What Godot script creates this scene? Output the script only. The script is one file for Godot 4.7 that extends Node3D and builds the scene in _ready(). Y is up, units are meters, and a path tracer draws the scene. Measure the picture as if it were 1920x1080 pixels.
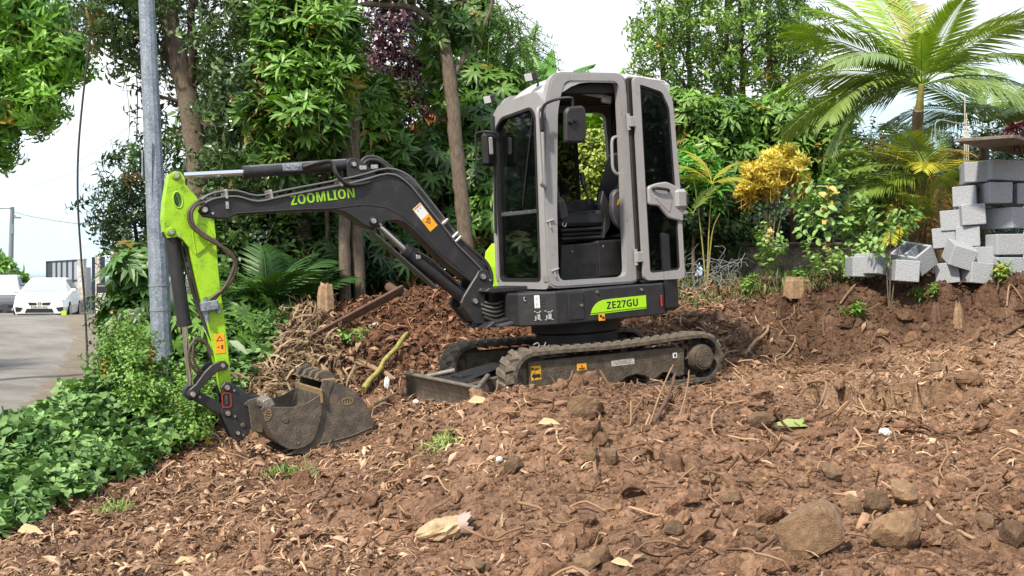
extends Node3D

const F := 2160.0
const EYE := Vector3(0, 1.7, 0)
var rng := RandomNumberGenerator.new()
var M := {}
var cam_basis := Basis()
var taken := {}
var n_low := FastNoiseLite.new()
var n_mid := FastNoiseLite.new()
var n_fine := FastNoiseLite.new()
var n_cell := FastNoiseLite.new()


# ---------------------------------------------------------------- mesh helper
class MB:
	var v := PackedVector3Array()
	var n := PackedVector3Array()
	var c := PackedColorArray()
	var col := Color.WHITE
	var xf := Transform3D()

	func trin(a: Vector3, b: Vector3, d: Vector3, na: Vector3, nb: Vector3, nd: Vector3) -> void:
		v.append(xf * a); v.append(xf * d); v.append(xf * b)
		n.append((xf.basis * na).normalized()); n.append((xf.basis * nd).normalized()); n.append((xf.basis * nb).normalized())
		c.append(col); c.append(col); c.append(col)

	func tri(a: Vector3, b: Vector3, d: Vector3) -> void:
		var q := (b - a).cross(d - a)
		if q.length_squared() < 1e-16:
			return
		q = q.normalized()
		trin(a, b, d, q, q, q)

	func quad(a: Vector3, b: Vector3, d: Vector3, e: Vector3) -> void:
		tri(a, b, d)
		tri(a, d, e)

	func quado(a: Vector3, b: Vector3, d: Vector3, e: Vector3, out: Vector3) -> void:
		if (b - a).cross(d - a).dot(out) >= 0.0:
			quad(a, b, d, e)
		else:
			quad(a, e, d, b)

	func trio(a: Vector3, b: Vector3, d: Vector3, out: Vector3) -> void:
		if (b - a).cross(d - a).dot(out) >= 0.0:
			tri(a, b, d)
		else:
			tri(a, d, b)

	func box(ctr: Vector3, size: Vector3, bv := 0.0) -> void:
		var h := size * 0.5
		bv = minf(bv, minf(h.x, minf(h.y, h.z)) * 0.9)
		for ax in 3:
			var u := (ax + 1) % 3
			var w := (ax + 2) % 3
			for s in [-1.0, 1.0]:
				var p := []
				for k in [[-1.0, -1.0], [1.0, -1.0], [1.0, 1.0], [-1.0, 1.0]]:
					var q := Vector3()
					q[ax] = s * h[ax]
					q[u] = k[0] * (h[u] - bv)
					q[w] = k[1] * (h[w] - bv)
					p.append(ctr + q)
				var o := Vector3()
				o[ax] = s
				quado(p[0], p[1], p[2], p[3], o)
			if bv > 0.0:
				for sa in [-1.0, 1.0]:
					for sb in [-1.0, 1.0]:
						var a1 := Vector3(); var a2 := Vector3(); var b1 := Vector3(); var b2 := Vector3()
						var t := (h[ax] - bv)
						a1[ax] = -t; a2[ax] = t; b1[ax] = -t; b2[ax] = t
						a1[u] = sa * h[u]; a2[u] = sa * h[u]; b1[u] = sa * (h[u] - bv); b2[u] = sa * (h[u] - bv)
						a1[w] = sb * (h[w] - bv); a2[w] = sb * (h[w] - bv); b1[w] = sb * h[w]; b2[w] = sb * h[w]
						var o := Vector3()
						o[u] = sa
						o[w] = sb
						quado(ctr + a1, ctr + a2, ctr + b2, ctr + b1, o)
		if bv > 0.0:
			for sx in [-1.0, 1.0]:
				for sy in [-1.0, 1.0]:
					for sz in [-1.0, 1.0]:
						var s := Vector3(sx, sy, sz)
						var e := s * (h - Vector3.ONE * bv)
						trio(ctr + e + Vector3(sx * bv, 0, 0), ctr + e + Vector3(0, sy * bv, 0), ctr + e + Vector3(0, 0, sz * bv), s)

	static func inset(p: PackedVector2Array, d: float) -> PackedVector2Array:
		var r := PackedVector2Array()
		var k := p.size()
		for i in k:
			var a := (p[i] - p[(i + k - 1) % k]).normalized()
			var b := (p[(i + 1) % k] - p[i]).normalized()
			var na := Vector2(-a.y, a.x)
			var nb := Vector2(-b.y, b.x)
			var m := na + nb
			var l := m.length_squared()
			m = m * (2.0 / l) if l > 0.3 else m.normalized() * 1.5
			r.append(p[i] + m * d)
		return r

	func prism(pp: PackedVector2Array, z0: float, z1: float, bv := 0.0) -> void:
		var p := pp.duplicate()
		if Geometry2D.is_polygon_clockwise(p):
			p.reverse()
		var q := inset(p, bv) if bv > 0.0 else p
		var idx := Geometry2D.triangulate_polygon(q)
		if idx.is_empty():
			idx = Geometry2D.triangulate_polygon(p)
		for i in range(0, idx.size(), 3):
			var a := q[idx[i]]; var b := q[idx[i + 1]]; var d := q[idx[i + 2]]
			trio(Vector3(a.x, a.y, z1), Vector3(b.x, b.y, z1), Vector3(d.x, d.y, z1), Vector3(0, 0, 1))
			trio(Vector3(a.x, a.y, z0), Vector3(b.x, b.y, z0), Vector3(d.x, d.y, z0), Vector3(0, 0, -1))
		var k := p.size()
		for i in k:
			var j := (i + 1) % k
			var a := p[i]; var b := p[j]
			quad(Vector3(a.x, a.y, z0 + bv), Vector3(b.x, b.y, z0 + bv), Vector3(b.x, b.y, z1 - bv), Vector3(a.x, a.y, z1 - bv))
			if bv > 0.0:
				var qa := q[i]; var qb := q[j]
				quad(Vector3(a.x, a.y, z1 - bv), Vector3(b.x, b.y, z1 - bv), Vector3(qb.x, qb.y, z1), Vector3(qa.x, qa.y, z1))
				quad(Vector3(b.x, b.y, z0 + bv), Vector3(a.x, a.y, z0 + bv), Vector3(qa.x, qa.y, z0), Vector3(qb.x, qb.y, z0))

	# a frame between an outer outline and an inner outline with as many points
	func ring(o: PackedVector2Array, i_: PackedVector2Array, z0: float, z1: float) -> void:
		var k := o.size()
		for i in k:
			var j := (i + 1) % k
			var a := Vector3(o[i].x, o[i].y, 0); var b := Vector3(o[j].x, o[j].y, 0)
			var d := Vector3(i_[j].x, i_[j].y, 0); var e := Vector3(i_[i].x, i_[i].y, 0)
			var f0 := Vector3(0, 0, z0); var f1 := Vector3(0, 0, z1)
			quado(a + f1, b + f1, d + f1, e + f1, Vector3(0, 0, 1))
			quado(a + f0, b + f0, d + f0, e + f0, Vector3(0, 0, -1))
			var out := (a + b - d - e)
			quado(a + f0, b + f0, b + f1, a + f1, out)
			quado(e + f0, d + f0, d + f1, e + f1, -out)

	func tube(pts: PackedVector3Array, r, sides := 10, caps := true, flat := 1.0) -> void:
		var k := pts.size()
		var t := (pts[1] - pts[0]).normalized()
		var up := Vector3(0, 1, 0) if absf(t.y) < 0.9 else Vector3(1, 0, 0)
		var x := t.cross(up).normalized()
		var rings := []
		var norms := []
		for i in k:
			var tt: Vector3
			if i == 0: tt = (pts[1] - pts[0]).normalized()
			elif i == k - 1: tt = (pts[k - 1] - pts[k - 2]).normalized()
			else: tt = ((pts[i + 1] - pts[i]).normalized() + (pts[i] - pts[i - 1]).normalized()).normalized()
			x = (x - tt * x.dot(tt)).normalized()
			var y := tt.cross(x)
			var rr: float = r[i] if r is Array or r is PackedFloat32Array else r
			var rg := PackedVector3Array()
			var nr := PackedVector3Array()
			for s in sides:
				var a := TAU * s / sides
				var d := x * cos(a) + y * sin(a) * flat
				rg.append(pts[i] + d * rr)
				nr.append((x * cos(a) + y * sin(a) / flat).normalized())
			rings.append(rg)
			norms.append(nr)
		for i in k - 1:
			for s in sides:
				var q := (s + 1) % sides
				var a: Vector3 = rings[i][s]; var b: Vector3 = rings[i][q]
				var d: Vector3 = rings[i + 1][q]; var e: Vector3 = rings[i + 1][s]
				trin(a, b, d, norms[i][s], norms[i][q], norms[i + 1][q])
				trin(a, d, e, norms[i][s], norms[i + 1][q], norms[i + 1][s])
		if caps:
			var t0 := (pts[0] - pts[1])
			var t1 := (pts[k - 1] - pts[k - 2])
			for s in range(1, sides - 1):
				trio(rings[0][0], rings[0][s], rings[0][s + 1], t0)
				trio(rings[k - 1][0], rings[k - 1][s], rings[k - 1][s + 1], t1)

	func cyl(a: Vector3, b: Vector3, r: float, sides := 16) -> void:
		tube(PackedVector3Array([a, b]), r, sides)

	# a round pin with a chamfered head, pointing along z
	func pin(x: float, y: float, z0: float, z1: float, r: float, sides := 14) -> void:
		var d := r * 0.25
		tube(PackedVector3Array([Vector3(x, y, z0), Vector3(x, y, z1 - d), Vector3(x, y, z1)]), [r, r, r - d], sides)

	func lathe(prof: PackedVector2Array, sides := 24) -> void:
		for i in prof.size() - 1:
			var dr := prof[i + 1] - prof[i]
			var nn := Vector2(dr.y, -dr.x).normalized()
			for s in sides:
				var a := TAU * s / sides
				var b := TAU * (s + 1) / sides
				var ca := Vector3(cos(a), 0, -sin(a)); var cb := Vector3(cos(b), 0, -sin(b))
				var up := Vector3.UP
				var p0 := ca * prof[i].x + up * prof[i].y; var p1 := cb * prof[i].x + up * prof[i].y
				var p2 := cb * prof[i + 1].x + up * prof[i + 1].y; var p3 := ca * prof[i + 1].x + up * prof[i + 1].y
				var na := ca * nn.x + up * nn.y; var nb := cb * nn.x + up * nn.y
				trin(p0, p1, p2, na, nb, nb)
				trin(p0, p2, p3, na, nb, na)

	# an uneven stone: a sphere cut by random planes, then roughened
	func stone(size: Vector3, rg: RandomNumberGenerator, cuts := 9, rough := 0.06, seg := 12) -> void:
		var nz := FastNoiseLite.new()
		nz.seed = rg.randi() % 9999
		nz.frequency = 0.9
		var pl := []
		for i in cuts:
			var d := Vector3(rg.randfn(), rg.randfn(), rg.randfn()).normalized()
			pl.append([d, rg.randf_range(0.45, 0.85)])
		var g := []
		for i in seg + 1:
			var row := PackedVector3Array()
			for j in seg * 2 + 1:
				var th := PI * i / seg
				var ph := TAU * (j % (seg * 2)) / (seg * 2)
				var p := Vector3(sin(th) * cos(ph), cos(th), sin(th) * sin(ph))
				for k in pl:
					var dd: float = p.dot(k[0])
					if dd > k[1]:
						p -= k[0] * (dd - k[1]) * 0.93
				p *= 1.0 + rough * (nz.get_noise_3d(p.x * 3, p.y * 3, p.z * 3) + 0.5 * nz.get_noise_3d(p.x * 9, p.y * 9, p.z * 9))
				row.append(p * size * 0.5)
			g.append(row)
		for i in seg:
			for j in seg * 2:
				quado(g[i][j], g[i][j + 1], g[i + 1][j + 1], g[i + 1][j], g[i][j] + g[i + 1][j + 1])

	func commit(m: Material) -> ArrayMesh:
		var a := []
		a.resize(Mesh.ARRAY_MAX)
		a[Mesh.ARRAY_VERTEX] = v
		a[Mesh.ARRAY_NORMAL] = n
		a[Mesh.ARRAY_COLOR] = c
		var me := ArrayMesh.new()
		me.add_surface_from_arrays(Mesh.PRIMITIVE_TRIANGLES, a)
		me.surface_set_material(0, m)
		return me


# ---------------------------------------------------------------- node helpers
func numbered(called: String) -> String:
	var k: int = taken.get(called, 0)
	taken[called] = k + 1
	return called if k == 0 else "%s_%03d" % [called, k]

func tag(o: Node, label := "", category := "", group := "", kind := "") -> Node:
	if label: o.set_meta("label", label)
	if category: o.set_meta("category", category)
	if group: o.set_meta("group", group)
	if kind: o.set_meta("kind", kind)
	return o

func thing(called: String, label: String, category: String, at := Vector3.ZERO, b := Basis(), group := "") -> Node3D:
	var o := Node3D.new()
	o.name = numbered(called)
	add_child(o)
	o.transform = Transform3D(b, at)
	tag(o, label, category, group)
	return o

func part(parent: Node, called: String, mb: MB, m: Material, label := "") -> MeshInstance3D:
	return put(parent, called, mb.commit(m), label)

func put(parent: Node, called: String, mesh: Mesh, label := "") -> MeshInstance3D:
	var o := MeshInstance3D.new()
	o.mesh = mesh
	var k := 0
	var nm := called
	while parent.has_node(NodePath(nm)):
		k += 1
		nm = "%s_%03d" % [called, k]
	o.name = nm
	parent.add_child(o, true)
	if label: o.set_meta("label", label)
	return o

func solo(called: String, mb: MB, m: Material, label: String, category: String, group := "", at := Vector3.ZERO, b := Basis()) -> MeshInstance3D:
	var o := MeshInstance3D.new()
	o.mesh = mb.commit(m)
	o.name = numbered(called)
	add_child(o)
	o.transform = Transform3D(b, at)
	tag(o, label, category, group)
	return o

func copies(parent: Node, called: String, mesh: Mesh, xfs: Array, cols: PackedColorArray) -> MultiMeshInstance3D:
	var mm := MultiMesh.new()
	mm.transform_format = MultiMesh.TRANSFORM_3D
	mm.use_colors = true
	mm.mesh = mesh
	mm.instance_count = xfs.size()
	for i in xfs.size():
		mm.set_instance_transform(i, xfs[i])
		mm.set_instance_color(i, cols[i])
	var o := MultiMeshInstance3D.new()
	o.multimesh = mm
	o.name = numbered(called) if parent == self else called
	parent.add_child(o, true)
	o.set_meta("kind", "stuff")
	return o

# the point seen at a pixel of the 1920 wide photograph, d metres ahead
func P(px: float, py: float, d: float) -> Vector3:
	return EYE + cam_basis * (Vector3((px - 960.0) / F, (540.0 - py) / F, -1.0) * d)

func V2(a: Array) -> PackedVector2Array:
	var r := PackedVector2Array()
	for i in range(0, a.size(), 2):
		r.append(Vector2(a[i], a[i + 1]))
	return r

func curve(p: PackedVector3Array, k := 6) -> PackedVector3Array:
	var r := PackedVector3Array()
	var n := p.size()
	for i in n - 1:
		for j in k:
			r.append(p[i].cubic_interpolate(p[i + 1], p[maxi(i - 1, 0)], p[mini(i + 2, n - 1)], float(j) / k))
	r.append(p[n - 1])
	return r

func arc2(p: PackedVector2Array, k := 4) -> PackedVector2Array:
	var r := PackedVector2Array()
	var n := p.size()
	for i in n:
		for j in k:
			r.append(p[i].cubic_interpolate(p[(i + 1) % n], p[(i + n - 1) % n], p[(i + 2) % n], float(j) / k))
	return r

func V3z(a: Array, z: float) -> PackedVector3Array:
	var r := PackedVector3Array()
	for i in range(0, a.size(), 2):
		r.append(Vector3(a[i], a[i + 1], z))
	return r

func V3(a: Array) -> PackedVector3Array:
	var r := PackedVector3Array()
	for i in range(0, a.size(), 3):
		r.append(Vector3(a[i], a[i + 1], a[i + 2]))
	return r

func lettering(parent: Node, called: String, text: String, at: Vector3, height: float, width: float, m: Material, turn := 0.0, weight := 700) -> void:
	var t := TextMesh.new()
	var f := SystemFont.new()
	f.font_names = PackedStringArray(["Droid Sans"])
	f.font_weight = weight
	t.font = f
	t.font_size = 64
	t.text = text
	t.pixel_size = 0.01
	t.depth = 0.004
	t.material = m
	var ab := t.get_aabb()
	var o := put(parent, called, t)
	var sx := width / ab.size.x
	var sy := height / ab.size.y
	o.transform = Transform3D(Basis(Vector3(0, 0, 1), turn) * Basis.from_scale(Vector3(sx, sy, 1)), at)
	var ctr := ab.position + ab.size * 0.5
	o.position = at - o.basis * Vector3(ctr.x, ctr.y, 0)


# ---------------------------------------------------------------- textures and materials
func noise_bytes(size: int, freq: float, sd: int, kind := FastNoiseLite.TYPE_SIMPLEX_SMOOTH, oct := 4) -> PackedByteArray:
	var nz := FastNoiseLite.new()
	nz.seed = sd
	nz.noise_type = kind
	nz.frequency = freq
	nz.fractal_octaves = oct
	nz.fractal_type = FastNoiseLite.FRACTAL_FBM if oct > 1 else FastNoiseLite.FRACTAL_NONE
	if kind == FastNoiseLite.TYPE_CELLULAR:
		nz.cellular_return_type = FastNoiseLite.RETURN_DISTANCE
	var im := nz.get_seamless_image(size, size)
	im.convert(Image.FORMAT_L8)
	return im.get_data()

# colours lie along a ramp (sRGB), looked up with a mix of two noises
func ramp_tex(size: int, a: PackedByteArray, b: PackedByteArray, mixf: float, ramp: Gradient, specks := 0.0, speck_col := Color.WHITE) -> ImageTexture:
	var lut := []
	for i in 256:
		lut.append(ramp.sample(i / 255.0))
	var d := PackedByteArray()
	d.resize(size * size * 3)
	var r := RandomNumberGenerator.new()
	r.seed = 5
	for i in size * size:
		var t := int(a[i] * (1.0 - mixf) + b[i] * mixf)
		var c: Color = lut[t]
		if specks > 0.0 and r.randf() < specks:
			c = c.lerp(speck_col, r.randf_range(0.3, 0.9))
		d[i * 3] = int(c.r * 255); d[i * 3 + 1] = int(c.g * 255); d[i * 3 + 2] = int(c.b * 255)
	return ImageTexture.create_from_image(Image.create_from_data(size, size, false, Image.FORMAT_RGB8, d))

func bump_tex(size: int, a: PackedByteArray, strength: float) -> ImageTexture:
	var im := Image.create_from_data(size, size, false, Image.FORMAT_L8, a)
	im.convert(Image.FORMAT_RGBA8)
	im.bump_map_to_normal_map(strength)
	return ImageTexture.create_from_image(im)

func grad(a: Array) -> Gradient:
	var g := Gradient.new()
	var off := PackedFloat32Array()
	var cl := PackedColorArray()
	for i in range(0, a.size(), 2):
		off.append(a[i])
		cl.append(a[i + 1])
	g.offsets = off
	g.colors = cl
	return g

func L(r: float, g: float, b: float) -> Color:      # a linear (real-world) base colour
	return Color(r, g, b).linear_to_srgb()

func mat(col: Color, rough := 0.6, metal := 0.0, tex: Texture2D = null, scale := 1.0, nrm: Texture2D = null, nscale := 1.0, world := false) -> StandardMaterial3D:
	var m := StandardMaterial3D.new()
	m.albedo_color = col
	m.roughness = rough
	m.metallic = metal
	if tex or nrm:
		m.uv1_triplanar = true
		m.uv1_world_triplanar = world
		m.uv1_scale = Vector3.ONE * scale
	if tex: m.albedo_texture = tex
	if nrm:
		m.normal_enabled = true
		m.normal_texture = nrm
		m.normal_scale = nscale
	return m

func leaf_mat(rough := 0.42, back := 0.5, spec := 0.5) -> StandardMaterial3D:
	var m := StandardMaterial3D.new()
	m.albedo_color = Color.WHITE
	m.vertex_color_use_as_albedo = true
	m.roughness = rough
	m.metallic_specular = spec
	if back > 0.0:
		m.backlight_enabled = true
		m.backlight = Color(back, back, back * 0.35)
	return m

func make_materials() -> void:
	var n1 := noise_bytes(512, 0.012, 3)
	var n2 := noise_bytes(512, 0.06, 7)
	var n3 := noise_bytes(512, 0.035, 11, FastNoiseLite.TYPE_CELLULAR, 3)
	var g1 := noise_bytes(256, 0.02, 21)
	var g2 := noise_bytes(256, 0.12, 22)
	# bare earth: brown crumbs of several tones with pale specks
	var soil := ramp_tex(512, n1, n2, 0.6, grad([0.0, L(0.05, 0.028, 0.019), 0.33, L(0.145, 0.085, 0.058), 0.55, L(0.25, 0.155, 0.106), 0.78, L(0.41, 0.275, 0.195), 1.0, L(0.65, 0.49, 0.37)]), 0.035, L(0.42, 0.34, 0.26))
	var soil_n := bump_tex(512, n2, 5.0)
	M.soil = mat(Color(0.975, 0.99, 0.99), 0.95, 0.0, soil, 0.8, soil_n, 1.6, true)
	M.soil.vertex_color_use_as_albedo = true
	M.soil.metallic_specular = 0.2
	M.clod = M.soil.duplicate()
	M.clod.uv1_world_triplanar = false
	M.clod.uv1_scale = Vector3.ONE * 2.5
	var stone := ramp_tex(256, g1, g2, 0.45, grad([0.0, L(0.11, 0.08, 0.06), 0.4, L(0.2, 0.145, 0.1), 0.65, L(0.3, 0.235, 0.175), 1.0, L(0.46, 0.4, 0.33)]), 0.05, L(0.08, 0.06, 0.045))
	var g_n := bump_tex(256, g2, 4.0)
	M.stone = mat(Color(1.0, 0.93, 0.85), 0.92, 0.0, stone, 4.0, g_n, 1.6)
	M.stone.vertex_color_use_as_albedo = true
	var asph := ramp_tex(256, g2, g1, 0.3, grad([0.0, L(0.14, 0.13, 0.12), 0.5, L(0.23, 0.215, 0.2), 1.0, L(0.36, 0.335, 0.31)]), 0.08, L(0.32, 0.3, 0.27))
	M.asphalt = mat(Color.WHITE, 0.9, 0.0, asph, 0.8, g_n, 0.6, true)
	M.asphalt.vertex_color_use_as_albedo = true
	M.verge = mat(Color(1.0, 0.88, 0.72), 0.95, 0.0, asph, 0.6, g_n, 0.8, true)
	M.verge.vertex_color_use_as_albedo = true
	M.verge.albedo_color = Color(1, 0.95, 0.86)
	var conc := ramp_tex(256, noise_bytes(256, 0.3, 31, FastNoiseLite.TYPE_SIMPLEX_SMOOTH, 2), g2, 0.35, grad([0.0, L(0.09, 0.1, 0.12), 0.25, L(0.28, 0.3, 0.335), 0.6, L(0.39, 0.41, 0.45), 1.0, L(0.5, 0.52, 0.56)]), 0.03, L(0.05, 0.055, 0.07))
	M.block = mat(Color.WHITE, 0.92, 0.0, conc, 1.8, g_n, 0.7)
	M.wall = mat(L(0.55, 0.51, 0.46), 0.95, 0.0, ramp_tex(256, g1, g2, 0.35, grad([0.0, Color(0.3, 0.28, 0.26), 0.5, Color(0.62, 0.6, 0.57), 1.0, Color(0.92, 0.9, 0.86)])), 0.7, g_n, 0.7)
	var barkt := ramp_tex(256, g1, g2, 0.5, grad([0.0, L(0.05, 0.038, 0.028), 0.45, L(0.13, 0.1, 0.075), 0.75, L(0.22, 0.175, 0.135), 1.0, L(0.36, 0.31, 0.26)]))
	M.bark = mat(Color.WHITE, 0.9, 0.0, barkt, 3.0, g_n, 1.2)
	M.bark.uv1_scale = Vector3(5, 1.6, 5)
	M.bark_dark = mat(Color(0.62, 0.6, 0.58), 0.9, 0.0, barkt, 3.0, g_n, 1.2)
	M.bark_dark.uv1_scale = Vector3(5, 1.6, 5)
	# grime: near white with soft darker marks, multiplies any paint
	var grime := ramp_tex(256, g1, g2, 0.35, grad([0.0, Color(0.55, 0.52, 0.48), 0.4, Color(0.86, 0.85, 0.83), 0.6, Color(0.97, 0.97, 0.97), 1.0, Color(1, 1, 1)]), 0.004, Color(0.5, 0.45, 0.38))
	var faint := ramp_tex(256, g1, g2, 0.5, grad([0.0, Color(0.8, 0.77, 0.72), 0.22, Color(0.91, 0.9, 0.87), 0.36, Color(0.96, 0.96, 0.955), 1.0, Color(1, 1, 1)]), 0.006, Color(0.62, 0.57, 0.5))
	M.black = mat(Color.WHITE, 0.5, 0.0, ramp_tex(256, g1, g2, 0.4, grad([0.0, L(0.014, 0.014, 0.017), 0.5, L(0.02, 0.02, 0.024), 0.68, L(0.027, 0.026, 0.028), 0.84, L(0.055, 0.048, 0.042), 1.0, L(0.1, 0.08, 0.065)]), 0.004, L(0.16, 0.14, 0.12)), 1.3, g_n, 0.06)
	M.plastic = mat(L(0.016, 0.016, 0.019), 0.55, 0.0, grime, 1.5)
	M.rubber_hose = mat(L(0.028, 0.026, 0.026), 0.5)
	M.hose_brown = mat(L(0.085, 0.065, 0.05), 0.55, 0.0, grime, 4.0)
	M.lime = mat(L(0.34, 0.62, 0.018), 0.42, 0.0, ramp_tex(256, g1, noise_bytes(256, 0.2, 33), 0.5, grad([0.0, Color(0.42, 0.4, 0.35), 0.2, Color(0.62, 0.63, 0.58), 0.36, Color(0.92, 0.93, 0.9), 0.6, Color(1, 1, 1)]), 0.02, Color(0.35, 0.32, 0.22)), 1.4)
	M.lime_clean = mat(L(0.36, 0.68, 0.02), 0.4)
	M.letter_lime = mat(L(0.26, 0.55, 0.02), 0.5)
	M.cab = mat(L(0.31, 0.305, 0.32), 0.4, 0.0, faint, 1.1)
	M.roof = mat(L(0.42, 0.42, 0.43), 0.45, 0.0, faint, 1.1)
	M.tube = mat(L(0.16, 0.16, 0.17), 0.28, 0.35)
	M.shell = mat(L(0.075, 0.078, 0.088), 0.55, 0.0, grime, 1.6)
	M.lining = mat(L(0.022, 0.022, 0.025), 0.8)
	M.seat = mat(L(0.03, 0.032, 0.04), 0.28)
	M.chrome = mat(L(0.75, 0.76, 0.78), 0.18, 1.0)
	M.bolt = mat(L(0.62, 0.6, 0.58), 0.35, 0.85, grime, 6.0)
	M.galv = mat(L(0.32, 0.36, 0.42), 0.52, 0.35, ramp_tex(256, n_sub(g1), noise_bytes(256, 0.16, 41, FastNoiseLite.TYPE_CELLULAR, 1), 0.6, grad([0.0, Color(0.55, 0.57, 0.6), 0.4, Color(0.8, 0.82, 0.84), 0.62, Color(1, 1, 1), 1.0, Color(0.82, 0.85, 0.9)])), 2.2)
	M.galv.uv1_scale = Vector3(1.5, 1.0, 1.5)
	var dirt := ramp_tex(256, g1, g2, 0.42, grad([0.0, L(0.022, 0.02, 0.019), 0.34, L(0.05, 0.043, 0.037), 0.52, L(0.1, 0.08, 0.062), 0.8, L(0.17, 0.12, 0.08), 1.0, L(0.24, 0.17, 0.115)]))
	M.rubber = mat(Color(1.0, 1.0, 1.0), 0.82, 0.0, dirt, 2.4, g_n, 0.6)
	M.lug = mat(Color.WHITE, 0.85, 0.0, ramp_tex(256, g1, g2, 0.5, grad([0.0, L(0.04, 0.036, 0.033), 0.4, L(0.1, 0.085, 0.07), 0.7, L(0.19, 0.15, 0.115), 1.0, L(0.27, 0.21, 0.16)])), 3.0, g_n, 0.7)
	M.steel = mat(Color.WHITE, 0.62, 0.0, ramp_tex(256, g2, g1, 0.55, grad([0.0, L(0.036, 0.03, 0.024), 0.42, L(0.075, 0.062, 0.05), 0.62, L(0.115, 0.093, 0.072), 0.85, L(0.16, 0.125, 0.092), 1.0, L(0.22, 0.17, 0.125)])), 1.7, g_n, 0.35)
	M.steel.metallic_specular = 0.5
	M.frame_dirty = mat(Color.WHITE, 0.78, 0.0, ramp_tex(256, g2, g1, 0.5, grad([0.0, L(0.028, 0.023, 0.018), 0.42, L(0.072, 0.058, 0.043), 0.66, L(0.115, 0.092, 0.066), 1.0, L(0.17, 0.13, 0.088)])), 1.4, g_n, 0.4)
	M.worn = mat(L(0.3, 0.21, 0.12), 0.6, 0.2, grime, 5.0)
	M.blade_edge = mat(L(0.3, 0.28, 0.25), 0.55, 0.5, grime, 4.0)
	M.yellow = mat(L(0.75, 0.4, 0.02), 0.5, 0.0, grime, 5.0)
	M.orange = mat(L(0.8, 0.36, 0.02), 0.5)
	M.white = mat(L(0.72, 0.72, 0.72), 0.5)
	M.white_dirty = mat(L(0.62, 0.58, 0.52), 0.6, 0.0, grime, 6.0)
	M.ink = mat(L(0.015, 0.015, 0.015), 0.6)
	M.print_grey = mat(L(0.3, 0.3, 0.31), 0.6)
	M.red = mat(L(0.3, 0.03, 0.025), 0.4)
	M.rust = mat(L(0.12, 0.05, 0.03), 0.85, 0.0, grime, 3.0, g_n, 0.7)
	M.wood = mat(L(0.3, 0.2, 0.13), 0.85, 0.0, grime, 3.0, g_n, 0.8)
	M.wood.uv1_scale = Vector3(1.2, 9, 9)
	M.plank = mat(L(0.15, 0.085, 0.06), 0.88, 0.0, grime, 3.0, g_n, 0.8)
	M.plank.uv1_scale = Vector3(1.2, 8, 8)
	M.board = mat(L(0.2, 0.17, 0.145), 0.85, 0.0, grime, 1.5, g_n, 0.4)
	M.bamboo = mat(L(0.34, 0.31, 0.09), 0.5, 0.0, grime, 4.0)
	M.root = mat(L(0.32, 0.21, 0.13), 0.9, 0.0, grime, 5.0, g_n, 0.6)
	M.root_dark = mat(L(0.14, 0.08, 0.055), 0.9, 0.0, grime, 5.0, g_n, 0.6)
	M.pale_wood = mat(L(0.4, 0.27, 0.17), 0.9, 0.0, grime, 4.0, g_n, 0.9)
	M.wire = mat(L(0.03, 0.03, 0.033), 0.6)
	M.galv_wire = mat(L(0.3, 0.32, 0.34), 0.5, 0.5)
	M.car_white = mat(L(0.78, 0.79, 0.8), 0.25)
	M.car_white.clearcoat_enabled = true
	M.car_grey = mat(L(0.06, 0.065, 0.075), 0.3)
	M.tyre = mat(L(0.02, 0.02, 0.021), 0.8)
	M.lamp_grey = mat(L(0.2, 0.22, 0.25), 0.2)
	M.fence_dark = mat(L(0.03, 0.04, 0.065), 0.5)
	M.fence_light = mat(L(0.4, 0.44, 0.52), 0.25)
	M.render_white = mat(L(0.6, 0.58, 0.55), 0.9, 0.0, grime, 1.0)
	M.bag = mat(L(0.48, 0.35, 0.21), 0.55, 0.0, grime, 4.0, g_n, 0.3)
	M.bag_red = mat(L(0.6, 0.2, 0.14), 0.5)
	M.film = mat(L(0.36, 0.28, 0.25), 0.3)
	M.glass = mat(Color(0.02, 0.03, 0.03, 0.6), 0.03)
	M.glass.transparency = BaseMaterial3D.TRANSPARENCY_ALPHA
	M.glass_dark = mat(Color(0.02, 0.028, 0.03, 0.82), 0.03)
	M.glass_dark.transparency = BaseMaterial3D.TRANSPARENCY_ALPHA
	M.car_glass = mat(L(0.35, 0.4, 0.44), 0.05)
	M.mirror = mat(L(0.8, 0.8, 0.8), 0.03, 1.0)
	M.lens = mat(L(0.5, 0.52, 0.55), 0.1)
	M.leaf = leaf_mat(0.42, 0.7, 0.5)
	M.leaf_dull = leaf_mat(0.6, 0.5, 0.35)
	M.leaf_shiny = leaf_mat(0.3, 0.4, 0.6)
	M.dry = leaf_mat(0.85, 0.0, 0.2)
	M.chip = leaf_mat(0.9, 0.0, 0.2)

func n_sub(a: PackedByteArray) -> PackedByteArray:
	return a


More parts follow.
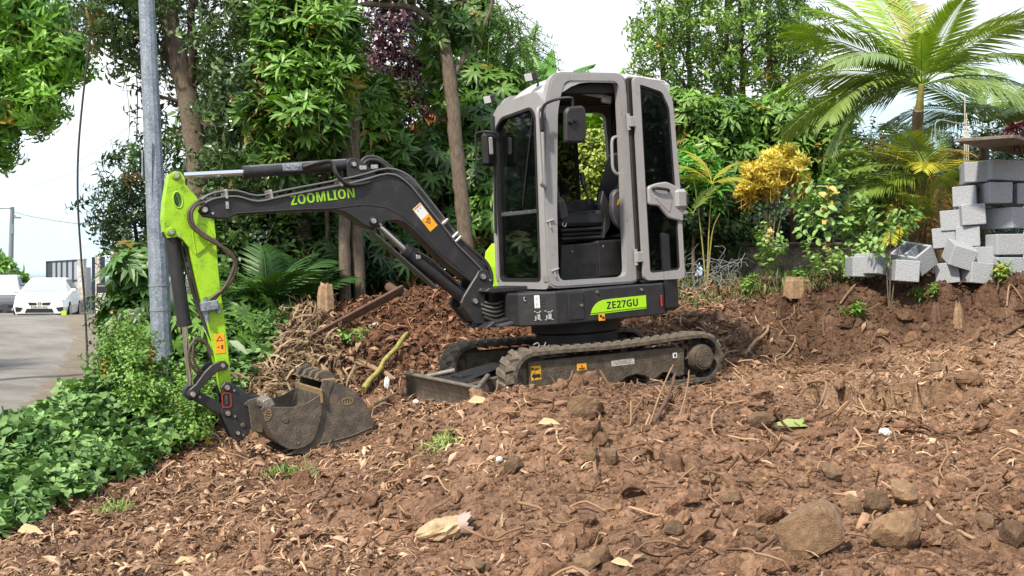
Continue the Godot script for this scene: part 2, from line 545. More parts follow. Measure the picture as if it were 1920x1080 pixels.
# ---------------------------------------------------------------- terrain
const GX := [-7.0, -5.0, -3.5, -2.5, -1.6, -0.8, 0.0, 1.0, 2.0, 3.0, 4.5, 6.5]
const GD := [3.0, 5.0, 6.0, 7.0, 8.0, 8.9, 9.6, 10.4, 11.2, 11.6, 12.0, 12.4, 12.8, 13.6, 15.0, 18.0]
const GH := [
	[-1.8, -1.75, -1.7, -1.65, -1.62, -1.6, -1.58, -1.5, -1.4, -1.35, -1.3, -1.3],
	[-1.78, -1.75, -1.72, -1.68, -1.62, -1.55, -1.5, -1.38, -1.27, -1.2, -1.1, -1.1],
	[-1.76, -1.74, -1.72, -1.7, -1.66, -1.57, -1.44, -1.26, -1.18, -1.12, -1.05, -1.0],
	[-1.74, -1.72, -1.68, -1.66, -1.61, -1.48, -1.23, -1.08, -1.06, -1.03, -0.98, -0.92],
	[-1.72, -1.70, -1.65, -1.6, -1.52, -1.32, -1.0, -0.91, -0.98, -0.98, -0.93, -0.85],
	[-1.70, -1.68, -1.62, -1.53, -1.4, -1.16, -0.88, -0.85, -0.90, -0.95, -0.88, -0.78],
	[-1.70, -1.66, -1.58, -1.48, -1.37, -1.12, -1.06, -0.98, -0.93, -0.93, -0.82, -0.7],
	[-1.70, -1.66, -1.5, -1.36, -1.2, -1.08, -1.02, -0.96, -0.92, -0.88, -0.68, -0.4],
	[-1.70, -1.6, -1.35, -1.05, -0.75, -0.72, -0.85, -0.90, -0.90, -0.85, -0.62, -0.3],
	[-1.70, -1.6, -1.33, -0.85, -0.55, -0.45, -0.55, -0.78, -0.86, -0.78, -0.12, 0.02],
	[-1.70, -1.6, -1.3, -0.62, -0.35, -0.22, -0.25, -0.58, -0.76, -0.56, -0.02, 0.05],
	[-1.70, -1.58, -1.25, -0.58, -0.32, -0.17, -0.18, -0.32, -0.44, -0.2, 0.0, 0.05],
	[-1.70, -1.55, -1.2, -0.55, -0.3, -0.15, -0.15, -0.25, -0.3, -0.15, 0.0, 0.05],
	[-1.70, -1.5, -1.1, -0.55, -0.35, -0.25, -0.2, -0.2, -0.2, -0.1, 0.0, 0.05],
	[-1.70, -1.45, -1.0, -0.5, -0.35, -0.25, -0.15, -0.1, -0.05, 0.0, 0.02, 0.05],
	[-1.70, -1.5, -1.0, -0.5, -0.3, -0.2, -0.1, 0.0, 0.0, 0.05, 0.05, 0.05],
]

func bc(a: float, b: float, c: float, d: float, t: float) -> float:
	return cubic_interpolate(b, c, a, d, t)

func road_y(d: float) -> float:
	if d < 20.0: return -1.7
	if d < 38.0: return -1.7 + 0.42 * smoothstep(20.0, 38.0, d)
	return -1.28 - 0.012 * (d - 38.0) - 0.0012 * (d - 38.0) * (d - 38.0) if d < 90.0 else -5.15 - 0.05 * (d - 90.0)

func road_edge(d: float) -> float:     # x of the road's right edge
	if d < 13.6: return -5.6 + (13.6 - d) * 0.15
	if d < 20.4: return lerpf(-5.67, -7.84, (d - 13.6) / 6.8)
	if d < 28.2: return lerpf(-7.84, -10.45, (d - 20.4) / 7.8)
	return lerpf(-10.45, -14.6, (d - 28.2) / 9.8)

# smooth ground height, world y, at x across and d ahead of the camera
func base_h(x: float, d: float) -> float:
	var xx := clampf(x, -7.0, 6.499)
	var dd := clampf(d, 3.0, 17.999)
	var i := 0
	while GX[i + 1] <= xx: i += 1
	var j := 0
	while GD[j + 1] <= dd: j += 1
	var tx: float = (xx - GX[i]) / (GX[i + 1] - GX[i])
	var td: float = (dd - GD[j]) / (GD[j + 1] - GD[j])
	var r := []
	for q in 4:
		var row: Array = GH[clampi(j - 1 + q, 0, 15)]
		r.append(bc(row[maxi(i - 1, 0)], row[i], row[i + 1], row[mini(i + 2, 11)], tx))
	var h: float = bc(r[0], r[1], r[2], r[3], td)
	if d > 12.0:
		var e := road_edge(d)
		var ry := road_y(d)
		var side := smoothstep(e + 0.3, e + 3.2 + maxf(0.0, d - 14.0) * 0.18, x)
		h = lerpf(ry, lerpf(h, maxf(h, ry), smoothstep(12.0, 15.0, d)), lerpf(1.0, side, smoothstep(12.0, 14.0, d)))
		if d > 30.0:
			h = lerpf(h, minf(h, ry), smoothstep(30.0, 60.0, d))
	return h + 1.7

# how loose the earth is: crumbs and lumps everywhere but on the road side
func rough_h(x: float, d: float) -> float:
	var k := smoothstep(-6.0, -3.5, x) * (1.0 - smoothstep(13.5, 15.0, d))
	if k <= 0.0:
		return 0.0
	var a := n_low.get_noise_2d(x, d)
	var b := n_mid.get_noise_2d(x, d)
	var c := n_fine.get_noise_2d(x, d)
	var lump := maxf(0.0, 0.45 + n_cell.get_noise_2d(x, d)) * 0.035
	var bank := smoothstep(10.8, 12.2, d)
	var calm := 1.0 - 0.75 * (1.0 - smoothstep(1.0, 1.9, Vector2(x - 0.6, d - 10.29).length()))
	var h := (a * (0.085 + 0.05 * bank) + b * (0.05 + 0.03 * bank) + c * (0.016 + 0.008 * bank) - lump) * calm
	# a ledge cut into the flat ground right of the machine
	var st := smoothstep(6.0, 9.3, d) * (1.0 - smoothstep(9.7, 9.76, d + 0.4 * b + 0.25 * a + 0.12 * c)) * smoothstep(2.1, 2.6, x + 0.2 * b) * (1.0 - smoothstep(3.4, 3.9, x))
	h -= 0.24 * st * (0.8 + 0.6 * a)
	# ragged cut bank on the right
	var cut := smoothstep(11.1, 11.6, d) * smoothstep(13.0, 12.4, d) * smoothstep(1.6, 2.6, x)
	h += cut * (0.2 * n_mid.get_noise_2d(x * 0.7, d * 0.9 + 30.0) - 0.16 * maxf(0.0, 0.5 + n_cell.get_noise_2d(x * 0.6, d * 0.6)))
	return h * k

func h_at(x: float, d: float) -> float:
	return base_h(x, d) + rough_h(x, d)

func on_ground(x: float, d: float, up := 0.0) -> Vector3:
	return Vector3(x, h_at(x, d) + up, -d)

func ground_normal(x: float, d: float) -> Vector3:
	var e := 0.08
	return Vector3(base_h(x - e, d) - base_h(x + e, d), 2.0 * e, -(base_h(x, d - e) - base_h(x, d + e))).normalized()

# where the ray through a pixel meets the smooth ground
func G(px: float, py: float) -> Vector3:
	var d := 4.0
	while d < 30.0:
		var p := P(px, py, d)
		if p.y < h_at(p.x, -p.z):
			return Vector3(p.x, h_at(p.x, -p.z), p.z)
		d += 0.02
	return P(px, py, 13.0)

func earth_tone(x: float, d: float) -> Color:
	var a := n_low.get_noise_2d(x * 0.9 + 40.0, d * 0.9)
	var b := n_mid.get_noise_2d(x * 0.8 + 70.0, d * 0.8)
	var t := 1.0 + 0.28 * a + 0.22 * b
	var red := smoothstep(10.2, 11.6, d) * smoothstep(2.6, 0.5, x)       # the damp red heap behind the boom
	var damp_shade := smoothstep(10.9, 11.5, d) * smoothstep(1.9, 3.0, x) * (0.6 + 0.4 * smoothstep(-0.2, 0.2, b))       # damp cut bank on the right, its shade painted into the tone as well
	var dry := smoothstep(1.2, 2.4, x) * smoothstep(8.4, 9.2, d) * (1.0 - smoothstep(10.9, 11.3, d)) * (0.75 + 0.5 * a)
	var c := Color(0.96, 0.9, 0.87).lerp(Color(0.6, 0.45, 0.4), red * 0.85)
	c = c.lerp(Color(0.36, 0.33, 0.32), damp_shade * 0.9)
	c = c.lerp(Color(0.3, 0.28, 0.27), smoothstep(0.22, 0.08, absf(d - 9.62 + 0.4 * b + 0.25 * a)) * smoothstep(2.1, 2.5, x) * (1.0 - smoothstep(3.4, 3.8, x)))  # undercut shade along the ledge face, painted dark into the soil colour
	c = c.lerp(Color(1.35, 1.3, 1.2), smoothstep(-4.8, -6.5, x) * smoothstep(13.0, 15.0, d))
	c = c.lerp(Color(1.42, 1.4, 1.3), clampf(dry, 0.0, 1.0) * 0.9)
	t *= 0.8
	return Color(minf(c.r * t, 1.0), minf(c.g * t, 1.0), minf(c.b * t, 1.0))

func sheet(xs: PackedFloat32Array, ds: PackedFloat32Array, detail: bool, drop: float, skip: Rect2) -> Array:
	var nx := xs.size()
	var nd := ds.size()
	var v := PackedVector3Array()
	var nn := PackedVector3Array()
	var c := PackedColorArray()
	v.resize(nx * nd); nn.resize(nx * nd); c.resize(nx * nd)
	for j in nd:
		for i in nx:
			var y := h_at(xs[i], ds[j]) if detail else base_h(xs[i], ds[j])
			v[j * nx + i] = Vector3(xs[i], y - drop, -ds[j])
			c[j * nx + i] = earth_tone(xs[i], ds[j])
	for j in nd:
		for i in nx:
			var a := v[j * nx + maxi(i - 1, 0)]; var b := v[j * nx + mini(i + 1, nx - 1)]
			var e := v[maxi(j - 1, 0) * nx + i]; var f := v[mini(j + 1, nd - 1) * nx + i]
			nn[j * nx + i] = (b - a).cross(f - e).normalized()
	var idx := PackedInt32Array()
	for j in nd - 1:
		for i in nx - 1:
			if skip.has_area() and skip.encloses(Rect2(xs[i], ds[j], xs[i + 1] - xs[i], ds[j + 1] - ds[j])):
				continue
			var q := j * nx + i
			idx.append_array(PackedInt32Array([q, q + nx, q + 1, q + 1, q + nx, q + nx + 1]))
	var a := []
	a.resize(Mesh.ARRAY_MAX)
	a[Mesh.ARRAY_VERTEX] = v
	a[Mesh.ARRAY_NORMAL] = nn
	a[Mesh.ARRAY_COLOR] = c
	a[Mesh.ARRAY_INDEX] = idx
	return a

func steps(a: float, b: float, s: float) -> PackedFloat32Array:
	var r := PackedFloat32Array()
	var n := int(round((b - a) / s))
	for i in n + 1:
		r.append(lerpf(a, b, float(i) / n))
	return r

func build_ground() -> void:
	var me := ArrayMesh.new()
	me.add_surface_from_arrays(Mesh.PRIMITIVE_TRIANGLES, sheet(steps(-5.2, 7.2, 0.028), steps(4.2, 13.9, 0.028), true, 0.0, Rect2()))
	me.surface_set_material(0, M.soil)
	var xs := PackedFloat32Array([-420, -250, -150, -100, -70, -50, -40, -32])
	xs.append_array(steps(-26.0, 20.0, 0.5))
	xs.append_array(PackedFloat32Array([24, 30, 40, 60, 90, 150, 260, 420]))
	var ds := PackedFloat32Array([-60, -30, -12, -4, 0])
	ds.append_array(steps(1.0, 46.0, 0.5))
	ds.append_array(PackedFloat32Array([50, 55, 62, 72, 86, 105, 140, 200, 300, 420]))
	me.add_surface_from_arrays(Mesh.PRIMITIVE_TRIANGLES, sheet(xs, ds, false, 0.02, Rect2(-4.95, 4.45, 11.9, 9.2)))
	me.surface_set_material(1, M.soil)
	var o := put(self, "ground", me)
	tag(o, "brown churned earth and banks of the building plot", "", "", "structure")
	# the road on the left, climbing to a crest
	var rd := PackedFloat32Array(steps(9.0, 46.0, 0.5))
	var v := PackedVector3Array(); var nn := PackedVector3Array(); var c := PackedColorArray(); var idx := PackedInt32Array()
	var nx := 15
	for j in rd.size():
		var e := road_edge(rd[j])
		for i in nx:
			var x := e - 6.5 * (1.0 - float(i) / (nx - 1)) + (0.16 * n_mid.get_noise_2d(rd[j] * 2.0, 9.0) if i == nx - 1 else 0.0)
			v.append(Vector3(x, road_y(rd[j]) + 1.725 + 0.012 * n_low.get_noise_2d(x, rd[j]) - (0.03 if i == nx - 1 else 0.0), -rd[j]))
			nn.append(Vector3.UP)
			var t := 0.8 + 0.4 * n_low.get_noise_2d(x * 0.5, rd[j] * 0.3) + 0.3 * n_mid.get_noise_2d(x * 0.7, rd[j] * 0.4)
			c.append(Color(t, t * 0.99, t * 0.97))
	for j in rd.size() - 1:
		for i in nx - 1:
			var q := j * nx + i
			idx.append_array(PackedInt32Array([q, q + nx, q + 1, q + 1, q + nx, q + nx + 1]))
	var a := []
	a.resize(Mesh.ARRAY_MAX)
	a[Mesh.ARRAY_VERTEX] = v; a[Mesh.ARRAY_NORMAL] = nn; a[Mesh.ARRAY_COLOR] = c; a[Mesh.ARRAY_INDEX] = idx
	var rm := ArrayMesh.new()
	rm.add_surface_from_arrays(Mesh.PRIMITIVE_TRIANGLES, a)
	rm.surface_set_material(0, M.asphalt)
	v = PackedVector3Array(); nn = PackedVector3Array(); c = PackedColorArray(); idx = PackedInt32Array()
	for j in rd.size():
		var e := road_edge(rd[j])
		for i in 7:
			var x := e - 0.5 + 3.2 * i / 6.0
			v.append(Vector3(x, base_h(x, rd[j]) + (0.012 if i < 6 else -0.04) + 0.01 * n_mid.get_noise_2d(x, rd[j]), -rd[j]))
			nn.append(Vector3.UP)
			var t := 0.8 + 0.3 * n_mid.get_noise_2d(x, rd[j])
			c.append(Color(t, t, t))
	for j in range(12, rd.size() - 1):
		for i in 6:
			var q := j * 7 + i
			idx.append_array(PackedInt32Array([q, q + 7, q + 1, q + 1, q + 7, q + 8]))
	a[Mesh.ARRAY_VERTEX] = v; a[Mesh.ARRAY_NORMAL] = nn; a[Mesh.ARRAY_COLOR] = c; a[Mesh.ARRAY_INDEX] = idx
	var vm := ArrayMesh.new()
	vm.add_surface_from_arrays(Mesh.PRIMITIVE_TRIANGLES, a)
	vm.surface_set_material(0, M.verge)
	tag(put(self, "path", vm), "pale gravel verge along the lane", "", "", "structure")
	tag(put(self, "road", rm), "worn grey asphalt lane rising to a crest", "", "", "structure")


func sky_material() -> Material:
	var w := 1024
	var h := 512
	var nz := FastNoiseLite.new()
	nz.seed = 4
	nz.frequency = 1.7
	nz.fractal_octaves = 5
	var d := PackedByteArray()
	d.resize(w * h * 3)
	for j in h:
		var el := PI * (0.5 - (j + 0.5) / h)
		for i in w:
			var az := TAU * (i + 0.5) / w
			var c: Color
			if el >= 0.0:
				var p := Vector3(cos(az) * cos(el), sin(el) * 2.2, sin(az) * cos(el))
				var cl := smoothstep(-0.6, 0.0, nz.get_noise_3dv(p))
				var blue := Color(0.80, 0.93, 0.98).lerp(Color(0.52, 0.74, 0.97), smoothstep(0.05, 0.9, el))
				c = blue.lerp(Color(0.985, 0.988, 1.0), cl * 0.92 * (0.3 + 0.7 * smoothstep(0.02, 0.16, el)))
			else:
				c = Color(0.75, 0.84, 0.86).lerp(Color(0.42, 0.42, 0.38), smoothstep(0.0, 0.25, -el))
			var k := (j * w + i) * 3
			d[k] = int(c.r * 255); d[k + 1] = int(c.g * 255); d[k + 2] = int(c.b * 255)
	var m := PanoramaSkyMaterial.new()
	m.panorama = ImageTexture.create_from_image(Image.create_from_data(w, h, false, Image.FORMAT_RGB8, d))
	m.energy_multiplier = 0.8
	return m


func _ready() -> void:
	# camera, sky, sun, exposure
	var cam := Camera3D.new()
	cam.name = "camera"
	cam.fov = rad_to_deg(2.0 * atan(540.0 / F))
	cam.near = 0.05
	cam.far = 1500.0
	cam_basis = Basis(Vector3(1, 0, 0), -atan(20.0 / F))
	cam.transform = Transform3D(cam_basis, EYE)
	add_child(cam)
	cam.current = true
	var env := Environment.new()
	env.background_mode = Environment.BG_SKY
	env.sky = Sky.new()
	env.sky.sky_material = sky_material()
	env.tonemap_mode = Environment.TONE_MAPPER_LINEAR
	env.tonemap_exposure = 1.72
	env.sdfgi_enabled = true
	env.ssao_enabled = true
	env.ssil_enabled = true
	var we := WorldEnvironment.new()
	we.name = "world"
	we.environment = env
	add_child(we)
	var sun := DirectionalLight3D.new()
	sun.name = "sun"
	sun.light_color = Color(1.0, 0.95, 0.87)
	sun.light_energy = 1.2
	sun.light_angular_distance = 3.5
	sun.shadow_enabled = true
	add_child(sun)
	sun.look_at_from_position(Vector3.ZERO, -Vector3(-0.42, 0.8, 0.62), Vector3.UP)

	rng.seed = 20
	n_low.seed = 1; n_low.frequency = 0.9; n_low.fractal_octaves = 3
	n_mid.seed = 2; n_mid.frequency = 3.2; n_mid.fractal_octaves = 3
	n_fine.seed = 3; n_fine.frequency = 11.0; n_fine.fractal_octaves = 2
	n_cell.seed = 4; n_cell.noise_type = FastNoiseLite.TYPE_CELLULAR; n_cell.frequency = 4.0
	n_cell.cellular_return_type = FastNoiseLite.RETURN_DISTANCE2_SUB
	make_materials()
	build_ground()
	build_background()
	build_plants()
	build_excavator()
	build_street()
	build_yard()
	build_litter()


# ---------------------------------------------------------------- the excavator
# its own axes: x to the rear, y up, z to the side that faces the camera
func build_excavator() -> void:
	var b := Basis(Vector3.UP, deg_to_rad(26.7)) * Basis(Vector3(0, 0, 1), deg_to_rad(3.8))
	var ex := thing("mini_excavator", "lime green and black mini excavator with grey cab and its door swung open", "excavator", Vector3(0.603, 0.715, -10.29), b)
	for s in [1.0, -1.0]:
		build_track(ex, s)
	build_undercarriage(ex)
	build_blade(ex)
	build_house(ex)
	build_cab(ex)
	build_boom(ex)
	build_stick(ex)
	build_bucket_on(ex)
	build_bucket_loose(Transform3D(b, Vector3(0.603, 0.715, -10.29)))

const TR := 0.205     # belt radius
const TX := 0.815

func loop_at(s: float) -> Array:     # point and tangent along the belt loop (outer face), s in metres
	var r := TR
	var straight := 2.0 * TX
	var total := 2.0 * straight + TAU * r
	s = fposmod(s, total)
	var cy := 0.235
	if s < straight:     # along the top, front to rear, sagging a little
		var t := s / straight
		var sag := -0.012 * sin(PI * t) + 0.004 * sin(TAU * 1.5 * t)
		return [Vector2(-TX + s, cy + r + sag), Vector2(1, 0)]
	s -= straight
	if s < PI * r:
		var a := PI / 2 - s / r
		return [Vector2(TX + cos(a) * r, cy + sin(a) * r), Vector2(sin(a), -cos(a))]
	s -= PI * r
	if s < straight:
		return [Vector2(TX - s, cy - r), Vector2(-1, 0)]
	s -= straight
	var a2 := -PI / 2 - s / r
	return [Vector2(-TX + cos(a2) * r, cy + sin(a2) * r), Vector2(sin(a2), -cos(a2))]

func build_track(ex: Node3D, side: float) -> void:
	var zc := 0.6 * side
	var total := 4.0 * TX + TAU * TR
	var belt := MB.new()
	var n := 120
	var z0 := zc - 0.15
	var z1 := zc + 0.15
	for i in n:
		var p: Array = loop_at(total * i / n)
		var q: Array = loop_at(total * (i + 1) / n)
		var np := Vector2(-p[1].y, p[1].x); var nq := Vector2(-q[1].y, q[1].x)
		var po: Vector2 = p[0]; var qo: Vector2 = q[0]
		var pi_: Vector2 = po - np * 0.03; var qi: Vector2 = qo - nq * 0.03
		var o := Vector3(np.x, np.y, 0)
		belt.quado(Vector3(po.x, po.y, z0), Vector3(qo.x, qo.y, z0), Vector3(qo.x, qo.y, z1), Vector3(po.x, po.y, z1), o)
		belt.quado(Vector3(pi_.x, pi_.y, z0), Vector3(qi.x, qi.y, z0), Vector3(qi.x, qi.y, z1), Vector3(pi_.x, pi_.y, z1), -o)
		for z in [z0, z1]:
			belt.quado(Vector3(po.x, po.y, z), Vector3(qo.x, qo.y, z), Vector3(qi.x, qi.y, z), Vector3(pi_.x, pi_.y, z), Vector3(0, 0, z - zc))
	var track := part(ex, "rubber_track", belt, M.rubber, "nearer rubber track with mud on its lugs" if side > 0 else "farther rubber track behind the blade")
	# inner guide ribs
	var rib := MB.new()
	rib.box(Vector3(0, -0.042, 0), Vector3(0.022, 0.024, 0.2), 0.004)
	var ribm := rib.commit(M.rubber)
	for i in 40:
		var p: Array = loop_at(total * (i + 0.5) / 40)
		var o := put(track, "guide_rib", ribm)
		o.transform = Transform3D(Basis(Vector3(p[1].x, p[1].y, 0), Vector3(-p[1].y, p[1].x, 0), Vector3(0, 0, 1)), Vector3(p[0].x, p[0].y, zc))
	# tread lugs, two staggered rows of slanted blocks
	for row in 2:
		var lug := MB.new()
		var w := -1.0 if row == 0 else 1.0
		var za := 0.0
		var zb := 0.147 * w
		var sl := 0.028
		var h := 0.02
		var p0 := Vector3(-0.03 - sl * 0.3, 0, za); var p1 := Vector3(0.028 - sl * 0.3, 0, za)
		var p2 := Vector3(0.03 + sl, 0, zb); var p3 := Vector3(-0.032 + sl, 0, zb)
		var u := Vector3(0, h, 0)
		var k := 0.78
		var ctr := (p0 + p1 + p2 + p3) * 0.25
		var t0 := ctr + (p0 - ctr) * k + u; var t1 := ctr + (p1 - ctr) * k + u
		var t2 := ctr + (p2 - ctr) * Vector3(k, 1, 0.94) + u; var t3 := ctr + (p3 - ctr) * Vector3(k, 1, 0.94) + u
		lug.quado(t0, t1, t2, t3, Vector3.UP)
		lug.quado(p0, p1, t1, t0, Vector3(0, 0, -w))
		lug.quado(p1, p2, t2, t1, Vector3.RIGHT)
		lug.quado(p2, p3, t3, t2, Vector3(0, 0, w))
		lug.quado(p3, p0, t0, t3, Vector3.LEFT)
		var lm := lug.commit(M.lug)
		for i in 46:
			var p: Array = loop_at(total * (i + 0.5 * row) / 46)
			var o := put(track, "tread_lug", lm)
			o.transform = Transform3D(Basis(Vector3(p[1].x, p[1].y, 0), Vector3(-p[1].y, p[1].x, 0), Vector3(0, 0, 1)), Vector3(p[0].x, p[0].y, zc) - Vector3(-p[1].y, p[1].x, 0) * 0.001)
	# frame that carries the wheels
	var fr := MB.new()
	var poly := V2([-0.86, 0.36, -0.86, 0.115, -0.55, 0.1, -0.1, 0.095, -0.02, 0.1, 0.07, 0.14, 0.16, 0.155, 0.25, 0.13, 0.3, 0.095, 0.36, 0.1, 0.43, 0.14, 0.5, 0.135, 0.56, 0.1, 0.6, 0.085, 0.655, 0.1, 0.665, 0.33, 0.6, 0.345])
	if side > 0: fr.prism(poly, 0.5, 0.7, 0.008)
	else: fr.prism(poly, -0.7, -0.5, 0.008)
	var frame := part(ex, "track_frame", fr, M.frame_dirty)
	var dk := MB.new()
	for w in [[-TX, 0.175, 0.05], [0.02, 0.05, 0.04], [0.33, 0.05, 0.04], [-0.3, 0.05, 0.04], [-0.6, 0.05, 0.04]]:
		var cy: float = 0.235 if w[0] == -TX else 0.085
		dk = MB.new()
		dk.cyl(Vector3(w[0], cy, zc - 0.07), Vector3(w[0], cy, zc + 0.07), w[1], 22)
		part(frame, "idler_wheel" if w[0] == -TX else "track_roller", dk, M.rubber)
	dk = MB.new()
	dk.cyl(Vector3(0.08, 0.375, zc - 0.08), Vector3(0.08, 0.375, zc + 0.05), 0.04, 18)
	part(frame, "carrier_roller", dk, M.rubber)
	# sprocket and its motor hub
	var sp := MB.new()
	var teeth := PackedVector2Array()
	for i in 44:
		var a := TAU * i / 44
		var rr := 0.168 if (i % 4) < 2 else 0.145
		teeth.append(Vector2(TX + cos(a) * rr, 0.235 + sin(a) * rr))
	sp.prism(teeth, zc - 0.03, zc + 0.03, 0.004)
	var sprocket := part(ex, "drive_sprocket", sp, M.rubber)
	var hub := MB.new()
	var zf := zc + 0.17 * side
	hub.tube(PackedVector3Array([Vector3(TX, 0.235, zc), Vector3(TX, 0.235, zf - 0.02 * side), Vector3(TX, 0.235, zf)]), [0.115, 0.115, 0.1], 28)
	part(sprocket, "motor_hub", hub, M.frame_dirty)
	hub = MB.new()
	hub.tube(PackedVector3Array([Vector3(TX, 0.235, zf), Vector3(TX, 0.235, zf + 0.008 * side)]), [0.085, 0.08], 24)
	part(sprocket, "hub_cover", hub, M.frame_dirty)
	for i in 8:
		var bo := MB.new()
		var a := TAU * i / 8
		bo.cyl(Vector3(TX + cos(a) * 0.098, 0.235 + sin(a) * 0.098, zc + 0.1 * side), Vector3(TX + cos(a) * 0.098, 0.235 + sin(a) * 0.098, zf - 0.008 * side), 0.008, 6)
		part(sprocket, "hub_bolt", bo, M.frame_dirty)
	if side < 0: return
	var z := 0.7005
	for q in [[-0.55, 0.125], [-0.72, 0.14], [-0.26, 0.14], [0.3, 0.115], [0.61, 0.115], [-0.42, 0.13]]:
		var bo := MB.new()
		bo.cyl(Vector3(q[0], q[1], z - 0.002), Vector3(q[0], q[1], z + 0.014), 0.014, 6)
		part(frame, "frame_bolt", bo, M.frame_dirty)
	# warning plates and labels
	var st := MB.new()
	st.box(Vector3(-0.795, 0.265, z), Vector3(0.092, 0.115, 0.004), 0.001)
	var s1 := part(frame, "warning_sticker", st, M.yellow, "yellow sticker with a black arrow pointing forward")
	st = MB.new(); st.prism(V2([-0.837, 0.243, -0.81, 0.27, -0.81, 0.254, -0.757, 0.256, -0.757, 0.229, -0.81, 0.229, -0.81, 0.214]), z + 0.002, z + 0.004)
	part(s1, "black_arrow", st, M.ink)
	st = MB.new(); st.box(Vector3(-0.825, 0.302, z + 0.003), Vector3(0.02, 0.018, 0.002)); st.box(Vector3(-0.783, 0.3, z + 0.003), Vector3(0.045, 0.006, 0.002)); st.box(Vector3(-0.79, 0.29, z + 0.003), Vector3(0.035, 0.005, 0.002))
	part(s1, "print", st, M.ink)
	st = MB.new(); st.box(Vector3(-0.366, 0.272, z), Vector3(0.09, 0.058, 0.004), 0.001)
	var s2 := part(frame, "warning_sticker", st, M.orange, "small orange sticker on the track frame")
	st = MB.new(); st.prism(V2([-0.376, 0.272, -0.366, 0.289, -0.356, 0.272]), z + 0.002, z + 0.0036); st.box(Vector3(-0.366, 0.262, z + 0.003), Vector3(0.06, 0.006, 0.002)); st.box(Vector3(-0.366, 0.254, z + 0.003), Vector3(0.05, 0.005, 0.002))
	part(s2, "print", st, M.rust)
	st = MB.new(); st.box(Vector3(0.034, 0.27, z), Vector3(0.226, 0.05, 0.004), 0.001)
	var s3 := part(frame, "name_plate", st, M.white_dirty, "long pale grease label")
	st = MB.new(); st.box(Vector3(0.034, 0.28, z + 0.003), Vector3(0.17, 0.004, 0.002)); st.box(Vector3(0.02, 0.27, z + 0.003), Vector3(0.15, 0.004, 0.002)); st.box(Vector3(0.04, 0.26, z + 0.003), Vector3(0.18, 0.004, 0.002))
	part(s3, "print", st, M.print_grey)
	st = MB.new(); st.box(Vector3(0.562, 0.277, z), Vector3(0.044, 0.046, 0.004), 0.001)
	var s4 := part(frame, "code_plate", st, M.white, "small white square sticker")
	st = MB.new(); st.box(Vector3(0.562, 0.277, z + 0.003), Vector3(0.018, 0.024, 0.002))
	part(s4, "print", st, M.ink)
	st = MB.new()
	st.tube(curve(V3z([0.672, 0.335, 0.7, 0.33, 0.705, 0.26, 0.69, 0.235, 0.672, 0.24], 0.69)), 0.009, 8)
	part(frame, "tie_down_loop", st, M.frame_dirty)

func build_undercarriage(ex: Node3D) -> void:
	var m := MB.new()
	m.prism(V2([-0.45, 0.2, -0.35, 0.36, 0.35, 0.36, 0.45, 0.2, 0.3, 0.14, -0.3, 0.14]), -0.5, 0.5, 0.01)
	part(ex, "cross_frame", m, M.frame_dirty)
	m = MB.new()
	m.lathe(V2([0.001, 0.62, 0.4, 0.62, 0.4, 0.52, 0.36, 0.5, 0.36, 0.36, 0.001, 0.34]), 36)
	part(ex, "slewing_ring", m, M.plastic)
	# chalk scribble
	m = MB.new()
	m.tube(curve(V3z([-0.7, 0.475, -0.66, 0.487, -0.645, 0.465, -0.67, 0.44, -0.655, 0.437], 0.5)), 0.005, 5)
	m.tube(V3z([-0.615, 0.435, -0.58, 0.485], 0.5), 0.004, 5)
	m.tube(curve(V3z([-0.585, 0.43, -0.55, 0.46, -0.56, 0.435, -0.52, 0.44], 0.5)), 0.003, 5)
	m.xf = Transform3D(Basis(), Vector3(0.18, -0.085, 0.003))
	part(ex, "chalk_mark", m, M.print_grey)

func build_blade(ex: Node3D) -> void:
	# section of the dozer blade, curved, then swept across
	var prof := PackedVector2Array()
	for i in 9:
		var t := i / 8.0
		prof.append(Vector2(-1.365 + 0.085 * sin(PI * t) * 0.8 - 0.02 * t, 0.205 - 0.345 * t))
	for i in 9:
		var t := 1.0 - i / 8.0
		prof.append(Vector2(-1.337 + 0.085 * sin(PI * t) * 0.8 - 0.02 * t, 0.205 - 0.345 * t))
	var m := MB.new()
	m.prism(prof, -0.75, 0.75, 0.003)
	var bl := part(ex, "dozer_blade", m, M.steel, "muddy dozer blade resting low in front of the tracks")
	m = MB.new()
	m.box(Vector3(-1.345, 0.213, 0), Vector3(0.05, 0.018, 1.5), 0.004)
	part(bl, "top_edge", m, M.blade_edge)
	for z in [0.744, -0.744]:
		m = MB.new()
		m.prism(V2([-1.36, 0.2, -1.3, 0.2, -1.215, 0.1, -1.22, -0.1, -1.36, -0.13]), z - 0.008, z + 0.008, 0.002)
		part(bl, "end_plate", m, M.steel)
	for z in [0.3, -0.3]:
		m = MB.new()
		m.prism(V2([-1.3, 0.13, -1.2, 0.19, -0.55, 0.28, -0.5, 0.2, -1.2, 0.06, -1.3, 0.02]), z - 0.035, z + 0.035, 0.006)
		part(bl, "push_arm", m, M.steel)
	m = MB.new()
	m.quado(Vector3(-1.28, 0.19, -0.27), Vector3(-0.75, 0.3, -0.14), Vector3(-0.75, 0.3, 0.14), Vector3(-1.28, 0.19, 0.27), Vector3.UP)
	m.box(Vector3(-0.95, 0.22, 0), Vector3(0.5, 0.04, 0.2), 0.006)
	part(bl, "cylinder_guard", m, M.black)
	m = MB.new()
	m.tube(V3([-1.3, 0.17, 0.62, -1.05, 0.24, 0.33]), 0.022, 8)
	m.tube(V3([-1.3, 0.17, -0.62, -1.05, 0.24, -0.33]), 0.022, 8)
	part(bl, "brace", m, M.blade_edge)

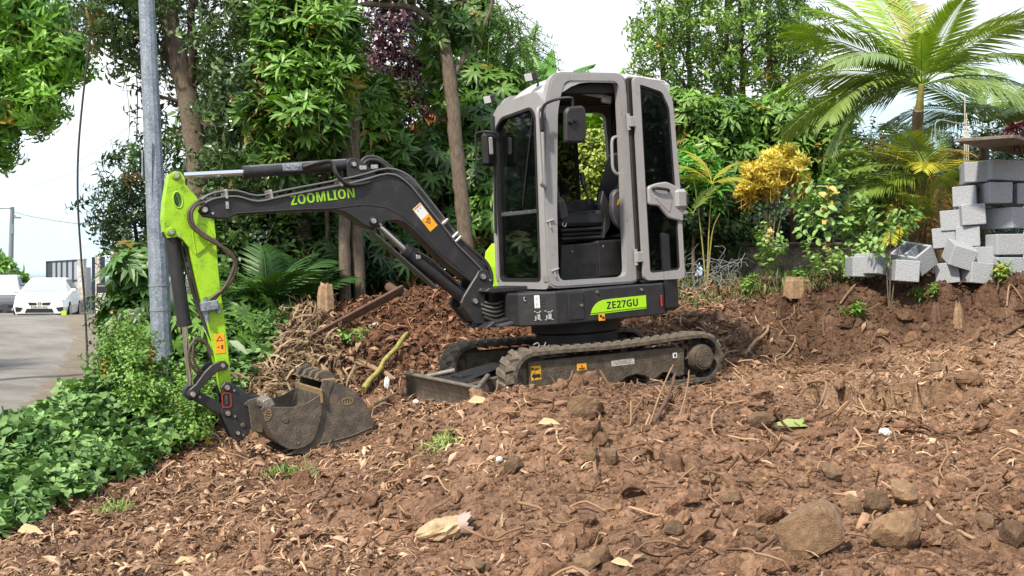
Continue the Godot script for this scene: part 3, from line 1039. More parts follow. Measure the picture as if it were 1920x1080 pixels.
func build_house(ex: Node3D) -> void:
	# the slewing body: outline seen from above, x against -z
	var pl := PackedVector2Array()
	for q in [[-0.8, 0.47], [-0.54, 0.64], [0.42, 0.64], [0.53, 0.62]]:
		pl.append(Vector2(q[0], -q[1]))
	for i in 9:
		var a := lerpf(0.68, -0.68, i / 8.0)
		pl.append(Vector2(0.05 + 0.78 * cos(a), -0.78 * sin(a)) if absf(a) < 0.7 else Vector2.ZERO)
	for q in [[0.53, -0.62], [0.42, -0.64], [-0.54, -0.64], [-0.8, -0.47]]:
		pl.append(Vector2(q[0], -q[1]))
	var m := MB.new()
	m.xf = Transform3D(Basis(Vector3(1, 0, 0), -PI / 2), Vector3.ZERO)   # prism z becomes y
	m.prism(pl, 0.63, 0.905, 0.012)
	var h := part(ex, "slew_body", m, M.black, "black body skirt with the lime model label")
	# counterweight
	var cw := PackedVector2Array()
	cw.append(Vector2(0.56, -0.6))
	for i in 11:
		var a := lerpf(0.72, -0.72, i / 10.0)
		cw.append(Vector2(0.12 + 0.8 * cos(a), -0.86 * sin(a)))
	cw.append(Vector2(0.56, 0.6))
	m = MB.new()
	m.xf = Transform3D(Basis(Vector3(1, 0, 0), -PI / 2), Vector3.ZERO)
	m.prism(cw, 0.655, 1.35, 0.03)
	part(ex, "counterweight", m, M.plastic)
	var z := 0.641
	m = MB.new()
	m.box(Vector3(-0.353, 0.772, z), Vector3(0.15, 0.225, 0.012), 0.004)
	var door := part(h, "service_door", m, M.black)
	m = MB.new()
	m.cyl(Vector3(-0.305, 0.775, z), Vector3(-0.305, 0.775, z + 0.016), 0.012, 14)
	part(h, "door_lock", m, M.bolt)
	for q in [[-0.146, 0.873], [0.294, 0.862]]:
		m = MB.new()
		m.pin(q[0], q[1], z - 0.004, z + 0.012, 0.014)
		part(h, "skirt_bolt", m, M.bolt)
	# model label: a lime plate with a swept front
	m = MB.new()
	var lab := PackedVector2Array()
	for q in [[-0.215, 0.7], [-0.2, 0.735], [-0.17, 0.77], [-0.13, 0.793], [-0.09, 0.803], [0.0, 0.807], [0.335, 0.812], [0.335, 0.712], [0.0, 0.706]]:
		lab.append(Vector2(q[0], q[1]))
	m.prism(lab, z - 0.002, z + 0.004)
	var lp := part(h, "model_label", m, M.lime_clean)
	m = MB.new()
	m.prism(V2([-0.225, 0.686, -0.215, 0.694, 0.0, 0.7, 0.335, 0.706, 0.335, 0.698]), z - 0.002, z + 0.003)
	part(h, "label_underline", m, M.letter_lime)
	lettering(lp, "model_lettering", "ZE27GU", Vector3(0.095, 0.757, z + 0.003), 0.062, 0.31, M.ink, 0.015)
	m = MB.new()
	m.box(Vector3(-0.112, 0.662, z), Vector3(0.06, 0.062, 0.004), 0.001)
	var ws := part(h, "yellow_sticker", m, M.orange)
	m = MB.new()
	m.cyl(Vector3(-0.122, 0.67, z + 0.001), Vector3(-0.122, 0.67, z + 0.004), 0.012, 10)
	m.box(Vector3(-0.1, 0.655, z + 0.003), Vector3(0.02, 0.02, 0.003))
	part(ws, "print", m, M.ink)
	m = MB.new()
	m.box(Vector3(0.5, 0.75, 0.632), Vector3(0.012, 0.1, 0.02), 0.004)
	m.xf = Transform3D(Basis(), Vector3(0.035, 0, -0.015))
	part(h, "red_reflector", m, M.red)
	# things on the slanted front facet: in its own frame
	var dirx := Vector3(-0.26, 0, -0.17).normalized()
	var fb := Basis(-dirx, Vector3.UP, (-dirx).cross(Vector3.UP))
	var fx := Transform3D(fb, Vector3(-0.54, 0, 0.64))
	m = MB.new(); m.xf = fx
	m.box(Vector3(-0.155, 0.83, 0.002), Vector3(0.044, 0.105, 0.004), 0.001)
	var wl := part(h, "white_label", m, M.white)
	m = MB.new(); m.xf = fx
	m.box(Vector3(-0.157, 0.822, 0.005), Vector3(0.016, 0.006, 0.002))
	m.ring(V2([-0.166, 0.785, -0.146, 0.785, -0.146, 0.812, -0.166, 0.812]), V2([-0.162, 0.79, -0.15, 0.79, -0.15, 0.808, -0.162, 0.808]), 0.0045, 0.006)
	for i in 4: m.box(Vector3(-0.157, 0.872 - 0.01 * i, 0.005), Vector3(0.026, 0.003, 0.002))
	part(wl, "print", m, M.print_grey)
	for i in 4:
		m = MB.new(); m.xf = fx
		m.box(Vector3(-0.107, 0.862 - 0.026 * i, 0.002), Vector3(0.034, 0.012, 0.004), 0.001)
		part(h, "vent_slot", m, M.ink)
	for k in 2:
		m = MB.new(); m.xf = fx
		var cx := -0.155 + 0.092 * k
		var w := 0.06 + 0.012 * k
		m.box(Vector3(cx, 0.715, 0.002), Vector3(w, 0.084, 0.004), 0.001)
		var dp := part(h, "data_plate", m, M.plastic)
		m = MB.new(); m.xf = fx
		for sx in [-1, 1]:
			for sy in [-1, 1]:
				m.box(Vector3(cx + sx * (w * 0.5 - 0.008), 0.715 + sy * 0.036, 0.005), Vector3(0.014, 0.008, 0.002))
		m.box(Vector3(cx + 0.004, 0.742, 0.005), Vector3(w * 0.5, 0.008, 0.002))
		m.box(Vector3(cx + 0.008, 0.705, 0.005), Vector3(w * 0.36, 0.045, 0.002))
		m.box(Vector3(cx - 0.018, 0.7, 0.005), Vector3(0.012, 0.03, 0.002))
		part(dp, "print", m, M.print_grey)
	m = MB.new(); m.xf = fx
	m.tube(curve(V3z([-0.252, 0.875, -0.262, 0.862, -0.258, 0.846, -0.248, 0.842], 0.008)), 0.007, 6)
	part(h, "grab_hook", m, M.bolt)
	# engine cover in lime seen past the cab front
	m = MB.new()
	var ec := V2([-0.5, 0.93, -0.2, 0.93, -0.2, 1.34, -0.42, 1.33, -0.49, 1.26, -0.52, 1.12])
	m.prism(ec, -0.78, -0.5, 0.03)
	part(ex, "engine_cover", m, M.lime_clean)
	m = MB.new()
	m.box(Vector3(-0.38, 1.37, -0.62), Vector3(0.14, 0.1, 0.12), 0.02)
	part(ex, "fuel_cap", m, M.plastic)
	# swing post: two arms and the boom bracket
	m = MB.new()
	m.prism(V2([-1.0, 0.935, -0.96, 0.962, -0.6, 0.955, -0.6, 0.915, -0.94, 0.915]), -0.16, 0.27, 0.008)
	m.prism(V2([-1.02, 0.63, -0.6, 0.63, -0.6, 0.69, -0.8, 0.7, -0.94, 0.68]), -0.16, 0.27, 0.008)
	m.box(Vector3(-0.74, 0.79, 0.05), Vector3(0.12, 0.27, 0.36), 0.008)
	part(ex, "swing_post", m, M.black)
	m = MB.new()
	m.xf = Transform3D(Basis(Vector3.UP, 0.0), Vector3(-0.93, 0.8, 0.0))
	m.lathe(V2([0.001, 0.16, 0.08, 0.16, 0.08, -0.16, 0.001, -0.16]), 20)
	part(ex, "swing_pin", m, M.plastic)
	m = MB.new()
	for k in 5:
		var y := 0.86 - 0.035 * k
		m.tube(curve(V3([-0.98, y, 0.05 + 0.03 * k, -0.88, y - 0.04, 0.19, -0.75, y - 0.01, 0.16, -0.62, y + 0.01, 0.1])), 0.014, 8)
	part(ex, "hydraulic_hose", m, M.rubber_hose)
	m = MB.new()
	m.prism(V2([-0.94, 0.655, -0.72, 0.68, -0.6, 0.655, -0.6, 0.64, -0.72, 0.65, -0.93, 0.63]), 0.29, 0.36, 0.006)
	part(ex, "side_step", m, M.shell)

func win(parent: Node, called: String, poly: PackedVector2Array, z: float, m: Material, xf := Transform3D()) -> void:
	var g := MB.new()
	g.xf = xf
	g.prism(poly, z - 0.002, z + 0.002)
	part(parent, called, g, m)

func round_poly(a: Array, r: float, k := 4) -> PackedVector2Array:
	# corners of the outline rounded with radius r
	var p := V2(a)
	var out := PackedVector2Array()
	var n := p.size()
	for i in n:
		var u := (p[(i + n - 1) % n] - p[i]); var w := (p[(i + 1) % n] - p[i])
		var t := minf(r, minf(u.length(), w.length()) * 0.45)
		var s := p[i] + u.normalized() * t; var e := p[i] + w.normalized() * t
		for j in k + 1:
			var q := float(j) / k
			out.append(s.lerp(p[i], q).lerp(p[i].lerp(e, q), q))
	return out

func build_cab(ex: Node3D) -> void:
	var cab := MB.new()
	# near side frame with the door opening
	var o := round_poly([-0.54, 0.925, 0.39, 0.915, 0.4, 1.9, 0.345, 2.725, -0.385, 2.725, -0.475, 2.4, -0.525, 1.6], 0.11, 4)
	var i_ := round_poly([-0.43, 0.985, 0.245, 0.975, 0.265, 1.9, 0.272, 2.655, -0.27, 2.655, -0.345, 2.4, -0.405, 1.6], 0.075, 4)
	cab.ring(o, i_, 0.43, 0.5)
	var oi := MB.inset(o, 0.018)
	cab.ring(oi, i_, 0.4995, 0.508)
	# far side frame
	var o2 := round_poly([-0.54, 0.925, 0.79, 0.915, 0.8, 1.9, 0.76, 2.66, -0.36, 2.66, -0.475, 2.4, -0.525, 1.6], 0.12, 4)
	var i2 := round_poly([-0.43, 1.6, 0.69, 1.62, 0.71, 1.9, 0.69, 2.5, -0.31, 2.5, -0.365, 2.3, -0.4, 1.8], 0.07, 4)
	cab.ring(o2, i2, -0.47, -0.42)
	# near side behind the opening, mostly hidden by the open door
	var o3 := round_poly([0.386, 0.915, 0.79, 0.915, 0.8, 1.9, 0.76, 2.66, 0.36, 2.7], 0.03, 3)
	var i3 := round_poly([0.46, 1.5, 0.73, 1.5, 0.73, 1.9, 0.69, 2.52, 0.44, 2.55], 0.03, 3)
	cab.ring(o3, i3, 0.43, 0.49)
	# front frame, leaning back; here x is the cab's z
	var fxf := Transform3D(Basis(Vector3(0, 0, 1), -0.028) * Basis(Vector3.UP, -PI / 2), Vector3(-0.465, 0.92, 0))
	cab.xf = fxf
	var of := round_poly([-0.47, 0.0, 0.5, 0.0, 0.5, 1.58, 0.38, 1.66, -0.33, 1.64, -0.47, 1.54], 0.06, 4)
	var inf := round_poly([-0.4, 0.07, 0.37, 0.07, 0.37, 1.47, 0.29, 1.54, -0.27, 1.52, -0.4, 1.44], 0.05, 4)
	cab.ring(of, inf, -0.01, 0.06)
	cab.xf = Transform3D()
	# sill and floor edge
	cab.box(Vector3(-0.08, 0.948, 0.465), Vector3(0.68, 0.05, 0.06), 0.01)
	var c := part(ex, "cab", cab, M.cab, "light grey operator cab")
	# roof
	var rf := MB.new()
	var nx := 14
	var nz := 12
	var g := []
	for a in nx + 1:
		var row := PackedVector3Array()
		for b in nz + 1:
			var u := float(a) / nx
			var w := float(b) / nz
			var x := lerpf(-0.475, 0.8, u)
			var z := lerpf(-0.475, 0.5, w)
			var y := 2.735 + 0.025 * sin(PI * w) - 0.24 * pow(clampf(1.0 - u * 3.0, 0, 1), 1.8) - 0.06 * pow(maxf(0.0, u * 2.0 - 1.0), 2.0)
			y -= 0.14 * pow(clampf(1.0 - w * 3.5, 0, 1), 2.0) + 0.05 * pow(clampf(w * 8.0 - 7.0, 0, 1), 2.0)
			row.append(Vector3(x, y, z))
		g.append(row)
	for a in nx:
		for b in nz:
			rf.quado(g[a][b], g[a][b + 1], g[a + 1][b + 1], g[a + 1][b], Vector3.UP)
			var dn := Vector3(0, -0.045, 0)
			rf.quado(g[a][b] + dn, g[a][b + 1] + dn, g[a + 1][b + 1] + dn, g[a + 1][b] + dn, Vector3.DOWN)
	for b in nz:
		for a in [0, nx]:
			rf.quado(g[a][b], g[a][b + 1], g[a][b + 1] + Vector3(0, -0.045, 0), g[a][b] + Vector3(0, -0.045, 0), Vector3.LEFT if a == 0 else Vector3.RIGHT)
	for a in nx:
		for b in [0, nz]:
			rf.quado(g[a][b], g[a + 1][b], g[a + 1][b] + Vector3(0, -0.045, 0), g[a][b] + Vector3(0, -0.045, 0), Vector3(0, 0, -1) if b == 0 else Vector3(0, 0, 1))
	part(c, "roof", rf, M.roof)
	# front visor and lower front trim: dark rubber seals and glass
	var seal := MB.new()
	seal.xf = fxf
	seal.ring(MB.inset(inf, -0.002), MB.inset(inf, 0.022), 0.03, 0.068)
	part(c, "window_seal", seal, M.plastic)
	seal = MB.new(); seal.xf = fxf
	seal.box(Vector3(-0.01, 0.66, 0.03), Vector3(0.76, 0.035, 0.03), 0.006)
	part(c, "window_bar", seal, M.shell)
	win(c, "windscreen", round_poly([-0.385, 0.69, 0.355, 0.69, 0.355, 1.46, 0.28, 1.53, -0.26, 1.51, -0.385, 1.43], 0.04, 3), 0.035, M.glass, fxf)
	win(c, "lower_window", round_poly([-0.385, 0.085, 0.355, 0.085, 0.355, 0.64, -0.385, 0.64], 0.04, 3), 0.035, M.glass_dark, fxf)
	win(c, "side_window", V2([-0.41, 1.61, 0.36, 1.62, 0.36, 2.5, -0.3, 2.5, -0.37, 2.3]), -0.44, M.glass_dark)
	win(c, "rear_side_window", V2([0.46, 1.5, 0.73, 1.5, 0.73, 1.9, 0.69, 2.52, 0.44, 2.55]), 0.46, M.glass_dark)
	# sliding frame of the far window
	var sl := MB.new()
	sl.box(Vector3(0.36, 2.06, -0.44), Vector3(0.035, 0.9, 0.03), 0.006)
	part(c, "window_post", sl, M.plastic)
	# rear wall, floor, ceiling lining
	var rw := MB.new()
	rw.box(Vector3(0.775, 1.25, 0.01), Vector3(0.03, 0.66, 0.9), 0.006)
	rw.box(Vector3(0.765, 2.53, 0.01), Vector3(0.03, 0.2, 0.9), 0.006)
	for z in [-0.4, 0.42]: rw.box(Vector3(0.772, 2.0, z), Vector3(0.05, 0.95, 0.08), 0.01)
	part(c, "rear_wall", rw, M.lining)
	win(c, "rear_window", V2([-0.36, 1.58, 0.38, 1.58, 0.38, 2.43, -0.36, 2.43]), 0.0, M.glass_dark, Transform3D(Basis(Vector3.UP, -PI / 2), Vector3(0.775, 0, 0)))
	var fl := MB.new()
	fl.box(Vector3(0.12, 0.945, -0.01), Vector3(1.26, 0.04, 0.86))
	part(c, "floor", fl, M.frame_dirty)
	fl = MB.new()
	fl.prism(V2([-0.36, 2.43, -0.27, 2.6, 0.1, 2.65, 0.74, 2.6, 0.74, 2.57, -0.26, 2.56, -0.34, 2.42]), -0.41, 0.42, 0.004)
	part(c, "ceiling_lining", fl, M.lining)
	fl = MB.new()
	fl.box(Vector3(0.12, 1.27, -0.4), Vector3(1.24, 0.64, 0.03), 0.006)
	part(c, "inner_side_panel", fl, M.lining)
	# seat on its box
	var st := MB.new()
	st.prism(round_poly([-0.3, 0.97, 0.6, 0.97, 0.6, 1.3, 0.1, 1.3, 0.08, 1.285, -0.27, 1.28], 0.015, 2), -0.3, 0.3, 0.008)
	var sb := part(c, "seat_box", st, M.plastic)
	st = MB.new()
	st.box(Vector3(0.25, 1.14, 0.305), Vector3(0.32, 0.3, 0.012), 0.004)
	part(sb, "seat_box_panel", st, M.plastic)
	for k in 6:
		for j in 3:
			st = MB.new()
			st.box(Vector3(-0.055 + 0.045 * j, 1.11 - 0.018 * k, 0.303), Vector3(0.035, 0.008, 0.006))
			part(sb, "vent_slot", st, M.ink)
	for q in [[-0.17, 1.22], [0.14, 1.25]]:
		st = MB.new(); st.pin(q[0], q[1], 0.3, 0.312, 0.012, 10)
		part(sb, "panel_bolt", st, M.bolt)
	st = MB.new()
	for k in 3:
		st.box(Vector3(0.0, 1.33 + 0.038 * k, 0), Vector3(0.46 - 0.03 * (k % 2), 0.03, 0.48 - 0.03 * (k % 2)), 0.012)
	var bel := part(c, "seat_bellows", st, M.plastic)
	st = MB.new()
	st.prism(round_poly([-0.25, 1.44, 0.3, 1.43, 0.3, 1.575, 0.05, 1.56, -0.15, 1.555, -0.24, 1.52], 0.05, 4), -0.24, 0.24, 0.03)
	var se := part(c, "seat_cushion", st, M.seat)
	st = MB.new()
	st.prism(round_poly([0.36, 1.5, 0.5, 1.48, 0.68, 2.02, 0.66, 2.1, 0.57, 2.1, 0.42, 1.75], 0.05, 4), -0.22, 0.22, 0.03)
	part(c, "seat_back", st, M.seat)
	st = MB.new()
	st.tube(curve(V3z([-0.21, 1.47, -0.215, 1.45, -0.19, 1.44, -0.175, 1.47], 0.245)), 0.006, 6)
	part(se, "seat_ring", st, M.bolt)
	# grey side consoles with the sticker
	st = MB.new()
	st.prism(round_poly([0.235, 1.56, 0.25, 1.7, 0.3, 1.745, 0.35, 1.73, 0.42, 1.66, 0.45, 1.3, 0.38, 1.34, 0.26, 1.44], 0.05, 4), 0.27, 0.34, 0.014)
	var con := part(c, "side_console", st, M.shell, "grey console beside the seat with a small yellow emblem")
	st = MB.new()
	st.xf = Transform3D(Basis(Vector3(0, 0, 1), -0.25), Vector3(0.31, 1.62, 0.345))
	st.box(Vector3(-0.012, 0, 0), Vector3(0.007, 0.05, 0.004)); st.box(Vector3(0.012, 0.004, 0), Vector3(0.007, 0.05, 0.004)); st.box(Vector3(0, 0.003, 0), Vector3(0.024, 0.007, 0.004)); st.box(Vector3(0.004, 0.026, 0), Vector3(0.02, 0.006, 0.004))
	part(con, "yellow_emblem", st, M.orange)
	st = MB.new()
	st.prism(round_poly([0.06, 1.6, 0.18, 1.68, 0.42, 1.69, 0.45, 1.5, 0.3, 1.52, 0.12, 1.57], 0.03, 3), -0.36, -0.24, 0.012)
	part(c, "far_console", st, M.shell)
	st = MB.new()
	st.prism(round_poly([0.17, 1.3, 0.26, 1.42, 0.26, 1.62, 0.2, 1.75, 0.16, 1.62, 0.2, 1.5], 0.03, 3), 0.2, 0.27, 0.01)
	part(c, "console_trim", st, M.plastic)
	# levers, monitor, pedals
	st = MB.new()
	for z in [-0.3, 0.27]:
		st.tube(curve(V3([0.05, 1.62, z, 0.02, 1.75, z, 0.0, 1.8, z])), 0.012, 8)
		st.tube(V3([0.0, 1.79, z, -0.01, 1.9, z]), [0.026, 0.02], 10)
	for z in [-0.12, 0.02]:
		st.tube(curve(V3([-0.32, 0.97, z, -0.34, 1.4, z, -0.27, 1.66, z])), 0.012, 8)
	part(c, "control_lever", st, M.plastic)
	st = MB.new()
	st.xf = Transform3D(Basis(Vector3.UP, 0.5) * Basis(Vector3(0, 0, 1), 0.3), Vector3(-0.3, 1.74, 0.22))
	st.box(Vector3(0, 0, 0), Vector3(0.05, 0.13, 0.16), 0.015)
	st.box(Vector3(0.02, -0.16, 0), Vector3(0.1, 0.2, 0.2), 0.03)
	part(c, "monitor", st, M.shell)
	st = MB.new()
	st.xf = Transform3D(Basis(Vector3(0, 0, 1), 0.3), Vector3(-0.3, 1.8, 0.05))
	st.tube(V3([0, 0, 0, 0, 0.1, 0]), [0.06, 0.045], 14)
	part(c, "horn_cover", st, M.cab)
	# folded window strut under the roof
	st = MB.new()
	st.xf = Transform3D(Basis(Vector3(0, 0, 1), -0.16), Vector3(0.07, 2.57, 0.33))
	st.box(Vector3(0, 0, 0), Vector3(0.36, 0.035, 0.03), 0.006)
	st.box(Vector3(0.18, -0.02, 0), Vector3(0.1, 0.07, 0.03), 0.008)
	part(c, "roof_strut", st, M.cab)
	st = MB.new()
	st.tube(V3([-0.1, 2.6, 0.3, -0.32, 2.3, -0.1, -0.4, 2.1, -0.3]), 0.012, 8)
	part(c, "wiper_cable", st, M.plastic)
	# grab handles
	st = MB.new()
	st.tube(curve(V3([-0.5, 2.41, 0.5, -0.54, 2.42, 0.55, -0.57, 2.36, 0.57, -0.57, 2.1, 0.57, -0.57, 1.85, 0.57, -0.565, 1.79, 0.56, -0.5, 1.775, 0.5]), 5), 0.016, 10)
	part(c, "front_grab_bar", st, M.cab)
	st = MB.new()
	st.tube(curve(V3([0.3, 2.185, 0.42, 0.24, 2.18, 0.43, 0.215, 2.14, 0.43, 0.21, 2.02, 0.43, 0.21, 1.92, 0.43, 0.24, 1.87, 0.43, 0.3, 1.86, 0.42]), 5), 0.014, 10)
	part(c, "inner_grab_bar", st, M.cab)
	for q in [[-0.48, 1.47], [-0.46, 1.06]]:
		st = MB.new()
		st.xf = Transform3D(Basis(), Vector3(q[0], q[1], 0.51))
		st.tube(V3([-0.035, 0.01, 0, 0.03, 0.03, 0.012]), 0.008, 8)
		st.tube(V3([-0.01, 0.015, 0, 0.0, -0.04, 0.01]), 0.007, 8)
		part(c, "door_latch", st, M.cab)
	st = MB.new()
	st.xf = fxf
	st.tube(V3([-0.41, 1.55, 0.075, -0.42, 0.5, 0.085]), 0.012, 8)
	st.tube(V3([0.3, 1.5, 0.045, 0.05, 0.72, 0.045]), 0.007, 6)
	part(c, "wiper_arm", st, M.plastic)
	# mirrors
	st = MB.new()
	st.tube(curve(V3([-0.535, 2.3, 0.57, -0.535, 2.41, 0.6, -0.51, 2.45, 0.64, -0.45, 2.47, 0.72, -0.38, 2.47, 0.78, -0.355, 2.44, 0.78, -0.355, 2.27, 0.76]), 5), 0.012, 8)
	st.box(Vector3(-0.54, 2.28, 0.57), Vector3(0.045, 0.12, 0.04), 0.012)
	var mi := part(c, "mirror_arm", st, M.plastic)
	st = MB.new()
	st.xf = Transform3D(Basis(Vector3.UP, -0.12), Vector3(-0.36, 2.255, 0.79))
	st.prism(round_poly([-0.1, -0.15, 0.06, -0.155, 0.095, -0.1, 0.1, 0.11, 0.075, 0.15, -0.055, 0.14, -0.085, 0.1], 0.03, 4), -0.03, 0.035, 0.018)
	st.pin(-0.05, 0.02, 0.03, 0.07, 0.022)
	st.pin(-0.01, 0.03, 0.03, 0.06, 0.018)
	part(c, "near_mirror", st, M.plastic, "black wing mirror at the door opening")
	st = MB.new()
	st.xf = Transform3D(Basis(Vector3.UP, -1.1), Vector3(-0.58, 2.17, -0.42))
	st.box(Vector3(0.02, 0, 0), Vector3(0.07, 0.3, 0.15), 0.03)
	part(c, "far_mirror", st, M.plastic)
	st = MB.new()
	st.tube(curve(V3([-0.5, 2.31, -0.35, -0.58, 2.33, -0.38, -0.62, 2.33, -0.5, -0.63, 2.28, -0.52, -0.63, 2.1, -0.52, -0.6, 2.1, -0.46]), 4), 0.011, 8)
	part(c, "far_mirror_arm", st, M.plastic)
	st = MB.new()
	st.box(Vector3(-0.56, 2.2, -0.37), Vector3(0.05, 0.16, 0.03), 0.01)
	part(c, "far_mirror_bracket", st, M.cab)
	# work lights on the roof edge
	for q in [[-0.5, 2.63, -0.46], [-0.42, 2.73, 0.2]]:
		st = MB.new()
		st.xf = Transform3D(Basis(Vector3.UP, 0.35) * Basis(Vector3(0, 0, 1), 0.25), Vector3(q[0], q[1], q[2]))
		st.box(Vector3(0, 0, 0), Vector3(0.05, 0.08, 0.1), 0.012)
		for k in 4: st.box(Vector3(0.03, -0.03 + 0.02 * k, 0), Vector3(0.03, 0.008, 0.09), 0.002)
		st.tube(curve(V3([0.02, -0.03, 0.05, 0.03, -0.08, 0.04, 0.06, -0.09, 0.0])), 0.009, 6)
		var wl := part(c, "work_light", st, M.plastic)
		var ln := MB.new()
		ln.xf = st.xf
		ln.box(Vector3(-0.027, 0, 0), Vector3(0.006, 0.062, 0.082), 0.002)
		part(wl, "lens", ln, M.lens)
	build_door(ex)

func build_door(ex: Node3D) -> void:
	var hx := Transform3D(Basis(Vector3.UP, -0.05), Vector3(0.372, 0, 0.565))
	var d := MB.new()
	d.xf = hx
	var o := round_poly([0.0, 0.935, 0.405, 0.925, 0.405, 1.72, 0.375, 2.49, 0.29, 2.625, 0.08, 2.675, 0.0, 2.675], 0.05, 4)
	var i1 := round_poly([0.055, 0.995, 0.365, 1.005, 0.365, 1.6, 0.345, 2.4, 0.275, 2.55, 0.075, 2.61, 0.055, 2.61], 0.035, 4)
	d.ring(o, i1, -0.02, 0.025)
	var dd := part(ex, "cab_door", d, M.cab, "grey cab door swung back, with two dark panes")
	d = MB.new(); d.xf = hx
	d.ring(MB.inset(i1, -0.001), MB.inset(i1, 0.016), -0.012, 0.012)
	part(dd, "door_seal", d, M.plastic)
	win(dd, "upper_pane", round_poly([0.06, 1.7, 0.36, 1.7, 0.34, 2.4, 0.27, 2.545, 0.06, 2.605], 0.02, 2), 0.0, M.glass_dark, hx)
	win(dd, "lower_pane", round_poly([0.06, 1.0, 0.36, 1.01, 0.36, 1.48, 0.06, 1.6], 0.02, 2), 0.001, M.glass_dark, hx)
	d = MB.new(); d.xf = hx
	d.prism(round_poly([0.07, 1.58, 0.17, 1.57, 0.26, 1.46, 0.41, 1.42, 0.415, 1.68, 0.36, 1.73, 0.26, 1.775, 0.16, 1.765, 0.07, 1.74], 0.03, 4), 0.005, 0.045, 0.01)
	var pn := part(dd, "door_panel", d, M.cab)
	d = MB.new(); d.xf = hx
	d.prism(round_poly([0.12, 1.65, 0.29, 1.66, 0.3, 1.6, 0.27, 1.5, 0.17, 1.6], 0.025, 3), 0.04, 0.05, 0.003)
	part(dd, "door_pocket", d, M.cab)
	d = MB.new(); d.xf = hx
	d.tube(curve(V3([0.11, 1.715, 0.05, 0.13, 1.72, 0.075, 0.24, 1.705, 0.075, 0.27, 1.695, 0.05])), 0.013, 8)
	part(dd, "door_pull", d, M.plastic)
	d = MB.new(); d.xf = hx
	d.box(Vector3(0.39, 1.62, 0.03), Vector3(0.12, 0.17, 0.09), 0.025)
	d.box(Vector3(0.43, 1.5, 0.02), Vector3(0.06, 0.04, 0.06), 0.012)
	var lk := part(dd, "door_lock_case", d, M.cab)
	d = MB.new(); d.xf = hx
	d.box(Vector3(0.44, 1.6, 0.078), Vector3(0.02, 0.06, 0.012), 0.004)
	part(lk, "lock_lever", d, M.plastic)
	d = MB.new()
	d.box(Vector3(0.375, 1.81, 0.515), Vector3(0.07, 1.74, 0.03), 0.008)
	part(dd, "hinge_post", d, M.plastic)
	for y in [2.3, 1.14]:
		d = MB.new()
		d.cyl(Vector3(0.325, y - 0.07, 0.54), Vector3(0.325, y + 0.07, 0.54), 0.017, 12)
		d.box(Vector3(0.35, y, 0.565), Vector3(0.075, 0.09, 0.03), 0.006)
		part(dd, "hinge", d, M.cab)

func cylinder(ex: Node3D, called: String, a: Vector3, mid: Vector3, b: Vector3, r_rod: float, r_bar: float) -> Node3D:
	# a rod end, mid where the barrel begins, b barrel end
	var m := MB.new()
	var t := (b - a).normalized()
	m.tube(PackedVector3Array([mid, mid + t * 0.004, mid + t * 0.05, mid + t * 0.052, b]), [r_bar * 0.9, r_bar * 1.12, r_bar * 1.12, r_bar, r_bar], 20)
	var c := part(ex, called, m, M.black)
	m = MB.new()
	m.tube(PackedVector3Array([a, mid + t * 0.02]), r_rod, 16)
	part(c, "rod", m, M.chrome)
	for p in [a, b]:
		m = MB.new()
		m.tube(PackedVector3Array([p + Vector3(0, 0, -0.045), p + Vector3(0, 0, 0.045)]), r_bar * 1.15, 18)
		part(c, "rod_eye", m, M.black)
	return c

func pins(parent: Node, a: Array, boss: Material = null) -> void:
	for q in a:
		var m := MB.new()
		m.pin(q[0], q[1], -q[2], q[2] + 0.006, q[3] * 1.35)
		part(parent, "pin_boss", m, boss if boss else M.black)
		m = MB.new()
		m.pin(q[0], q[1], -q[2] - 0.012, q[2] + 0.018, q[3] * 0.85)
		part(parent, "pin", m, M.bolt)
		m = MB.new()
		m.xf = Transform3D(Basis(Vector3(0, 0, 1), -0.5), Vector3(q[0], q[1], q[2] + 0.008))
		m.cyl(Vector3(q[3] * 2.1, 0, -0.002), Vector3(q[3] * 2.1, 0, 0.008), q[3] * 0.32, 8)
		part(parent, "pin_keeper", m, M.bolt)

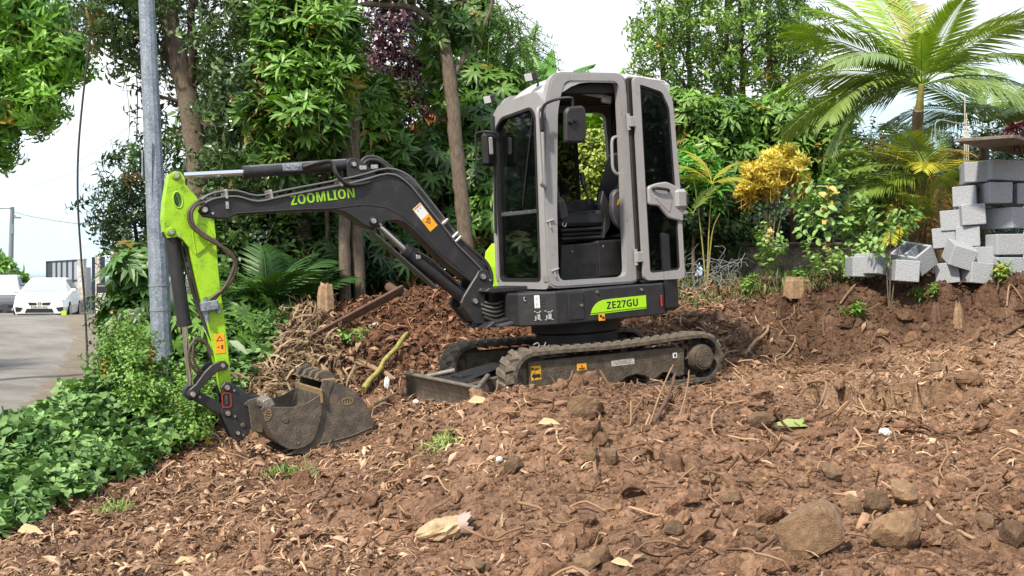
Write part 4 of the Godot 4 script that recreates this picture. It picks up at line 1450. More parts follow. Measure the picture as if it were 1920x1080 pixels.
func build_boom(ex: Node3D) -> void:
	var bm := V2([-3.267, 1.704, -3.235, 1.765, -3.143, 1.806, -2.981, 1.808, -2.802, 1.78, -2.59, 1.81, -2.007, 1.905, -1.735, 1.955, -1.643, 1.948, -1.534, 1.89, -1.438, 1.779, -1.33, 1.608, -1.122, 1.376, -0.943, 1.22, -0.875, 1.1, -0.88, 1.02, -0.94, 0.97, -1.01, 0.987, -1.066, 1.035, -1.257, 1.187, -1.396, 1.337, -1.521, 1.466, -1.605, 1.54, -1.673, 1.562, -1.761, 1.56, -1.815, 1.54, -1.845, 1.52, -1.895, 1.515, -1.938, 1.53, -1.99, 1.565, -2.058, 1.615, -2.118, 1.65, -2.179, 1.668, -2.506, 1.673, -2.975, 1.664, -3.042, 1.638, -3.155, 1.645, -3.234, 1.66])
	var m := MB.new()
	m.prism(bm, -0.085, 0.085, 0.008)
	var boom := part(ex, "boom", m, M.black, "black boom with lime lettering")
	# raised flange along the lower edge
	m = MB.new()
	m.tube(V3z([-3.0, 1.668, -2.97, 1.677, -2.506, 1.687, -2.2, 1.685, -2.0, 1.7, -1.9, 1.7, -1.76, 1.675, -1.62, 1.6, -1.5, 1.49, -1.3, 1.27, -1.1, 1.1], 0.083), 0.007, 6)
	part(boom, "flange", m, M.black)
	lettering(boom, "lettering", "ZOOMLION", Vector3(-2.283, 1.782, 0.086), 0.078, 0.53, M.letter_lime, 0.083)
	# warning label, half white half orange
	var lx := Transform3D(Basis(Vector3(0, 0, 1), -0.926), Vector3(-1.419, 1.578, 0.0))
	m = MB.new(); m.xf = lx
	m.box(Vector3(-0.063, 0, 0.0865), Vector3(0.115, 0.088, 0.004), 0.001)
	var ws := part(boom, "warning_label", m, M.white)
	m = MB.new(); m.xf = lx
	m.box(Vector3(0.057, 0, 0.0865), Vector3(0.123, 0.088, 0.004), 0.001)
	var wo := part(boom, "warning_label", m, M.orange, "orange half of the boom label with a black triangle")
	m = MB.new(); m.xf = lx
	m.box(Vector3(-0.112, 0, 0.089), Vector3(0.014, 0.078, 0.002))
	part(ws, "header", m, M.yellow)
	m = MB.new(); m.xf = lx
	m.box(Vector3(-0.088, 0.014, 0.089), Vector3(0.012, 0.014, 0.002)); m.box(Vector3(-0.085, -0.016, 0.089), Vector3(0.018, 0.01, 0.002))
	part(ws, "print", m, M.print_grey)
	m = MB.new(); m.xf = lx
	m.ring(V2([0.03, -0.028, 0.068, 0.0, 0.03, 0.028]), V2([0.034, -0.02, 0.06, 0.0, 0.034, 0.02]), 0.0882, 0.09)
	m.box(Vector3(0.044, 0, 0.089), Vector3(0.014, 0.006, 0.002)); m.box(Vector3(0.02, 0.012, 0.089), Vector3(0.008, 0.03, 0.002))
	part(wo, "print", m, M.rust)
	# steel hydraulic tubes along the top
	var path := [-3.25, 1.775, -3.144, 1.836, -2.965, 1.85, -2.803, 1.806, -2.591, 1.84, -2.009, 1.93, -1.722, 1.99, -1.536, 1.925, -1.409, 1.78, -1.188, 1.49, -1.1, 1.372, -0.98, 1.25, -0.87, 1.13]
	for k in 5:
		var pp := PackedVector3Array()
		var off := -0.045 if k == 1 else 0.0
		var zz: float = [0.075, 0.096, 0.03, -0.02, -0.07][k]
		for i in range(0, path.size(), 2):
			pp.append(Vector3(path[i] + off * (0.9 if i >= 14 else 0.1), path[i + 1] + off, zz))
		m = MB.new()
		m.tube(curve(pp, 3), 0.0085, 8)
		part(boom, "steel_tube", m, M.tube)
	for q in [[-3.045, 1.835, 0.06], [-2.7, 1.82, 0.15], [-2.13, 1.9, 0.17], [-1.24, 1.54, -0.95], [-1.13, 1.39, -0.9], [-1.155, 1.425, -0.9]]:
		m = MB.new()
		m.xf = Transform3D(Basis(Vector3(0, 0, 1), q[2]), Vector3(q[0], q[1], 0.0))
		m.box(Vector3(0, -0.01, 0.03), Vector3(0.024, 0.075, 0.16), 0.006)
		part(boom, "tube_clamp", m, M.bolt)
	m = MB.new()
	m.box(Vector3(-3.043, 1.74, 0.095), Vector3(0.026, 0.06, 0.012), 0.004)
	part(boom, "clamp_tab", m, M.bolt)
	# arm cylinder with its bracket and hoses
	var ac := cylinder(ex, "arm_cylinder", Vector3(-3.392, 1.98, 0), Vector3(-2.886, 1.992, 0), Vector3(-2.003, 2.035, 0), 0.024, 0.046)
	m = MB.new()
	m.tube(V3([-2.88, 2.028, 0.01, -2.05, 2.066, 0.01]), 0.016, 10)
	part(ac, "feed_pipe", m, M.tube)
	m = MB.new()
	m.box(Vector3(-2.5, 2.02, 0.035), Vector3(0.16, 0.06, 0.035), 0.008)
	part(ac, "valve_block", m, M.galv)
	for q in [[-2.54, 2.03], [-2.46, 2.03]]:
		m = MB.new(); m.pin(q[0], q[1], 0.05, 0.062, 0.012)
		part(ac, "valve_bolt", m, M.bolt)
	m = MB.new()
	m.prism(round_poly([-2.06, 1.92, -2.06, 2.06, -2.0, 2.09, -1.93, 2.06, -1.84, 1.97, -1.8, 1.92], 0.03, 3), 0.048, 0.066, 0.004)
	m.prism(round_poly([-2.06, 1.92, -2.06, 2.06, -2.0, 2.09, -1.93, 2.06, -1.84, 1.97, -1.8, 1.92], 0.03, 3), -0.066, -0.048, 0.004)
	part(boom, "cylinder_bracket", m, M.black)
	for q in [[-1.93, 2.0], [-1.83, 2.005]]:
		m = MB.new(); m.box(Vector3(q[0], q[1], 0.07), Vector3(0.06, 0.035, 0.03), 0.005)
		part(boom, "hose_fitting", m, M.bolt)
	for k in 2:
		m = MB.new()
		var z := 0.05 + 0.025 * k
		m.tube(curve(V3([-2.42, 2.02, z, -2.3, 2.03 + 0.02 * k, z + 0.03, -2.2, 2.05, z + 0.04, -2.17, 1.95, z + 0.06, -2.08, 1.87, z + 0.05, -1.95, 1.87, z + 0.03, -1.85, 1.895, z])), 0.013, 8)
		part(ac, "hose", m, M.rubber_hose)
	m = MB.new()
	m.tube(curve(V3([-1.92, 2.04, -0.03, -1.86, 2.09, -0.03, -1.78, 2.09, -0.02, -1.72, 2.05, 0.0, -1.64, 1.98, 0.0])), 0.016, 8)
	m.tube(curve(V3([-1.92, 2.02, 0.02, -1.86, 2.065, 0.02, -1.78, 2.06, 0.02, -1.72, 2.02, 0.02, -1.66, 1.97, 0.03])), 0.014, 8)
	part(boom, "hose", m, M.rubber_hose)
	# boom cylinder and its guard
	var bc_ := cylinder(ex, "boom_cylinder", Vector3(-1.843, 1.572, 0), Vector3(-1.593, 1.327, 0), Vector3(-1.032, 0.853, 0), 0.026, 0.058)
	m = MB.new()
	m.xf = Transform3D(Basis(Vector3(0, 0, 1), -0.75), Vector3(-1.62, 1.25, 0.0))
	m.box(Vector3(0.02, 0.0, 0), Vector3(0.74, 0.016, 0.12), 0.004)
	part(bc_, "rod_guard", m, M.shell)
	m = MB.new()
	m.tube(curve(V3([-1.5, 1.3, 0.06, -1.4, 1.235, 0.075, -1.25, 1.1, 0.07, -1.13, 0.99, 0.06])), 0.011, 8)
	part(bc_, "hose", m, M.rubber_hose)
	m = MB.new()
	m.box(Vector3(-1.49, 1.255, 0.055), Vector3(0.045, 0.04, 0.02), 0.006)
	part(bc_, "grease_fitting", m, M.bolt)
	# boom foot bracket
	var br := V2([-1.005, 1.07, -0.985, 1.105, -0.945, 1.12, -0.9, 1.109, -0.873, 1.061, -0.857, 0.966, -0.8, 0.95, -0.8, 0.93, -0.911, 0.93, -0.934, 0.894, -0.95, 0.656, -1.04, 0.663, -1.156, 0.819, -1.163, 0.85, -1.137, 0.902, -1.041, 1.026])
	m = MB.new()
	m.prism(br, 0.09, 0.13, 0.008)
	m.prism(br, -0.13, -0.09, 0.008)
	m.prism(V2([-1.03, 0.68, -0.95, 0.68, -0.94, 0.86, -1.0, 0.86, -1.12, 0.8]), -0.1, 0.1, 0.005)
	part(ex, "boom_bracket", m, M.black)
	pins(boom, [[-0.945, 1.054, 0.13, 0.032], [-1.032, 0.853, 0.13, 0.03], [-1.875, 1.568, 0.09, 0.03], [-3.215, 1.714, 0.09, 0.03], [-2.003, 2.03, 0.066, 0.026]])
	m = MB.new(); m.pin(-0.975, 0.945, 0.12, 0.142, 0.013)
	part(boom, "grease_nipple", m, M.bolt)
	for k in 3:
		m = MB.new()
		m.tube(curve(V3([-1.12, 1.38 - 0.02 * k, 0.07 - 0.05 * k, -1.0, 1.28, 0.08 - 0.05 * k, -0.88, 1.16, 0.09 - 0.05 * k, -0.85, 1.02, 0.1 - 0.05 * k, -0.9, 0.9, 0.1 - 0.05 * k])), 0.016, 8)
		part(boom, "hose", m, M.rubber_hose)

func build_stick(ex: Node3D) -> void:
	# plates of the arm head with the oval hole, split in two outlines that meet in the hole
	var m := MB.new()
	var hole := PackedVector2Array()
	for i in 16:
		var a := TAU * i / 16.0
		hole.append(Vector2(-3.405 + 0.034 * cos(a) - 0.004 * sin(a), 1.795 + 0.062 * sin(a)))
	var out_p := V2([-3.458, 1.971, -3.437, 2.002, -3.401, 2.013, -3.367, 2.001, -3.349, 1.972, -3.342, 1.908, -3.28, 1.83, -3.255, 1.789, -3.208, 1.72, -3.151, 1.619, -3.142, 1.505, -3.22, 1.43, -3.303, 1.376, -3.339, 1.426, -3.39, 1.497, -3.423, 1.519, -3.502, 1.515, -3.518, 1.56, -3.519, 1.659, -3.503, 1.778, -3.475, 1.904])
	out_p.reverse()      # now anticlockwise or clockwise, as the hole needs the other way
	var k0 := 0
	var best := 9.0
	for i in out_p.size():
		if out_p[i].distance_to(Vector2(-3.5, 1.795)) < best:
			best = out_p[i].distance_to(Vector2(-3.5, 1.795)); k0 = i
	var key := PackedVector2Array()
	for i in out_p.size() + 1:
		key.append(out_p[(k0 + i) % out_p.size()])
	key[key.size() - 1] += Vector2(0.0004, 0.0006)
	var cw := Geometry2D.is_polygon_clockwise(out_p)
	for i in 17:
		var q := (8 + (i if cw else -i) + 32) % 16
		key.append(hole[q] + (Vector2(0, 0.0006) if i == 0 else Vector2.ZERO))
	m.prism(key, -0.075, 0.075, 0.0)
	var arm := part(ex, "arm", m, M.lime, "lime green arm with worn paint")
	# stiffened rim of the hole
	m = MB.new()
	var rim := PackedVector3Array()
	for i in 17: rim.append(Vector3(hole[i % 16].x, hole[i % 16].y, 0.075))
	m.tube(rim, 0.006, 6, false)
	part(arm, "hole_rim", m, M.lime)
	m = MB.new()
	m.prism(V2([-3.14, 1.66, -3.138, 1.505, -3.134, 1.208, -3.126, 1.031, -3.11, 0.784, -3.1, 0.53, -3.1, 0.36, -3.121, 0.3, -3.165, 0.3, -3.185, 0.373, -3.215, 0.618, -3.277, 1.006, -3.311, 1.207, -3.345, 1.44, -3.3, 1.6]), -0.06, 0.062, 0.006)
	part(arm, "arm_box", m, M.lime)
	# gusset seam on the head plate
	m = MB.new()
	m.tube(curve(V3z([-3.3, 1.385, -3.305, 1.45, -3.31, 1.56, -3.27, 1.61, -3.21, 1.6, -3.17, 1.53, -3.155, 1.47], 0.075), 5), 0.005, 6)
	part(arm, "weld_seam", m, M.lime)
	pins(arm, [[-3.405, 1.975, 0.078, 0.028], [-3.472, 1.558, 0.078, 0.028]], M.lime)
	pins(arm, [[-3.164, 0.526, 0.1, 0.024], [-3.14, 0.352, 0.1, 0.026]])
	# warning label
	m = MB.new()
	m.box(Vector3(-3.165, 0.69, 0.0635), Vector3(0.074, 0.15, 0.004), 0.001)
	var wl := part(arm, "warning_label", m, M.orange)
	m = MB.new()
	m.ring(V2([-3.192, 0.71, -3.138, 0.71, -3.165, 0.752]), V2([-3.183, 0.715, -3.147, 0.715, -3.165, 0.743]), 0.0652, 0.067)
	m.box(Vector3(-3.178, 0.665, 0.066), Vector3(0.02, 0.006, 0.002)); m.box(Vector3(-3.15, 0.664, 0.066), Vector3(0.014, 0.03, 0.002))
	part(wl, "print", m, M.rust)
	# valve block with fittings
	m = MB.new()
	m.xf = Transform3D(Basis(Vector3(0, 0, 1), 0.08), Vector3(-3.23, 0.985, 0.09))
	m.box(Vector3(0.0, 0.0, 0), Vector3(0.13, 0.075, 0.06), 0.008)
	m.cyl(Vector3(-0.03, -0.03, 0.0), Vector3(-0.03, -0.12, 0.0), 0.018, 10)
	m.cyl(Vector3(0.06, -0.02, 0.0), Vector3(0.065, -0.06, 0.0), 0.022, 10)
	m.cyl(Vector3(-0.02, 0.03, 0.0), Vector3(-0.02, 0.07, 0.0), 0.014, 8)
	m.cyl(Vector3(0.02, 0.03, 0.0), Vector3(0.02, 0.07, 0.0), 0.014, 8)
	part(arm, "valve_block", m, M.galv)
	# hoses hanging in a loop from the boom to the valve
	for k in 2:
		m = MB.new()
		var e := 0.022 * k
		m.tube(curve(V3([-3.24 + e, 1.79 - e, 0.1, -3.3 + e, 1.75, 0.115, -3.345 + e, 1.69, 0.13, -3.335 + e, 1.6, 0.135, -3.27 + e, 1.53, 0.14, -3.176 + e, 1.46, 0.15, -3.07, 1.39 - e, 0.15, -3.02 - e * 0.3, 1.31, 0.14, -3.035 - e, 1.21, 0.13, -3.1 - e * 0.5, 1.12, 0.12, -3.2 + e, 1.05, 0.1, -3.245 + e * 2, 1.01, 0.09]), 5), 0.0135, 8)
		part(arm, "loop_hose", m, M.hose_brown)
	for k in 3:
		m = MB.new()
		var e := 0.03 * k
		m.tube(curve(V3([-3.4 + e, 1.5, -0.02 + e, -3.36 + e, 1.25, 0.01, -3.31 + e * 0.7, 1.02, 0.0, -3.27 + e * 0.5, 0.86, 0.03, -3.22 + e * 0.2, 0.72, 0.05])), 0.013, 8)
		part(arm, "feed_hose", m, M.rubber_hose)
	for k in 2:
		m = MB.new()
		var e := 0.03 * k
		m.tube(curve(V3([-3.235, 0.6 + e, 0.05, -3.27, 0.7 + e * 0.4, 0.05, -3.35, 0.73 + e * 0.3, 0.06, -3.4 + e, 0.66, 0.07, -3.4 + e, 0.58, 0.07, -3.36 + e, 0.5, 0.06, -3.3 + e, 0.44, 0.04])), 0.012, 8)
		part(arm, "bucket_hose", m, M.hose_brown)
	cylinder(ex, "bucket_cylinder", Vector3(-3.392, 0.336, 0), Vector3(-3.408, 0.84, 0), Vector3(-3.46, 1.555, 0), 0.022, 0.052)
	# linkage
	var lev := V2([-3.187, 0.56, -3.145, 0.56, -3.118, 0.52, -3.141, 0.486, -3.191, 0.491, -3.271, 0.435, -3.339, 0.366, -3.37, 0.31, -3.406, 0.292, -3.438, 0.326, -3.426, 0.369, -3.373, 0.408, -3.305, 0.49, -3.251, 0.536])
	m = MB.new()
	m.prism(lev, 0.085, 0.115, 0.006)
	m.prism(lev, -0.115, -0.085, 0.006)
	var lk := part(ex, "rocker_link", m, M.black)
	m = MB.new()
	m.prism(V2([-3.42, 0.35, -3.39, 0.372, -3.14, 0.205, -3.125, 0.15, -3.155, 0.118, -3.2, 0.145, -3.43, 0.305]), -0.075, 0.075, 0.008)
	part(ex, "push_link", m, M.black)
	pins(lk, [[-3.403, 0.332, 0.115, 0.026]])

func build_bucket_on(ex: Node3D) -> void:
	# quick coupler
	var m := MB.new()
	var cp := V2([-3.19, 0.36, -3.155, 0.398, -3.1, 0.385, -2.97, 0.275, -2.9, 0.27, -2.84, 0.235, -2.86, 0.1, -2.9, 0.02, -2.988, 0.013, -3.003, -0.024, -3.051, -0.064, -3.084, -0.068, -3.121, -0.048, -3.176, 0.088, -3.2, 0.168, -3.176, 0.27])
	m.prism(cp, 0.06, 0.1, 0.006)
	m.prism(cp, -0.1, -0.06, 0.006)
	m.prism(V2([-3.1, 0.3, -2.95, 0.22, -2.9, 0.06, -3.05, 0.02, -3.12, 0.1]), -0.07, 0.07, 0.005)
	var c := part(ex, "quick_coupler", m, M.black)
	pins(c, [[-3.148, 0.155, 0.1, 0.026], [-3.083, -0.005, 0.1, 0.02]])
	m = MB.new()
	m.ring(round_poly([-3.19, 0.2, -3.115, 0.2, -3.115, 0.315, -3.19, 0.315], 0.02, 2), round_poly([-3.182, 0.207, -3.123, 0.207, -3.123, 0.308, -3.182, 0.308], 0.018, 2), 0.1, 0.106)
	part(c, "red_tag", m, M.red)
	m = MB.new()
	m.box(Vector3(-3.152, 0.258, 0.104), Vector3(0.014, 0.07, 0.006), 0.002)
	part(c, "lock_window", m, M.frame_dirty)
	for q in [[-3.0, 0.21], [-2.95, 0.1], [-3.04, 0.05]]:
		m = MB.new(); m.pin(q[0], q[1], 0.1, 0.11, 0.02)
		part(c, "coupler_bolt", m, M.frame_dirty)
	# the grading bucket held by the coupler: two side plates and a curved shell
	var side := V2([-2.955, 0.186, -2.93, 0.208, -2.832, 0.191, -2.702, 0.176, -2.595, 0.196, -2.484, 0.248, -2.479, 0.13, -2.505, 0.04, -2.53, -0.034, -2.555, -0.08, -2.59, -0.118, -2.64, -0.14, -2.698, -0.15, -2.763, -0.141, -2.82, -0.1, -2.862, -0.057, -2.907, 0.039, -2.939, 0.133])
	m = MB.new()
	var hz := 0.34
	m.prism(side, hz - 0.014, hz, 0.003)
	var bk := part(ex, "grading_bucket", m, M.steel, "muddy grading bucket on the coupler, tucked into the loose bucket")
	m = MB.new()
	m.prism(side, -hz, -hz + 0.014, 0.003)
	part(bk, "side_plate", m, M.steel)
	m = MB.new()
	var bp := [-2.484, 0.248, -2.479, 0.13, -2.505, 0.04, -2.53, -0.034, -2.555, -0.08, -2.59, -0.118, -2.64, -0.14, -2.698, -0.15, -2.763, -0.141, -2.82, -0.1, -2.862, -0.057, -2.907, 0.039, -2.939, 0.133, -2.955, 0.186]
	for i in range(0, bp.size() - 2, 2):
		var a := Vector2(bp[i], bp[i + 1]); var b := Vector2(bp[i + 2], bp[i + 3])
		var t := (b - a).normalized()
		var nn := Vector2(-t.y, t.x) * -1.0
		if nn.dot(a - Vector2(-2.7, 0.1)) < 0: nn = -nn
		var ai := a - nn * 0.012; var bi := b - nn * 0.012
		m.quado(Vector3(a.x, a.y, -hz), Vector3(a.x, a.y, hz), Vector3(b.x, b.y, hz), Vector3(b.x, b.y, -hz), Vector3(nn.x, nn.y, 0))
		m.quado(Vector3(ai.x, ai.y, -hz), Vector3(ai.x, ai.y, hz), Vector3(bi.x, bi.y, hz), Vector3(bi.x, bi.y, -hz), -Vector3(nn.x, nn.y, 0))
	part(bk, "bucket_shell", m, M.steel)
	m = MB.new()
	m.box(Vector3(-2.48, 0.235, 0), Vector3(0.02, 0.11, hz * 2 + 0.03), 0.004)
	part(bk, "cutting_edge", m, M.worn)
	m = MB.new()
	for z in [-0.12, 0.12]:
		m.prism(V2([-3.0, 0.24, -2.9, 0.26, -2.86, 0.2, -2.9, -0.02, -2.98, 0.0]), z - 0.012, z + 0.012, 0.003)
	part(bk, "hanger_ear", m, M.steel)
	m = MB.new()
	m.prism(round_poly([-2.935, 0.245, -2.87, 0.27, -2.835, 0.205, -2.925, 0.185], 0.015, 2), 0.1, hz - 0.016, 0.004)
	part(bk, "top_bar", m, M.blade_edge)
	emblem(bk, Transform3D(Basis(Vector3(0, 0, 1), 1.25), Vector3(-2.905, 0.14, hz)), 0.045)
	m = MB.new(); m.pin(-2.77, 0.083, hz - 0.002, hz + 0.006, 0.026)
	part(bk, "drain_plug", m, M.steel)
	for q in [[-2.71, -0.105], [-2.685, -0.103]]:
		m = MB.new(); m.pin(q[0], q[1], hz - 0.002, hz + 0.004, 0.008)
		part(bk, "shiny_rivet", m, M.bolt)

# a cut oval badge: a ring with three slots, standing proud of the plate
func emblem(parent: Node, xf: Transform3D, r: float) -> void:
	var m := MB.new()
	m.xf = xf
	var o := PackedVector2Array(); var i_ := PackedVector2Array()
	for i in 18:
		var a := TAU * i / 18
		o.append(Vector2(cos(a) * r, sin(a) * r * 0.62))
		i_.append(Vector2(cos(a) * r * 0.78, sin(a) * r * 0.42))
	m.ring(o, i_, -0.001, 0.004)
	for k in 3:
		m.box(Vector3((k - 1) * r * 0.42, 0, 0.001), Vector3(r * 0.16, r * 0.9, 0.006))
	part(parent, "cut_badge", m, M.worn)

func build_bucket_loose(base: Transform3D) -> void:
	var at := Transform3D(Basis(), Vector3(-2.3, -0.2, 0.0))
	var bx := base * at
	var bk := thing("digging_bucket", "muddy brown digging bucket standing on the soil around the grading bucket", "bucket", bx.origin, bx.basis)
	var off := -Vector3(-2.3, -0.2, 0.0)
	var xf := Transform3D(Basis(), off)
	var hz := 0.315
	var side := V2([-2.445, 0.345, -2.36, 0.338, -2.3, 0.3, -2.23, 0.255, -2.16, 0.193, -2.11, 0.12, -2.085, 0.06, -2.068, -0.02, -2.07, -0.09, -2.17, -0.125, -2.28, -0.165, -2.311, -0.205, -2.55, -0.2, -2.776, -0.186, -2.7, -0.15, -2.64, -0.09, -2.55, 0.1, -2.48, 0.25])
	var m := MB.new(); m.xf = xf
	m.prism(side, hz - 0.016, hz, 0.003)
	part(bk, "side_plate", m, M.steel)
	m = MB.new(); m.xf = xf
	m.prism(side, -hz, -hz + 0.016, 0.003)
	part(bk, "side_plate", m, M.steel)
	# side cutter strip and the lower weld
	m = MB.new(); m.xf = xf
	m.prism(V2([-2.452, 0.355, -2.4, 0.35, -2.37, 0.33, -2.56, -0.12, -2.66, -0.17, -2.776, -0.19, -2.7, -0.15, -2.6, 0.0]), hz - 0.001, hz + 0.008, 0.003)
	part(bk, "side_cutter", m, M.steel)
	m = MB.new(); m.xf = xf
	m.tube(curve(V3z([-2.52, -0.135, -2.4, -0.125, -2.25, -0.105, -2.14, -0.075, -2.08, -0.06], hz), 4), 0.007, 6)
	part(bk, "weld_seam", m, M.steel)
	m = MB.new(); m.xf = xf
	var bp := [-2.36, 0.338, -2.3, 0.3, -2.23, 0.255, -2.16, 0.193, -2.11, 0.12, -2.085, 0.06, -2.068, -0.02, -2.07, -0.09, -2.17, -0.125, -2.28, -0.165, -2.311, -0.205, -2.55, -0.2, -2.776, -0.186]
	for i in range(0, bp.size() - 2, 2):
		var a := Vector2(bp[i], bp[i + 1]); var b := Vector2(bp[i + 2], bp[i + 3])
		var t := (b - a).normalized()
		var nn := Vector2(t.y, -t.x)
		if nn.dot(a - Vector2(-2.4, 0.05)) < 0: nn = -nn
		var ai := a - nn * 0.014; var bi := b - nn * 0.014
		m.quado(Vector3(a.x, a.y, -hz), Vector3(a.x, a.y, hz), Vector3(b.x, b.y, hz), Vector3(b.x, b.y, -hz), Vector3(nn.x, nn.y, 0))
		m.quado(Vector3(ai.x, ai.y, -hz), Vector3(ai.x, ai.y, hz), Vector3(bi.x, bi.y, hz), Vector3(bi.x, bi.y, -hz), -Vector3(nn.x, nn.y, 0))
	part(bk, "bucket_shell", m, M.steel)
	m = MB.new(); m.xf = xf
	m.box(Vector3(-2.4, 0.345, 0), Vector3(0.1, 0.024, hz * 2), 0.005)
	part(bk, "lip", m, M.worn)
	for k in 4:
		var z := -0.26 + 0.165 * k
		m = MB.new(); m.xf = xf
		m.prism(V2([-2.33, 0.35, -2.36, 0.4, -2.41, 0.425, -2.47, 0.41, -2.5, 0.36, -2.455, 0.365, -2.42, 0.33]), z - 0.025, z + 0.025, 0.006)
		part(bk, "tooth", m, M.steel)
	emblem(bk, Transform3D(Basis(Vector3(0, 0, 1), -0.05), Vector3(-2.265, 0.17, hz) + off), 0.05)


# ---------------------------------------------------------------- leaves
func blade(m: MB, base: Vector3, dir: Vector3, up: Vector3, ln: float, wd: float, droop: float, fold := 0.25, blunt := false) -> void:
	var side := dir.cross(up).normalized()
	var u := side.cross(dir).normalized()
	var ts := [0.0, 0.3, 0.68, 1.0]
	var ws := [0.08, 0.85, 1.0, 0.5] if blunt else [0.1, 1.0, 0.78, 0.0]
	var prev := []
	for k in 4:
		var t: float = ts[k]
		var c := base + dir * ln * t + Vector3(0, -1, 0) * droop * ln * t * t
		var w: float = ws[k] * wd * 0.5
		var lift := u * w * fold
		var cur := [c + side * w + lift, c, c - side * w + lift]
		if k > 0:
			m.quad(prev[0], prev[1], cur[1], cur[0])
			m.quad(prev[1], prev[2], cur[2], cur[1])
		prev = cur

func shade_col(r: RandomNumberGenerator, lo := 0.72) -> Color:
	var v := r.randf_range(lo, 1.0)
	return Color(v, v, v * r.randf_range(0.85, 1.0))

func cl_rosette(n: int, ln: float, wd: float, el0: float, el1: float, droop: float, sd: int) -> MB:
	var r := RandomNumberGenerator.new(); r.seed = sd
	var m := MB.new()
	for i in n:
		var a := TAU * i / n * 1.0 + r.randf_range(-0.3, 0.3)
		var e := r.randf_range(el0, el1)
		var d := Vector3(cos(a) * cos(e), sin(e), sin(a) * cos(e))
		m.col = shade_col(r)
		var l := ln * r.randf_range(0.7, 1.15)
		blade(m, d * 0.03 + Vector3(0, r.randf_range(-0.06, 0.03) * ln * 4.0, 0), d, Vector3.UP + Vector3(r.randfn() * 0.25, 0, r.randfn() * 0.25), l, wd * r.randf_range(0.8, 1.15), droop * r.randf_range(0.5, 1.4))
	m.col = Color(0.75, 0.62, 0.5)
	m.tube(V3([0, -0.24, 0, 0.01, 0.0, 0]), [0.006, 0.004], 4, false)
	return m

# leaves along a twig that lies along +y
func cl_spray(n: int, twig: float, ln: float, wd: float, out: float, droop: float, sd: int, blunt := false) -> MB:
	var r := RandomNumberGenerator.new(); r.seed = sd
	var m := MB.new()
	for i in n:
		var t := (i + 0.5) / n
		var a := i * 2.4 + r.randf_range(-0.4, 0.4)
		var d := (Vector3(cos(a), 0, sin(a)) * out + Vector3.UP * r.randf_range(0.15, 0.7)).normalized()
		m.col = shade_col(r, 0.66)
		blade(m, Vector3(0, t * twig, 0), d, Vector3.UP + Vector3(r.randfn() * 0.5, 0, r.randfn() * 0.5), ln * r.randf_range(0.65, 1.15), wd * r.randf_range(0.8, 1.2), droop * r.randf_range(0.3, 1.4), 0.22, blunt)
	m.col = Color(0.7, 0.6, 0.48)
	m.tube(V3([0, -0.05, 0, 0.01, twig * 0.5, 0, 0, twig, 0.01]), [0.006, 0.005, 0.003], 4, false)
	return m

# hand-shaped leaves on stalks
func cl_palmate(leaves: int, lobes: int, ln: float, wd: float, sd: int) -> MB:
	var r := RandomNumberGenerator.new(); r.seed = sd
	var m := MB.new()
	for i in leaves:
		var a := TAU * i / leaves + r.randf_range(-0.4, 0.4)
		var e := r.randf_range(0.1, 0.8)
		var d := Vector3(cos(a) * cos(e), sin(e), sin(a) * cos(e))
		var tip := d * ln * r.randf_range(0.7, 1.2)
		m.col = Color(0.8, 0.75, 0.6)
		m.tube(PackedVector3Array([Vector3.ZERO, tip]), 0.004, 4, false)
		m.col = shade_col(r)
		var flat := Vector3(d.x, 0, d.z).normalized()
		var nrm := (Vector3.UP + flat * 0.5 + Vector3(r.randfn(), 0, r.randfn()) * 0.2).normalized()
		var f := (flat - nrm * flat.dot(nrm)).normalized()
		var s := f.cross(nrm)
		for k in lobes:
			var b := lerpf(-2.1, 2.1, float(k) / (lobes - 1))
			var ld := (f * cos(b) + s * sin(b)).normalized()
			blade(m, tip, ld, nrm, ln * (0.95 - 0.2 * absf(b) / 2.1), wd, 0.25, 0.2)
	return m

# rounded climbing-plant leaves facing up and out
func cl_vine(n: int, spread: float, sz: float, sd: int) -> MB:
	var r := RandomNumberGenerator.new(); r.seed = sd
	var m := MB.new()
	for i in n:
		var p := Vector3(r.randf_range(-1, 1) * spread, r.randf_range(0, 0.8) * spread, r.randf_range(-1, 1) * spread)
		var a := r.randf() * TAU
		var nrm := (Vector3.UP * 0.9 + Vector3(r.randfn() * 0.45, 0, 0.45 + r.randfn() * 0.45)).normalized()
		var f := Vector3(cos(a), -0.3, sin(a))
		f = (f - nrm * f.dot(nrm)).normalized()
		m.col = shade_col(r, 0.6)
		var s := sz * r.randf_range(0.6, 1.2)
		var side := f.cross(nrm)
		var fold := nrm * s * 0.12
		var c0 := p - f * s * 0.1
		var tip := p + f * s * 0.62 - nrm * s * 0.1
		var mid := p + f * s * 0.2
		for q in [1.0, -1.0]:
			var w1: Vector3 = p - f * s * 0.25 + side * s * 0.22 * q + fold
			var w2: Vector3 = p + f * s * 0.02 + side * s * 0.45 * q + fold * 1.3
			var w3: Vector3 = p + f * s * 0.34 + side * s * 0.3 * q + fold
			m.tri(c0, w1, w2)
			m.tri(c0, w2, mid)
			m.tri(mid, w2, w3)
			m.tri(mid, w3, tip)
	m.col = Color(0.6, 0.7, 0.4)
	m.tube(V3([-spread, 0, 0, 0, spread * 0.4, spread * 0.3, spread, 0.05, 0]), 0.004, 4, false)
	return m

